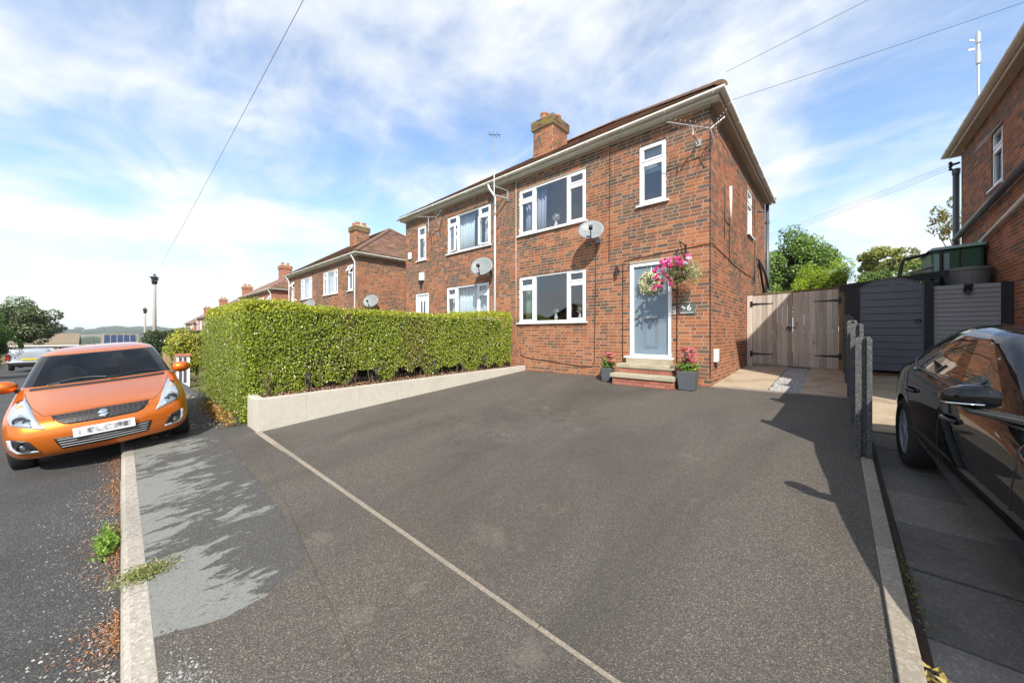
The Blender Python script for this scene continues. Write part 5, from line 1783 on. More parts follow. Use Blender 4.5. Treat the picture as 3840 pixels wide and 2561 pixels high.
MB().obox((1.96, AY - .105, 2.52), (.042, 0, 0), (0, .003, .003), (0, -.034, .050)).build('lens', 'grey_metal', t)
MB().box(1.93, 1.99, AY - .10, AY - .016, 2.40, 2.47).build('bracket', 'lamp_black', t)
# shed with a lean-to roof behind the arched gate
t = thing('garden_shed', (.9, 13, .8), 'dark shed with a grey felt roof behind the arched gate', 'shed')
MB().box(.24, 1.60, 12.0, 15.0, .6, 2.66).build('shed_wall', 'shed_dark', t)
MB().hexa([(.12, 11.62, 2.66), (1.75, 11.62, 2.83), (1.75, 15.4, 3.15), (.12, 15.4, 3.02), (.12, 11.62, 2.76), (1.75, 11.62, 2.93), (1.75, 15.4, 3.19), (.12, 15.4, 3.06)]).build('shed_roof', 'felt', t)
MB().hexa([(.10, 11.585, 2.63), (1.77, 11.585, 2.80), (1.77, 11.618, 2.80), (.10, 11.618, 2.63), (.10, 11.585, 2.775), (1.77, 11.585, 2.945), (1.77, 11.618, 2.945), (.10, 11.618, 2.775)]).build('bargeboard', 'shed_dark', t)
for k in range(3):
    MB().hexa([(1.20 + k * .14, 11.9 + k * .1, 2.95), (1.62 + k * .02, 11.9 + k * .1, 3.10), (1.62 + k * .02, 12.2 + k * .1, 3.10), (1.20 + k * .14, 12.2 + k * .1, 2.95), (1.20 + k * .14, 11.9 + k * .1, 2.965), (1.62 + k * .02, 11.9 + k * .1, 3.115), (1.62 + k * .02, 12.2 + k * .1, 3.115), (1.20 + k * .14, 12.2 + k * .1, 2.965)]).build('roof_sheet', 'grey_metal', t)
t = thing('oil_tank', (2.05, 13.2, 1.5), 'green plastic oil tank with pale panel behind the slat fence', 'tank')
MB().box(1.68, 2.45, 12.7, 14.0, 1.9, 3.56).build('tank_body', 'tank_green', t, bevel=.06)
MB().box(1.72, 1.95, 12.685, 12.70, 2.80, 3.45).build('sight_panel', 'tank_label', t)
MB().tube([(1.83, 12.66, 3.52), (1.83, 12.65, 2.7)], .03, 8).tube([(2.10, 12.66, 3.54), (2.10, 12.65, 2.9)], .012, 6).build('strap', 'iron', t)
MB().hexa([(1.62, 12.64, 3.53), (2.47, 12.64, 3.56), (2.47, 14.05, 3.56), (1.62, 14.05, 3.53), (1.70, 12.70, 3.60), (2.45, 12.70, 3.63), (2.45, 14.0, 3.63), (1.70, 14.0, 3.60)]).build('tank_lid', 'tank_label', t)
MB().box(1.7, 2.43, 12.8, 13.9, .6, 1.9).build('tank_stand', 'shed_dark', t)
MB().tube([(1.66, 12.85, 3.50), (1.45, 12.75, 3.44), (1.26, 12.7, 3.40), (1.22, 12.68, 3.30), (1.16, 12.6, 2.9)], .035, 8).build('filler_hose', 'iron', t)
t = thing('water_butt', (2.2, 12.25, 1.5), 'round grey water tub in front of the green tank', 'water butt')
MB().lathe((2.13, 12.28, 1.9), [(.26, 0), (.315, 1.05), (.335, 1.06), (.335, 1.12), (.30, 1.12), (.28, .3)], 28).build('tub', 'butt_grey', t, smooth=False)
MB().box(1.9, 2.4, 12.05, 12.5, .6, 1.9).build('tub_stand', 'shed_dark', t)

# ------------------------------------------------------------------ slotted boundary posts and infill panels
t = thing('boundary_fence', (.22, 7, .4), 'charcoal boundary fence of slotted concrete posts between the two drives', 'fence')
post_y = [5.0, 6.35, 7.95, 9.6, 11.15]
tops = [1.585, 1.745, 1.83, 1.95, 2.05]
for py_, pt in zip(post_y, tops):
    w = .060; s = .022; dp = .05
    mb = MB()
    prof = [(-w, -dp), (-s, -dp), (-s, -.015), (s, -.015), (s, -dp), (w, -dp), (w, dp), (s, dp), (s, .015), (-s, .015), (-s, dp), (-w, dp)]
    m_ = len(prof)
    z0 = gy(py_) - .2
    for (zz, k) in ((z0, 1.0), (pt - .03, 1.0)):
        for (a, b) in prof:
            mb.v.append((.22 + a * k, py_ + b * k, zz))
    for (a, b) in prof:
        mb.v.append((.22 + a * .75, py_ + b * .8, pt))
    for r_ in (0, 1):
        for j in range(m_):
            mb.f.append((r_ * m_ + j, r_ * m_ + (j + 1) % m_, (r_ + 1) * m_ + (j + 1) % m_, (r_ + 1) * m_ + j)); mb.m.append(0)
    mb.f.append(tuple(range(2 * m_, 3 * m_))); mb.m.append(0)
    mb.build('fence_post', 'post_concrete', t)
for (a, b), (ta, tb) in zip(zip(post_y, post_y[1:]), zip(tops, tops[1:])):
    z0 = gy(a) + .03
    n = 6
    hgt = (ta - .10 - z0) / n
    for k in range(n):
        MB().box(.20, .24, a + .02, b - .02, z0 + k * hgt, z0 + (k + 1) * hgt - .008).build('fence_board', 'gate_dark', t)

# ------------------------------------------------------------------ poles and wires
def tele_pole(x, y, top, label, r=.13, extra=True):
    z0 = gz(x, y) - .3
    t = thing('telegraph_pole', (x, y, z0), label, 'pole', 'telegraph poles down the street')
    MB().tube([(x, y, z0), (x, y, (z0 + top) / 2), (x, y, top - .1)], [r, r * .9, r * .78], 12).build('shaft', 'pole_wood', t, smooth=True)
    hd = MB()
    hd.lathe((x, y, top - .80), [(r * .9, 0), (r * 1.35, .10), (r * 1.45, .26), (r * 1.0, .30), (r * 1.0, .42), (r * 1.3, .46), (r * 1.3, .62), (r * .7, .66), (r * .5, .85)], 12)
    for k in range(7):
        a = 2 * math.pi * k / 7 + .3
        hd.ball((x + r * 1.45 * math.cos(a), y + r * 1.45 * math.sin(a), top - .55 + .15 * (k % 3)), (r * .5, r * .5, r * .8), 8, 5)
    hd.bar((x, y - r * 2.6, top - .22), (x, y + r * 2.3, top - .20), .04)
    hd.build('pole_head', 'iron', t)
    st = MB()
    for k in range(12):
        zz = z0 + 2.6 + k * .45
        if zz < top - 1.2:
            st.bar((x, y - r * .9 * (1 if k % 2 else -1), zz), (x, y - (r + .12) * (1 if k % 2 else -1), zz), .02)
    st.build('step_irons', 'grey_metal', t)
    return t
tele_pole(-41, 1.86, 6.40, 'pale telegraph pole with a dark cluster head, the nearer and taller')
tele_pole(-70, 2.26, 5.15, 'pale telegraph pole, farther and thinner, left of the taller one', .13)
def wire(a, b, sag, r, label, n=18):
    a, b = Vector(a), Vector(b)
    pts = []
    for k in range(n + 1):
        u = k / n
        p = a.lerp(b, u); p.z -= sag * 4 * u * (1 - u)
        pts.append(p)
    o = MB().tube(pts, r, 5).build('overhead_wire', 'cable')
    return tag(o, label, 'wire', 'overhead telephone wires')
wire((-41, 1.86, 6.25), (10.4, 3.16, 10.8), .25, .0055, 'overhead wire running from the telegraph pole up over the street')
wire((-1.47, 7.48, 6.42), (15.0, 7.7, 8.3), .08, .003, 'overhead wire from the roof corner of the near house up to the right')
wire((-2.05, 7.55, 5.95), (3.7, 11.0, 7.58), .03, .0035, 'overhead wire from under the near eaves across the blue sky to the right edge')
for k in range(3):
    wire((NX - .16, 15.1, 6.06 + .07 * k), (-14, 34, 7.4 + .25 * k), .5, .004, ['lowest', 'middle', 'topmost'][k] + ' of three cables leaving the neighbour house corner')

# ------------------------------------------------------------------ trees and bushes
def tree(name, base, crown_c, rad, n, size, cols, wts, label, blobs=40, trunk=.16, lean=(0, 0), mat='leaf', cat='tree', core=.45, low=.35, ar=.7):
    t = thing(name, base, label, cat)
    B = Vector(base); C = Vector(crown_c)
    tr = MB()
    mid = B.lerp(C, .6) + Vector((lean[0], lean[1], 0))
    tr.tube([B, B.lerp(mid, .5), mid, C], [trunk * 1.25, trunk, trunk * .75, trunk * .3], 9)
    cen = []
    for k in range(blobs):
        d = Vector((random.gauss(0, 1), random.gauss(0, 1), random.gauss(0, 1))).normalized()
        q = random.uniform(.35, 1.0) ** .6
        p = Vector((C.x + d.x * rad[0] * q, C.y + d.y * rad[1] * q, C.z + d.z * rad[2] * q * (1 if d.z > 0 else .8)))
        cen.append(p)
    for p in cen[:max(6, blobs // 3)]:
        m_ = mid.lerp(p, .5) + Vector((0, 0, .05 * rad[2]))
        tr.tube([mid.lerp(C, random.random() * .8), m_, p], [trunk * .4, trunk * .22, trunk * .06], 6)
    tr.build('trunk', 'bark', t, smooth=True)
    idx = rs.randint(0, blobs, n)
    cc = np.array([tuple(c) for c in cen])
    br = (np.array(rad) * low) * rs.uniform(.6, 1.15, (blobs, 1))
    d = rs.normal(size=(n, 3)); d /= np.linalg.norm(d, axis=1, keepdims=True)
    P = cc[idx] + d * br[idx] * rs.uniform(.5, 1.05, (n, 1)) ** .5
    tone = rs.uniform(.75, 1.25, (blobs, 1))[idx]
    o = leaves('crown', P, d + rs.normal(scale=.6, size=(n, 3)) + np.array(SUN)[None] * .6, rs.uniform(.6, 1.3, n) * size, np.clip(mixcol(cols, wts, n, .2) * tone, 0, .9), mat, t, ar)
    o['kind'] = 'stuff'
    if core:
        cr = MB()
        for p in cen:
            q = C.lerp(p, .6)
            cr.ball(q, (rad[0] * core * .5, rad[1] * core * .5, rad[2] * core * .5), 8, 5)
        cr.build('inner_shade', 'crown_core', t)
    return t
G1 = [(.13, .22, .04), (.18, .28, .05), (.24, .34, .08), (.085, .155, .03)]
tree('broadleaf_tree', (-1.6, 29, 1.2), (-1.75, 29, 5.6), (2.15, 2.0, 2.3), 16000, .15, G1, [3, 3, 2, 2], 'full green broadleaf tree behind the side gate, left of the lime bush', 46, .18, core=.3)
tree('broadleaf_tree', (-3.2, 33, 1.2), (-3.6, 33, 5.6), (2.0, 2.0, 1.9), 6000, .16, G1, [2, 3, 1, 3], 'darker tree mostly hidden behind the house corner', 24, .16)
tree('lime_bush', (-.15, 17.5, .9), (-.08, 17.5, 2.95), (1.2, .9, 1.25), 17000, .075, [(.32, .42, .035), (.42, .47, .045), (.21, .31, .035)], [3, 2, 2], 'bright lime green bush above the timber gate', 40, .07, cat='bush', low=.35, ar=.35)
tree('autumn_tree', (2.4, 30, 1.2), (2.4, 30, 5.35), (1.6, 1.3, 1.25), 8500, .14, [(.24, .29, .07), (.38, .34, .09), (.16, .23, .05), (.42, .34, .12)], [3, 3, 2, 1], 'yellowing open tree beyond the shed roof', 30, .10, core=0, low=.30)
tree('autumn_tree', (5.2, 30, 1.2), (4.75, 30, 7.6), (.75, .8, 1.3), 1100, .13, [(.30, .26, .10), (.38, .30, .12), (.22, .22, .07)], [3, 2, 2], 'thin golden tree top beside the neighbour drainpipe', 14, .10, core=0, low=.32)
tree('laurel_bush', (3.2, 17.5, .9), (2.5, 24, 3.4), (2.8, 1.0, 1.4), 7000, .10, [(.12, .2, .04), (.2, .3, .05), (.08, .14, .03)], [3, 2, 2], 'mid green garden growth between shed and green tank', 26, .08, cat='bush')
# left, across and down the street
tree('broadleaf_tree', (-45, -4.6, -1.0), (-45, -5.4, 2.35), (1.9, 2.2, 1.7), 15000, .14, [(.09, .125, .045), (.13, .165, .065), (.19, .21, .11), (.06, .085, .03)], [3, 3, 2, 2], 'grey-green spreading tree at the left edge behind the silver van', 44, .16)
tree('conifer', (-28, -4.1, -.5), (-28, -4.2, 1.0), (1.0, .95, 1.5), 12000, .085, [(.05, .13, .018), (.09, .2, .03), (.03, .08, .014)], [3, 2, 2], 'dark green conifer at the far left edge', 36, .1, ar=.3)
hedge('field_hedge', [(-46, -36, 1.5, 5.2, -.8, 1.62)], 'dark green hedge down the street beyond the telegraph poles', 260, [(.04, .065, .02), (.06, .09, .025), (.03, .05, .016)], [3, 2, 2], .16, 'leaf', rough=.25)
hedge('garden_hedge', [(-31, -25, 1.75, 2.7, -.6, .82)], 'bright green low hedge beside the nearer telegraph pole', 700, [(.12, .2, .03), (.18, .24, .04), (.08, .14, .03)], [3, 2, 2], .08, 'leaf', rough=.1)
tree('yellow_bush', (-20.2, 2.2, -.2), (-20.2, 2.2, .98), (.9, 1.0, .95), 9000, .085, [(.34, .34, .04), (.44, .40, .05), (.22, .27, .04)], [3, 3, 2], 'yellow-green bush behind the white gate pier', 38, .05, cat='bush', low=.34)
# white gate pier with grey panels, and picket fence beyond
t = thing('gate_pier', (-17.4, 1.55, -.25), 'white gate pier with two grey panels and a red brick cap', 'gate pier')
MB().box(-17.75, -17.35, 1.37, 1.69, -.4, .80).build('pier', 'white_paint', t)
for k in range(2):
    MB().box(-17.349, -17.335, 1.40 + k * .12, 1.475 + k * .12, -.15, .76).build('inset_panel', 'pipe_grey', t)
MB().box(-17.80, -17.31, 1.33, 1.74, .80, .87).build('brick_cap', 'terracotta', t)
t = thing('picket_fence', (-22, 1.45, -.3), 'weathered picket fence down the pavement beyond the white pier', 'fence')
for k in range(34):
    xx = -18.0 - k * .22
    MB().box(xx - .09, xx, 1.44, 1.46, hx(xx) - .0, hx(xx) + .95 + .04 * (k % 2)).build('picket', 'post_wood', t)
MB().hexa([(-25.6, 1.462, hx(-25.6) + .6), (-18, 1.462, hx(-18) + .6), (-18, 1.49, hx(-18) + .6), (-25.6, 1.49, hx(-25.6) + .6), (-25.6, 1.462, hx(-25.6) + .68), (-18, 1.462, hx(-18) + .68), (-18, 1.49, hx(-18) + .68), (-25.6, 1.49, hx(-25.6) + .68)]).build('rail', 'post_wood', t)
tree('shrub', (-13.6, 2.3, 0), (-13.8, 2.2, .35), (.8, .45, .4), 1800, .06, [(.12, .2, .04), (.40, .16, .06), (.2, .26, .06)], [3, 1.5, 2], 'low shrub with orange leaves past the end of the tall hedge', 12, .03, cat='bush', core=.3)

# ------------------------------------------------------------------ bungalows across the valley side
def bungalow(x, y0, y1, zr, ze, zg, dep, label, solar=False):
    t = thing('bungalow', (x, (y0 + y1) / 2, zg), label, 'bungalow')
    MB().box(x - dep * 2, x - .3, y0 + .2, y1 - .2, zg - 1, ze).build('wall', 'bungalow_wall', t)
    rm = MB()
    rm.hexa([(x, y0, ze - .05), (x, y1, ze - .05), (x - dep, y1, zr), (x - dep, y0, zr), (x, y0, ze + .08), (x, y1, ze + .08), (x - dep, y1, zr + .12), (x - dep, y0, zr + .12)])
    rm.hexa([(x - 2 * dep, y0, ze - .05), (x - 2 * dep, y1, ze - .05), (x - dep, y1, zr - .003), (x - dep, y0, zr - .003), (x - 2 * dep, y0, ze + .08), (x - 2 * dep, y1, ze + .08), (x - dep - .003, y1, zr + .12), (x - dep - .003, y0, zr + .12)])
    rf = rm.build('roof', 'bungalow_roof', t)
    MB().box(x - .02, x + .06, y0, y1, ze - .22, ze - .06).build('gutter', 'upvc', t)
    yy = y1 - 1.6
    while yy > y0 + 1:
        w = MB().box(x - .3, x - .25, yy - .5, yy + .5, ze - 1.35, ze - .35).build('window', 'upvc', t)
        MB().box(x - .248, x - .24, yy - .42, yy + .42, ze - 1.27, ze - .43).build('pane', 'dark_glass', w)
        yy -= 2.7
    n = Vector((zr - ze, 0, dep)).normalized()
    if solar:
        U = Vector((0, 1, 0)); Vv = Vector((-dep, 0, zr - ze)).normalized()
        Ls = math.hypot(dep, zr - ze)
        W_ = (y1 - y0) * .86 / 5
        for i in range(5):
            for j in range(2):
                c = Vector((x, y0 + (y1 - y0) * .07 + W_ * (i + .5), ze + .08)) + Vv * (Ls * (.26 + .42 * j)) + n * .16
                f = MB().obox(c, U * W_ * .48, Vv * Ls * .205, n * .03).build('solar_panel', 'solar', t)
                e = MB()
                e.obox(c + U * W_ * .485 + n * .01, U * .05, Vv * Ls * .205, n * .035).obox(c - U * W_ * .485 + n * .01, U * .05, Vv * Ls * .205, n * .035)
                e.build('panel_frame', 'alu', f)
    return t
bungalow(-90, -18, -4.5, 1.5, -.15, -2.7, 2.6, 'bungalow with a brown tiled roof behind the silver van')
bungalow(-150, -3.7, 3.6, 1.35, -1.9, -4.6, 4.0, 'distant roof carrying blue solar panels above the orange car', True)
t = thing('opposite_bungalow', (-19, -14, -.3), 'gabled bungalow across the street, reflected in the ground-floor window', 'bungalow')
MB().box(-23.2, -14.8, -24, -14.4, -.8, 2.55).build('wall', 'bungalow_wall', t)
g_ = MB(); g_.poly([(-23.2, -14.398, 2.55), (-14.8, -14.398, 2.55), (-19, -14.398, 4.35)]); g_.build('gable', 'far_brick', t)
MB().hexa([(-23.6, -24.3, 2.4), (-23.6, -14.1, 2.4), (-19, -14.1, 4.42), (-19, -24.3, 4.42), (-23.6, -24.3, 2.52), (-23.6, -14.1, 2.52), (-19, -14.1, 4.56), (-19, -24.3, 4.56)]).hexa([(-14.4, -24.3, 2.4), (-14.4, -14.1, 2.4), (-19.001, -14.1, 4.417), (-19.001, -24.3, 4.417), (-14.4, -24.3, 2.52), (-14.4, -14.1, 2.52), (-19.001, -14.1, 4.557), (-19.001, -24.3, 4.557)]).build('roof', 'bungalow_roof', t)
for wx_ in (-21.2, -16.8):
    w_o = MB().box(wx_ - .9, wx_ + .9, -14.42, -14.36, .9, 2.1).build('window', 'upvc', t)
    MB().box(wx_ - .8, wx_ + .8, -14.359, -14.35, 1.0, 2.0).build('pane', 'dark_glass', w_o)
# woods and copses of the far hillside
wv = MB()
cop = []
for k in range(420):
    r = random.uniform(380, 3300); a = R(180 + random.uniform(-24, 30))
    x_, y_ = r * math.cos(a), r * math.sin(a)
    if mnoise.noise(Vector((x_ * .003, y_ * .006, 2))) < .02:
        continue
    s_ = r * random.uniform(.0025, .006)
    for j in range(4):
        xx, yy = x_ + random.gauss(0, s_ * 2), y_ + random.gauss(0, s_ * 7)
        wv.ball((xx, yy, far_z(xx, yy) + s_ * .3), (s_ * random.uniform(1, 2), s_ * random.uniform(1.5, 4), s_ * random.uniform(.6, 1.1)), 7, 5)
def wood_far():
    t = NT('wood_far'); v = t.coord('Position')
    t.base(t.ramp(t.noise(v, .25, 6, .7), [(.35, (.018, .032, .012)), (.7, (.055, .08, .028))])); t.rough(1.0); t.sset(Specular_IOR_Level=0.0)
wood_far()
o = wv.build('far_woods', 'wood_far'); stuff(o, 'hedgerows and copses across the far hillside', 'woodland')

# ------------------------------------------------------------------ weeds, litter and grit along the kerb
def weed(loc, rx, ry, hz, n, cols, wts, label, size):
    P = np.stack([loc[0] + rs.normal(scale=rx, size=n), loc[1] + rs.normal(scale=ry, size=n), loc[2] + np.abs(rs.normal(scale=hz, size=n))], 1)
    t = thing('kerb_weed', loc, label, 'weed')
    o = leaves('foliage', P, np.array([.2, -.3, 1.0]) + rs.normal(scale=.7, size=(n, 3)), rs.uniform(.6, 1.3, n) * size, mixcol(cols, wts, n), 'leaf', t, .5)
    o['kind'] = 'stuff'
    st = MB()
    for k in range(16):
        q = P[k]; st.tube([(loc[0] + random.uniform(-.02, .02), loc[1], loc[2] - .02), tuple(q)], .002, 4)
    st.build('stems', 'bark', t)
weed((-4.32, -.07, -.10), .10, .028, .05, 800, [(.20, .32, .05), (.28, .40, .07), (.12, .22, .04)], [3, 2, 1], 'leafy green weed growing in the gutter against the kerb', .035)
weed((-3.42, .12, .005), .055, .075, .022, 1300, [(.26, .28, .10), (.34, .30, .12), (.18, .24, .07), (.42, .34, .16)], [3, 2, 3, 1], 'low straggling weed spilling over the kerb onto the pavement', .018)
n = 12000
u = rs.rand(n)
X_ = -2.2 - 5.2 * rs.rand(n)
clump = np.array([mnoise.noise(Vector((x_ * 2.2, 7.7, 0))) for x_ in X_])
keep = clump + rs.uniform(-.35, .35, n) > -.05
X_ = X_[keep]; n = len(X_)
Y_ = -np.abs(rs.exponential(.055, n)) - .006
P = np.stack([X_, Y_, np.full(n, -.103) + np.abs(rs.normal(scale=.010, size=n)) + .012 * np.exp(Y_ / .05)], 1)
o = leaves('leaf_litter', P, np.array([0, 0, 1.0]) + rs.normal(scale=.5, size=(n, 3)), rs.uniform(.006, .020, n), mixcol([(.36, .14, .06), (.44, .22, .10), (.24, .11, .06), (.48, .34, .2), (.14, .09, .05)], [3, 3, 3, 1.5, 2.5], n), 'chip', None, .42, .12)
stuff(o, 'rust coloured leaf litter gathered in the gutter along the kerb', 'leaf litter')
def grit(name, P, S, cols, wts, label, cat):
    n = len(P)
    oct_v = np.array([(1, 0, 0), (-1, 0, 0), (0, 1, 0), (0, -1, 0), (0, 0, 1), (0, 0, -1)], float)
    oct_f = np.array([(0, 2, 4), (2, 1, 4), (1, 3, 4), (3, 0, 4), (2, 0, 5), (1, 2, 5), (3, 1, 5), (0, 3, 5)])
    V = oct_v[None] * S[:, None, None] * rs.uniform(.6, 1.3, (n, 1, 3)) * np.array([1, 1, .7])
    an = rs.uniform(0, 6.28, n); c, s = np.cos(an), np.sin(an)
    Rm = np.zeros((n, 3, 3)); Rm[:, 0, 0] = c; Rm[:, 0, 1] = -s; Rm[:, 1, 0] = s; Rm[:, 1, 1] = c; Rm[:, 2, 2] = 1
    V = np.einsum('nij,nvj->nvi', Rm, V) + P[:, None, :]
    F = oct_f[None] + (np.arange(n) * 6)[:, None, None]
    o = np_mesh(name, V.reshape(-1, 3), F.reshape(-1, 3), 'chip', None, np.repeat(mixcol(cols, wts, n), 6, axis=0))
    return stuff(o, label, cat)
n = 1700
n = 800
P = np.stack([-1.95 - np.abs(rs.normal(scale=.22, size=n)), .135 + np.abs(rs.normal(scale=.075, size=n)), np.zeros(n)], 1)
P[:, 2] = .072 * P[:, 1] + .010
grit('loose_gravel', P, rs.uniform(.003, .009, n), [(.20, .20, .19), (.12, .12, .12), (.30, .30, .285)], [3, 2, 2], 'loose grey gravel on the pavement by the kerb end', 'gravel')
weed((.325, 2.15, .09), .02, .12, .03, 260, [(.46, .36, .12), (.36, .28, .08), (.3, .32, .08)], [3, 2, 1], 'dry yellow grass tuft against the right-hand drive edging', .05)
weed((.33, 3.2, .17), .015, .22, .012, 200, [(.16, .2, .05), (.3, .26, .1)], [2, 1], 'thin moss and grass line along the right-hand drive edging', .02)
n = 2600
P = np.stack([-1.6 - rs.rand(n) * 4.5, -.02 - np.abs(rs.exponential(.16, n)), np.full(n, -.100)], 1)
grit('road_grit', P, rs.uniform(.0025, .008, n) * np.where(P[:, 0] > -3.2, 1.35, .9), [(.26, .235, .2), (.4, .36, .32), (.15, .13, .11)], [3, 2, 2], 'loose stones and grit on the road beside the kerb', 'grit')
n = 9000
P = np.stack([rs.uniform(-.9, -.43, n), rs.uniform(7.92, 11.7, n), np.zeros(n)], 1)
P[:, 2] = .564 + .04 * (P[:, 1] - 7.83) - .012
grit('gravel_strip', P, rs.uniform(.008, .017, n), [(.34, .34, .33), (.22, .22, .22), (.46, .46, .44)], [3, 2, 2], 'grey gravel strip between the concrete tracks before the gate', 'gravel')
n = 1100
P = np.stack([rs.uniform(-14, -7.6, n), rs.uniform(.3, 1.2, n), np.zeros(n)], 1)
P[:, 2] = [gz(p[0], p[1]) + .006 for p in P]
grit('hedge_debris', P, rs.uniform(.008, .022, n), [(.44, .40, .32), (.3, .25, .17), (.5, .46, .4)], [3, 2, 2], 'pale scattered hedge trimmings and stones on the pavement beyond the orange car', 'debris')

# ------------------------------------------------------------------ cars
class Car:
    def __init__(s, t, rings, S, matfn, mats, wheels, tilt=0.0, arch=.345, ywheel=(.52, 1.1)):
        s.t = t
        FB = [0, .35, .65, .86]; RB = [.82, .6, .3, 0]
        nS = len(S); H = 6 + nS + 6
        V = []
        for (z, xf, xr, w, sf, sr, cf, cr) in rings:
            half = []
            for b in FB:
                half.append((xf + sf * b ** 2.2, b * w))
            half.append((xf + sf + .30 * cf, .965 * w)); half.append((xf + sf + cf, w))
            xs, xe = xf + sf + cf, xr - sr - cr
            for q in S:
                half.append((xs + q * (xe - xs), w))
            half.append((xe, w * .99)); half.append((xr - sr - .32 * cr, .945 * w))
            for b in RB:
                half.append((xr - sr * b ** 2.2, b * w))
            full = half + [(x, -y) for (x, y) in half[-2:0:-1]]
            V.append([(x, y, z + tilt * x) for (x, y) in full])
        M = len(V[0])
        bm = bmesh.new()
        vs = [[bm.verts.new(p) for p in ring] for ring in V]
        for r in range(len(V) - 1):
            for j in range(M):
                f = bm.faces.new((vs[r][j], vs[r][(j + 1) % M], vs[r + 1][(j + 1) % M], vs[r + 1][j]))
                jj = j if j < H - 1 else M - 1 - j
                f.material_index = matfn(r, jj); f.smooth = True
        for ring in (vs[0], vs[-1]):
            # close with quads strip from +y to -y
            for j in range(H - 1):
                a, b = ring[j], ring[j + 1]
                c, d = ring[(M - j - 1) % M], ring[(M - j) % M]
                q = [a, b, c, d]
                uq = []
                for v in q:
                    if v not in uq: uq.append(v)
                if len(uq) >= 3:
                    f = bm.faces.new(uq); f.smooth = True
                    f.material_index = 0 if ring is vs[-1] else 1
        bmesh.ops.recalc_face_normals(bm, faces=bm.faces)
        me = bpy.data.meshes.new('body'); bm.to_mesh(me); bm.free()
        for m in mats:
            me.materials.append(MATS[m])
        o = bpy.data.objects.new('body_tmp', me); col.objects.link(o)
        ss = o.modifiers.new('s', 'SUBSURF'); ss.levels = 2; ss.render_levels = 2
        cut = MB()
        for (wx, wz, wr) in wheels:
            for sg in (-1, 1):
                n = 40; a0 = len(cut.v)
                for yy in (ywheel[0] * sg, ywheel[1] * sg):
                    for k in range(n):
                        a = 2 * math.pi * k / n
                        cut.v.append((wx + wr * math.cos(a), yy, wz + wr * math.sin(a)))
                for k in range(n):
                    cut.f.append((a0 + k, a0 + (k + 1) % n, a0 + n + (k + 1) % n, a0 + n + k)); cut.m.append(1)
                cut.f.append(tuple(a0 + k for k in range(n))); cut.f.append(tuple(a0 + n + k for k in range(n))); cut.m += [1, 1]
        co = cut.build('cut_tmp', [mats[0], mats[1]])
        cb = bmesh.new(); cb.from_mesh(co.data); bmesh.ops.recalc_face_normals(cb, faces=cb.faces); cb.to_mesh(co.data); cb.free()
        bo = o.modifiers.new('b', 'BOOLEAN'); bo.operation = 'DIFFERENCE'; bo.object = co; bo.solver = 'EXACT'
        dg = bpy.context.evaluated_depsgraph_get(); dg.update()
        ev = bpy.data.meshes.new_from_object(o.evaluated_get(dg))
        bpy.data.objects.remove(o); bpy.data.objects.remove(co)
        s.mesh = ev
        b2 = bmesh.new(); b2.from_mesh(ev)
        bmesh.ops.triangulate(b2, faces=b2.faces)
        s.bvh = BVHTree.FromBMesh(b2)
        b2.free()
        s.mats = mats
    def split(s, names):
        out = {}
        for i, nm in enumerate(names):
            b = bmesh.new(); b.from_mesh(s.mesh)
            dele = [f for f in b.faces if f.material_index != i]
            bmesh.ops.delete(b, geom=dele, context='FACES')
            if not b.faces:
                b.free(); continue
            # one object for each loose island of glass
            groups = [list(b.faces)]
            if nm not in ('body', 'underside'):
                seen = set(); groups = []
                for f in b.faces:
                    if f in seen: continue
                    st = [f]; g = []
                    seen.add(f)
                    while st:
                        q = st.pop(); g.append(q)
                        for e in q.edges:
                            for h in e.link_faces:
                                if h not in seen:
                                    seen.add(h); st.append(h)
                    groups.append(g)
            for g in groups:
                idx = {}
                vv = []; ff = []
                for f in g:
                    fi = []
                    for v in f.verts:
                        if v.index not in idx or True:
                            k = idx.get(v)
                            if k is None:
                                k = len(vv); idx[v] = k; vv.append(tuple(v.co))
                        fi.append(idx[v])
                    ff.append(fi)
                me = bpy.data.meshes.new(nm); me.from_pydata(vv, [], ff)
                me.materials.append(MATS[s.mats[i]])
                me.polygons.foreach_set('use_smooth', [True] * len(ff))
                me.update()
                o = bpy.data.objects.new(nm, me); col.objects.link(o); o.parent = s.t
                out.setdefault(nm, []).append(o)
            b.free()
        return out
    def hit(s, o, d):
        r = s.bvh.ray_cast(Vector(o), Vector(d))
        return (r[0], r[1]) if r[0] is not None else None
    def front(s, y, z):
        return s.hit((-1, y, z), (1, 0, 0))
    def rear(s, y, z):
        return s.hit((7, y, z), (-1, 0, 0))
    def side(s, x, z, sg=1):
        return s.hit((x, 2 * sg, z), (0, -sg, 0))
    def patch(s, fn, poly, name, mat, off, parent=None, cuts=5, thick=.006):
        bm = bmesh.new()
        vs = [bm.verts.new((p[0], p[1], 0)) for p in poly]
        f = bm.faces.new(vs)
        bmesh.ops.triangulate(bm, faces=[f])
        for k in range(cuts):
            es = [e for e in bm.edges if e.calc_length() > .035]
            if not es: break
            bmesh.ops.subdivide_edges(bm, edges=es, cuts=1)
            bmesh.ops.triangulate(bm, faces=bm.faces)
        ok = True
        last = None
        for v in bm.verts:
            h = fn(v.co.x, v.co.y)
            if h is None:
                h = last
            if h is None: continue
            last = h
            n = h[1]
            v.co = h[0] + n * off
        bmesh.ops.recalc_face_normals(bm, faces=bm.faces)
        me = bpy.data.meshes.new(name); bm.to_mesh(me); bm.free()
        me.materials.append(MATS[mat]); me.polygons.foreach_set('use_smooth', [True] * len(me.polygons))
        o = bpy.data.objects.new(name, me); col.objects.link(o); o.parent = parent or s.t
        if thick:
            sm = o.modifiers.new('t', 'SOLIDIFY'); sm.thickness = thick; sm.offset = 0
        return o
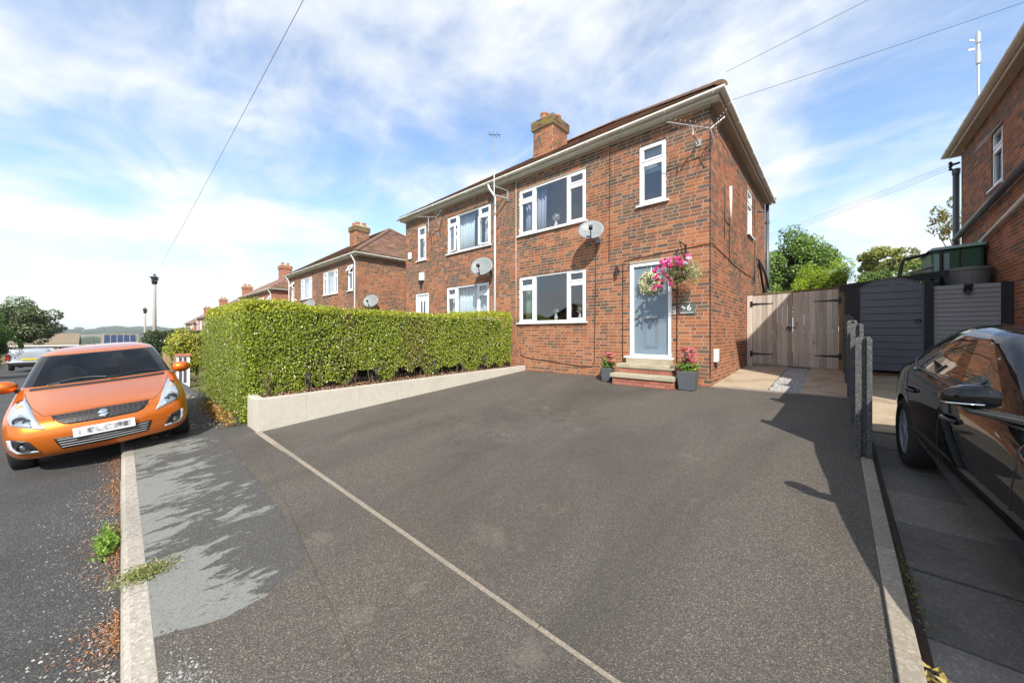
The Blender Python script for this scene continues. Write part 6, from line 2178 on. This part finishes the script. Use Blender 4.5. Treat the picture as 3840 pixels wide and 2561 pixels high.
    def line(s, fn, pts, name, mat, r, off=.001, n=10, parent=None):
        P = []
        for a, b in zip(pts, pts[1:]):
            for k in range(n):
                u = k / n
                h = fn(a[0] + (b[0] - a[0]) * u, a[1] + (b[1] - a[1]) * u)
                if h: P.append(h[0] + h[1] * off)
        h = fn(*pts[-1])
        if h: P.append(h[0] + h[1] * off)
        if len(P) < 2: return None
        return MB().tube(P, r, 5).build(name, mat, parent or s.t, smooth=True, local=True)

def wheel(t, x, y, z, r, w, sg, spokes, rim_mat, rimr=.68):
    """a tyre with rim and spokes; sg is the outer side"""
    ty = MB()
    ro, ri = r, r * rimr
    prof = [(ri, -w / 2), (ro * .93, -w / 2), (ro * .985, -w * .42), (ro, -w * .25), (ro, w * .25), (ro * .985, w * .42), (ro * .93, w / 2), (ri, w / 2), (ri * .96, w * .3), (ri * .96, -w * .3), (ri, -w / 2)]
    ty.lathe((x, y, z), prof, 36, 'y', cap=False)
    wo = ty.build('wheel', 'rubber', t, smooth=True, local=True)
    rm = MB()
    yo = sg * w * .40
    rm.lathe((x, y, z), [(ri * 1.0, yo * 1.08), (ri * .93, yo * 1.1), (ri * .90, yo * .7), (ri * .90, -yo * .2)] if sg > 0 else [(ri * .90, -yo * .2), (ri * .90, yo * .7), (ri * .93, yo * 1.1), (ri, yo * 1.08)], 36, 'y', cap=False)
    for k in range(spokes):
        a = 2 * math.pi * k / spokes
        for da in (-.13, .13):
            p0 = Vector((x + ri * .12 * math.cos(a), y + yo * .95, z + ri * .12 * math.sin(a)))
            p1 = Vector((x + ri * .92 * math.cos(a + da), y + yo * .85, z + ri * .92 * math.sin(a + da)))
            rm.bar(p0, p1, .026, .02)
    rm.lathe((x, y + yo * .95, z), [(.055, -.02), (.055, .02)], 14, 'y')
    rm.build('rim', rim_mat, wo, local=True)
    MB().lathe((x, y, z), [(ri * .88, -.02), (ri * .88, .02)], 24, 'y').build('brake_disc', 'iron', wo, local=True)
    return wo

# ---- the orange hatchback, half on the pavement
roll = R(-5.6)
cm = Matrix.Translation((-6.93, -.085, -.045)) @ Matrix.Rotation(math.pi, 4, 'Z') @ Matrix.Rotation(roll, 4, 'X')
oc = thing('parked_car', (0, 0, 0), 'orange hatchback parked half on the pavement, facing the camera', 'car', mat=cm)
#        z    xf    xr    w    sf   sr   cf   cr
RO = [(.19, .16, 3.72, .70, .14, .10, .34, .3),
      (.225, .07, 3.78, .78, .15, .10, .34, .3),
      (.32, .02, 3.83, .825, .16, .10, .34, .3),
      (.44, .00, 3.85, .838, .16, .10, .34, .3),
      (.55, .01, 3.85, .842, .17, .10, .36, .3),
      (.64, .05, 3.84, .842, .19, .10, .38, .3),
      (.70, .12, 3.83, .838, .21, .10, .40, .3),
      (.76, .27, 3.82, .832, .26, .10, .40, .3),
      (.83, .52, 3.80, .822, .30, .10, .34, .3),
      (.90, .84, 3.78, .806, .25, .10, .26, .3),
      (.945, 1.06, 3.76, .785, .17, .10, .20, .28),
      (.965, 1.11, 3.74, .765, .15, .10, .18, .26),
      (1.12, 1.37, 3.64, .715, .15, .10, .16, .24),
      (1.29, 1.68, 3.52, .655, .15, .10, .14, .2),
      (1.385, 1.87, 3.46, .615, .14, .10, .13, .2),
      (1.425, 2.00, 3.42, .57, .12, .10, .12, .2),
      (1.465, 2.25, 3.30, .45, .08, .06, .10, .15),
      (1.485, 2.55, 3.05, .22, .03, .03, .06, .08)]
SO = [.14, .34, .50, .54, .72, .88]
def mo_(r, j):
    if 11 <= r <= 13:
        if j <= 2: return 2
        if j in (3,): return 4
        if j in (4, 5): return 4 if j == 4 else 3
        if 6 <= j <= 7: return 3
        if j == 8: return 4
        if 9 <= j <= 10: return 3
        if j >= 14: return 3
        return 0
    return 0
car = Car(oc, RO, SO, mo_, ['paint_orange', 'black_plastic', 'car_glass', 'dark_glass', 'paint_black'], [(.80, .295, .335), (3.22, .295, .335)])
car.split(['body', 'underside', 'windscreen', 'window', 'pillar_trim'])
for wx in (.80, 3.22):
    for sg in (-1, 1):
        wheel(oc, wx, sg * .735, .295, .295, .185, sg, 5, 'alu')
for sg in (-1, 1):
    Fm = lambda y, z, sg=sg: car.front(y * sg, z)
    hl = [(.470, .560), (.60, .60), (.725, .650), (.748, .72), (.742, .80), (.715, .855), (.665, .872), (.605, .80), (.545, .700)]
    base = car.patch(Fm, hl, 'headlight', 'lamp_silver', .004)
    car.patch(Fm, [(.56, .60), (.70, .64), (.72, .70), (.66, .74), (.585, .69)], 'reflector', 'silver_paint', .010, base)
    for (a, b, r_) in ((.655, .672, .045), (.60, .66, .028)):
        h = Fm(a, b)
        MB().ball(h[0] + h[1] * .006, (r_ * .6, r_, r_), 12, 8).build('lamp_lens', 'lamp_glass', base, smooth=True, local=True)
        MB().lathe(h[0] + h[1] * .012, [(r_ * 1.05, 0), (r_ * 1.2, .01)], 16, 'x').build('lamp_ring', 'iron', base, local=True)
    h = Fm(.69, .80); MB().ball(h[0] + h[1] * .005, (.02, .034, .03), 10, 6).build('indicator', 'amber_lens', base, smooth=True, local=True)
    car.patch(Fm, hl, 'headlight_lens', 'lamp_glass', .018, base)
    # fog lamp recess with a bright L strip
    fg = [(.525, .30), (.71, .325), (.752, .40), (.755, .50), (.70, .492), (.60, .45)]
    fb = car.patch(Fm, fg, 'fog_lamp_bezel', 'black_plastic', .005)
    car.patch(Fm, [(.53, .303), (.705, .326), (.748, .40), (.752, .495), (.722, .492), (.716, .41), (.690, .352), (.54, .325)], 'light_strip', 'lamp_silver', .012, fb)
    h = Fm(.635, .392)
    MB().lathe(h[0] + Vector((.02, 0, 0)), [(.062, -.03), (.058, -.045), (.046, -.02), (.0405, -.02)], 20, 'x', cap=False).build('fog_ring', 'black_plastic', fb, local=True)
    MB().ball(h[0] + Vector((.004, 0, 0)), (.012, .042, .042), 14, 8).build('fog_lens', 'chrome', fb, smooth=True, local=True)
    # door mirror
    mb = MB()
    mb.ball((1.36, sg * .885, 1.02), (.095, .125, .088), 16, 10)
    mm = mb.build('door_mirror', 'paint_orange', oc, smooth=True, local=True)
    MB().tube([(1.38, sg * .74, .94), (1.37, sg * .80, .955)], .026, 8).build('mirror_arm', 'black_plastic', mm, local=True)
    # bonnet shut line, wing crease
    car.line(Fm, [(.475, .70), (.60, .80), (.665, .875), (.69, .92)], 'bonnet_gap', 'black_plastic', .003, .0)
car.line(car.front, [(-.475, .70), (-.43, .706), (0, .712), (.43, .706), (.475, .70)], 'bonnet_gap', 'black_plastic', .0035, .0)
gr = car.patch(car.front, [(-.425, .695), (-.36, .607), (-.29, .580), (0, .572), (.29, .580), (.36, .607), (.425, .695), (0, .702)], 'grille', 'black_plastic', .004)
for k in range(5):
    z_ = .594 + k * .024
    w_ = np.interp(z_, [.575, .695], [.31, .41])
    car.line(car.front, [(-w_, z_), (w_, z_)], 'grille_bar', 'grille_dark', .0028, .010, 24, gr)
for k in range(34):
    yy = -.40 + k * .8 / 33
    zz = [.585 + .03 * (k % 2), .69]
    if abs(yy) > .33: zz[0] = .63
    car.line(car.front, [(yy, zz[0]), (yy + (.012 if k % 2 else -.012), zz[1])], 'grille_bar', 'grille_dark', .0022, .009, 5, gr)
# stylised emblem of two hooked strokes
em = []
def emb(poly): em.append(car.patch(car.front, [(y * 1.0, z) for y, z in poly], 'emblem', 'chrome', .018, gr, 2, .008))
E0, E1 = 0.0, .636
emb([(E0 + .052, E1 + .010), (E0 + .010, E1 + .046), (E0 - .052, E1 + .022), (E0 - .030, E1 + .012), (E0 + .006, E1 + .026), (E0 + .024, E1 + .012), (E0 - .004, E1 - .002), (E0 + .020, E1 - .008)])
emb([(E0 - .052, E1 - .010), (E0 - .010, E1 - .046), (E0 + .052, E1 - .022), (E0 + .030, E1 - .012), (E0 - .006, E1 - .026), (E0 - .024, E1 - .012), (E0 + .004, E1 + .002), (E0 - .020, E1 + .008)])
lg = car.patch(car.front, [(-.42, .437), (-.37, .295), (0, .283), (.37, .295), (.42, .437), (0, .428)], 'lower_grille', 'black_plastic', .003)
for k in range(4):
    z_ = .312 + k * .031
    w_ = np.interp(z_, [.295, .437], [.36, .40])
    car.line(car.front, [(-w_, z_ + .006), (0, z_), (w_, z_ + .006)], 'grille_slat', 'grey_metal', .0045, .008, 16, lg)
hp = car.front(0, .47)[0].x
np_ = MB().box(hp - .028, hp - .018, -.262, .262, .412, .524).build('number_plate', 'plate_white', oc, local=True)
MB().box(hp - .0295, hp - .0285, -.225, .225, .432, .504).build('plate_characters', 'plate_smudge', np_, local=True)
# wipers, interior
for (y0_, y1_) in ((.50, -.04), (-.08, -.60)):
    P = []
    for k in range(12):
        u = k / 11
        h = car.front(y0_ + (y1_ - y0_) * u, .985 + .045 * math.sin(u * 2.6))
        if h: P.append(h[0] + h[1] * .014)
    wp = MB().tube(P, .008, 6).build('wiper', 'black_plastic', oc, local=True)
sc_ = car.patch(car.front, [(-.66, .945), (.66, .945), (.655, .968), (-.655, .968)], 'scuttle', 'black_plastic', .004)
im = MB()
im.box(1.32, 3.5, -.64, .64, .80, .86)
im.hexa([(1.32, -.62, .86), (1.75, -.66, .86), (1.75, .66, .86), (1.32, .62, .86), (1.38, -.6, .95), (1.72, -.64, .99), (1.72, .64, .99), (1.38, .6, .95)])
im.box(3.3, 3.4, -.5, .5, .86, 1.02)
im.build('dashboard', 'interior', oc, local=True)
im = MB().tube([(1.80 + .05 * math.sin(2 * math.pi * k / 24), .36 + .185 * math.cos(2 * math.pi * k / 24), 1.0 + .18 * math.sin(2 * math.pi * k / 24)) for k in range(25)], .014, 7)
im.bar((1.78, .36, .98), (1.6, .36, .92), .07).bar((1.80, .20, 1.0), (1.80, .52, 1.0), .035, .02)
im.build('steering_wheel', 'interior', oc, local=True)
for sg in (-1, 1):
    st_ = MB().hexa([(2.25, sg * .36 - .22, .85), (2.38, sg * .36 - .22, .85), (2.38, sg * .36 + .22, .85), (2.25, sg * .36 + .22, .85), (2.42, sg * .36 - .19, 1.18), (2.50, sg * .36 - .19, 1.18), (2.50, sg * .36 + .19, 1.18), (2.42, sg * .36 + .19, 1.18)])
    so_ = st_.build('seat', 'interior', oc, local=True, bevel=.03)
    MB().box(2.44, 2.53, sg * .36 - .12, sg * .36 + .12, 1.19, 1.34).build('headrest', 'interior', so_, local=True, bevel=.03)
MB().box(1.86, 1.90, -.12, .12, 1.27, 1.34).build('rear_view_mirror', 'interior', oc, local=True, bevel=.012)
MB().tube([(3.2, .1, 1.47), (3.32, .1, 1.62)], .006, 5).build('roof_aerial', 'black_plastic', oc, local=True)
MB().box(1.28, 1.30, .40, .52, .975, 1.0).build('tax_card', 'plate_white', oc, local=True)

# ---- the black hatchback on the neighbour's drive
bmx = Matrix.Translation((1.61, 1.80, .072 * 1.80 - .046)) @ Matrix.Rotation(R(93.6), 4, 'Z') @ Matrix.Rotation(-math.atan(.072), 4, 'Y')
bc = thing('parked_car', (0, 0, 0), 'glossy black hatchback on the neighbouring drive, cut off by the right edge', 'car', mat=bmx)
RB_ = [(.20, .20, 4.15, .76, .15, .12, .40, .35),
       (.235, .09, 4.24, .84, .16, .12, .40, .35),
       (.32, .03, 4.30, .875, .17, .12, .40, .35),
       (.46, .00, 4.33, .892, .18, .12, .40, .36),
       (.58, .01, 4.345, .898, .19, .13, .42, .38),
       (.68, .06, 4.34, .898, .22, .14, .44, .40),
       (.74, .15, 4.33, .892, .24, .14, .44, .42),
       (.80, .33, 4.31, .886, .28, .15, .44, .44),
       (.86, .62, 4.28, .880, .30, .15, .38, .46),
       (.905, .92, 4.20, .868, .26, .16, .30, .50),
       (.935, 1.12, 4.14, .845, .20, .16, .24, .50),
       (.955, 1.18, 4.09, .822, .18, .16, .22, .50),
       (1.09, 1.50, 3.92, .765, .18, .16, .20, .48),
       (1.21, 1.80, 3.70, .705, .18, .16, .18, .44),
       (1.285, 2.02, 3.50, .665, .17, .15, .17, .38),
       (1.325, 2.15, 3.36, .63, .16, .14, .16, .34),
       (1.362, 2.36, 3.14, .53, .12, .10, .14, .24),
       (1.38, 2.62, 2.90, .27, .04, .04, .06, .08)]
SB_ = [.12, .40, .455, .49, .74, .78, .93]
def mb_(r, j):
    if 11 <= r <= 13:
        if j <= 2: return 2
        if j == 3: return 0
        if j == 4: return 4
        if 5 <= j <= 6: return 3
        if 7 <= j <= 8: return 4
        if j == 9: return 3
        if j == 10: return 4
        if j == 11: return 3
        if j >= 15: return 3
        return 0
    return 0
blk = Car(bc, RB_, SB_, mb_, ['paint_black', 'black_plastic', 'car_glass', 'dark_glass', 'paint_black'], [(.74, .325, .365), (3.50, .325, .365)], tilt=.012, ywheel=(.56, 1.2))
blk.split(['body', 'underside', 'windscreen', 'window', 'pillar_trim'])
for wx in (.74, 3.50):
    for sg in (-1, 1):
        wheel(bc, wx, sg * .785, .325 + .018 * wx * 0, .325, .215, sg, 5, 'grey_metal', .70)
MB().box(1.4, 4.0, -.7, .7, .80, .88).box(2.5, 2.6, -.6, .6, .88, 1.25).box(3.3, 3.4, -.6, .6, .88, 1.2).build('cabin_trim', 'interior', bc, local=True)
for sg in (1, -1):
    Sm = lambda x, z, sg=sg: blk.side(x, z, sg)
    # doors
    blk.line(Sm, [(1.30, .95), (1.22, .80), (1.24, .58)], 'door_gap', 'black_plastic', .004, -.001)
    blk.line(Sm, [(2.36, .97), (2.38, .70), (2.40, .40)], 'door_gap', 'black_plastic', .004, -.001)
    blk.line(Sm, [(3.42, .98), (3.36, .80), (3.20, .66), (3.10, .46)], 'door_gap', 'black_plastic', .004, -.001)
    for hx_ in (2.14, 3.18):
        h = Sm(hx_, .80)
        if h:
            P = [Sm(hx_ - .11, .80), Sm(hx_ - .06, .80), Sm(hx_, .80), Sm(hx_ + .06, .80), Sm(hx_ + .11, .80)]
            offs = [.004, .03, .036, .03, .004]
            MB().tube([p[0] + p[1] * q for p, q in zip(P, offs)], [.012, .014, .015, .014, .012], 8).build('door_handle', 'paint_black', bc, smooth=True, local=True)
    blk.line(Sm, [(1.35, .945), (2.3, .975), (3.3, .99), (3.75, 1.03)], 'window_trim', 'black_plastic', .008, .003, 14)
    # door mirror: shaped shell, lower edge strip and arm
    mb = MB()
    n, m = 20, 12
    i0 = len(mb.v)
    for k in range(m + 1):
        u = k / m                        # inner end to tip
        w_ = math.sin(math.pi * min(max(u * .90 + .07, 0), 1)) ** .42
        for j in range(n):
            a = 2 * math.pi * j / n
            cx_ = math.copysign(abs(math.cos(a)) ** .7, math.cos(a)); cz_ = math.copysign(abs(math.sin(a)) ** .75, math.sin(a))
            hz = (.088 if cz_ > 0 else .060) * (1.0 - .28 * u)
            mb.v.append((1.50 + .065 * cx_ * w_ + .05 * u, sg * (.865 + .20 * u), 1.075 + hz * cz_ * w_ - .012 * u))
    for k in range(m):
        for j in range(n):
            mb.f.append((i0 + k * n + j, i0 + k * n + (j + 1) % n, i0 + (k + 1) * n + (j + 1) % n, i0 + (k + 1) * n + j)); mb.m.append(0)
    mb.f.append(tuple(i0 + j for j in range(n))); mb.f.append(tuple(i0 + m * n + j for j in range(n))); mb.m += [0, 0]
    mr = mb.build('door_mirror', 'paint_black', bc, smooth=True, local=True)
    MB().tube([(1.435, sg * .93, 1.053), (1.438, sg * 1.0, 1.051), (1.462, sg * 1.05, 1.047), (1.50, sg * 1.068, 1.045)], .005, 6).build('indicator_strip', 'chrome', mr, smooth=True, local=True)
    MB().hexa([(1.42, sg * .78, .955), (1.56, sg * .78, .955), (1.54, sg * .99, 1.0), (1.46, sg * .99, 1.0), (1.42, sg * .78, .99), (1.56, sg * .78, .99), (1.54, sg * .99, 1.025), (1.46, sg * .99, 1.025)]).build('mirror_arm', 'black_plastic', mr, local=True, bevel=.008)
    # tail light wrapping the corner
    Rm_ = lambda y, z, sg=sg: blk.rear(y * sg, z)
    blk.patch(Rm_, [(.55, .74), (.80, .72), (.83, .80), (.80, .90), (.60, .88)], 'tail_light', 'red_lens', .004)
    blk.patch(Sm, [(3.98, .80), (4.14, .80), (4.12, .93), (4.0, .93)], 'tail_light', 'red_lens', .003, thick=.003)

# ---- silver van far down on the left
vm = Matrix.Translation((-33.2, -3.42, hx(-33) - .02)) @ Matrix.Rotation(math.pi, 4, 'Z') @ Matrix.Rotation(math.pi, 4, 'Z')
vt = thing('parked_van', (0, 0, 0), 'small silver van parked down the street, seen from behind', 'van', mat=vm)
RV = [(.22, -4.1, -.06, .66, .3, .04, .3, .12), (.32, -4.2, 0, .74, .3, .04, .3, .12), (.50, -4.2, .0, .77, .3, .04, .3, .12), (.56, -4.15, -.04, .77, .3, .04, .3, .12), (.85, -3.9, -.06, .77, .3, .04, .3, .12),
      (.90, -3.2, -.07, .75, .3, .04, .3, .12), (1.15, -2.9, -.10, .70, .3, .04, .3, .12), (1.20, -2.8, -.16, .65, .3, .04, .3, .12), (1.24, -2.4, -.5, .4, .2, .04, .2, .1)]
def mv_(r, j):
    if r == 5 and (j <= 2): return 2
    if r == 5 and 6 <= j <= 8: return 2
    if r <= 1: return 1
    return 0
van = Car(vt, RV, [.2, .4, .6, .8], mv_, ['silver_paint', 'black_plastic', 'dark_glass'], [(-.75, .28, .32), (-3.4, .28, .32)])
van.split(['body', 'bumper', 'window'])
for wx in (-.75, -3.4):
    for sg in (-1, 1):
        wheel(vt, wx, sg * .66, .28, .28, .17, sg, 5, 'alu')
MB().box(.0, .02, -.26, .26, .60, .70).build('number_plate', 'plate_yellow', vt, local=True)
for sg in (-1, 1):
    MB().box(-.08, .0, sg * .70 - .05, sg * .70 + .05, .60, .95).build('tail_light', 'red_lens', vt, local=True)

# ------------------------------------------------------------------ the air towards the far hills
def haze_mat():
    m = bpy.data.materials.new('haze'); m.use_nodes = True
    MATS['haze'] = m
    m.node_tree.nodes.remove(m.node_tree.nodes['Principled BSDF'])
    v = m.node_tree.nodes.new('ShaderNodeVolumePrincipled')
    v.inputs['Color'].default_value = (0.86, 0.92, 1.0, 1)
    v.inputs['Density'].default_value = 0.00015
    m.node_tree.links.new(v.outputs[0], m.node_tree.nodes['Material Output'].inputs['Volume'])
haze_mat()
zs_ = [v.co.z for v in ground.data.vertices]
hz_ = MB().box(-5300, 5300, -5300, 5300, min(zs_) - 1.0, max(max(zs_) + 40, 20)).build('haze', 'haze')
stuff(hz_, 'thin pale haze over the far hills', 'haze')
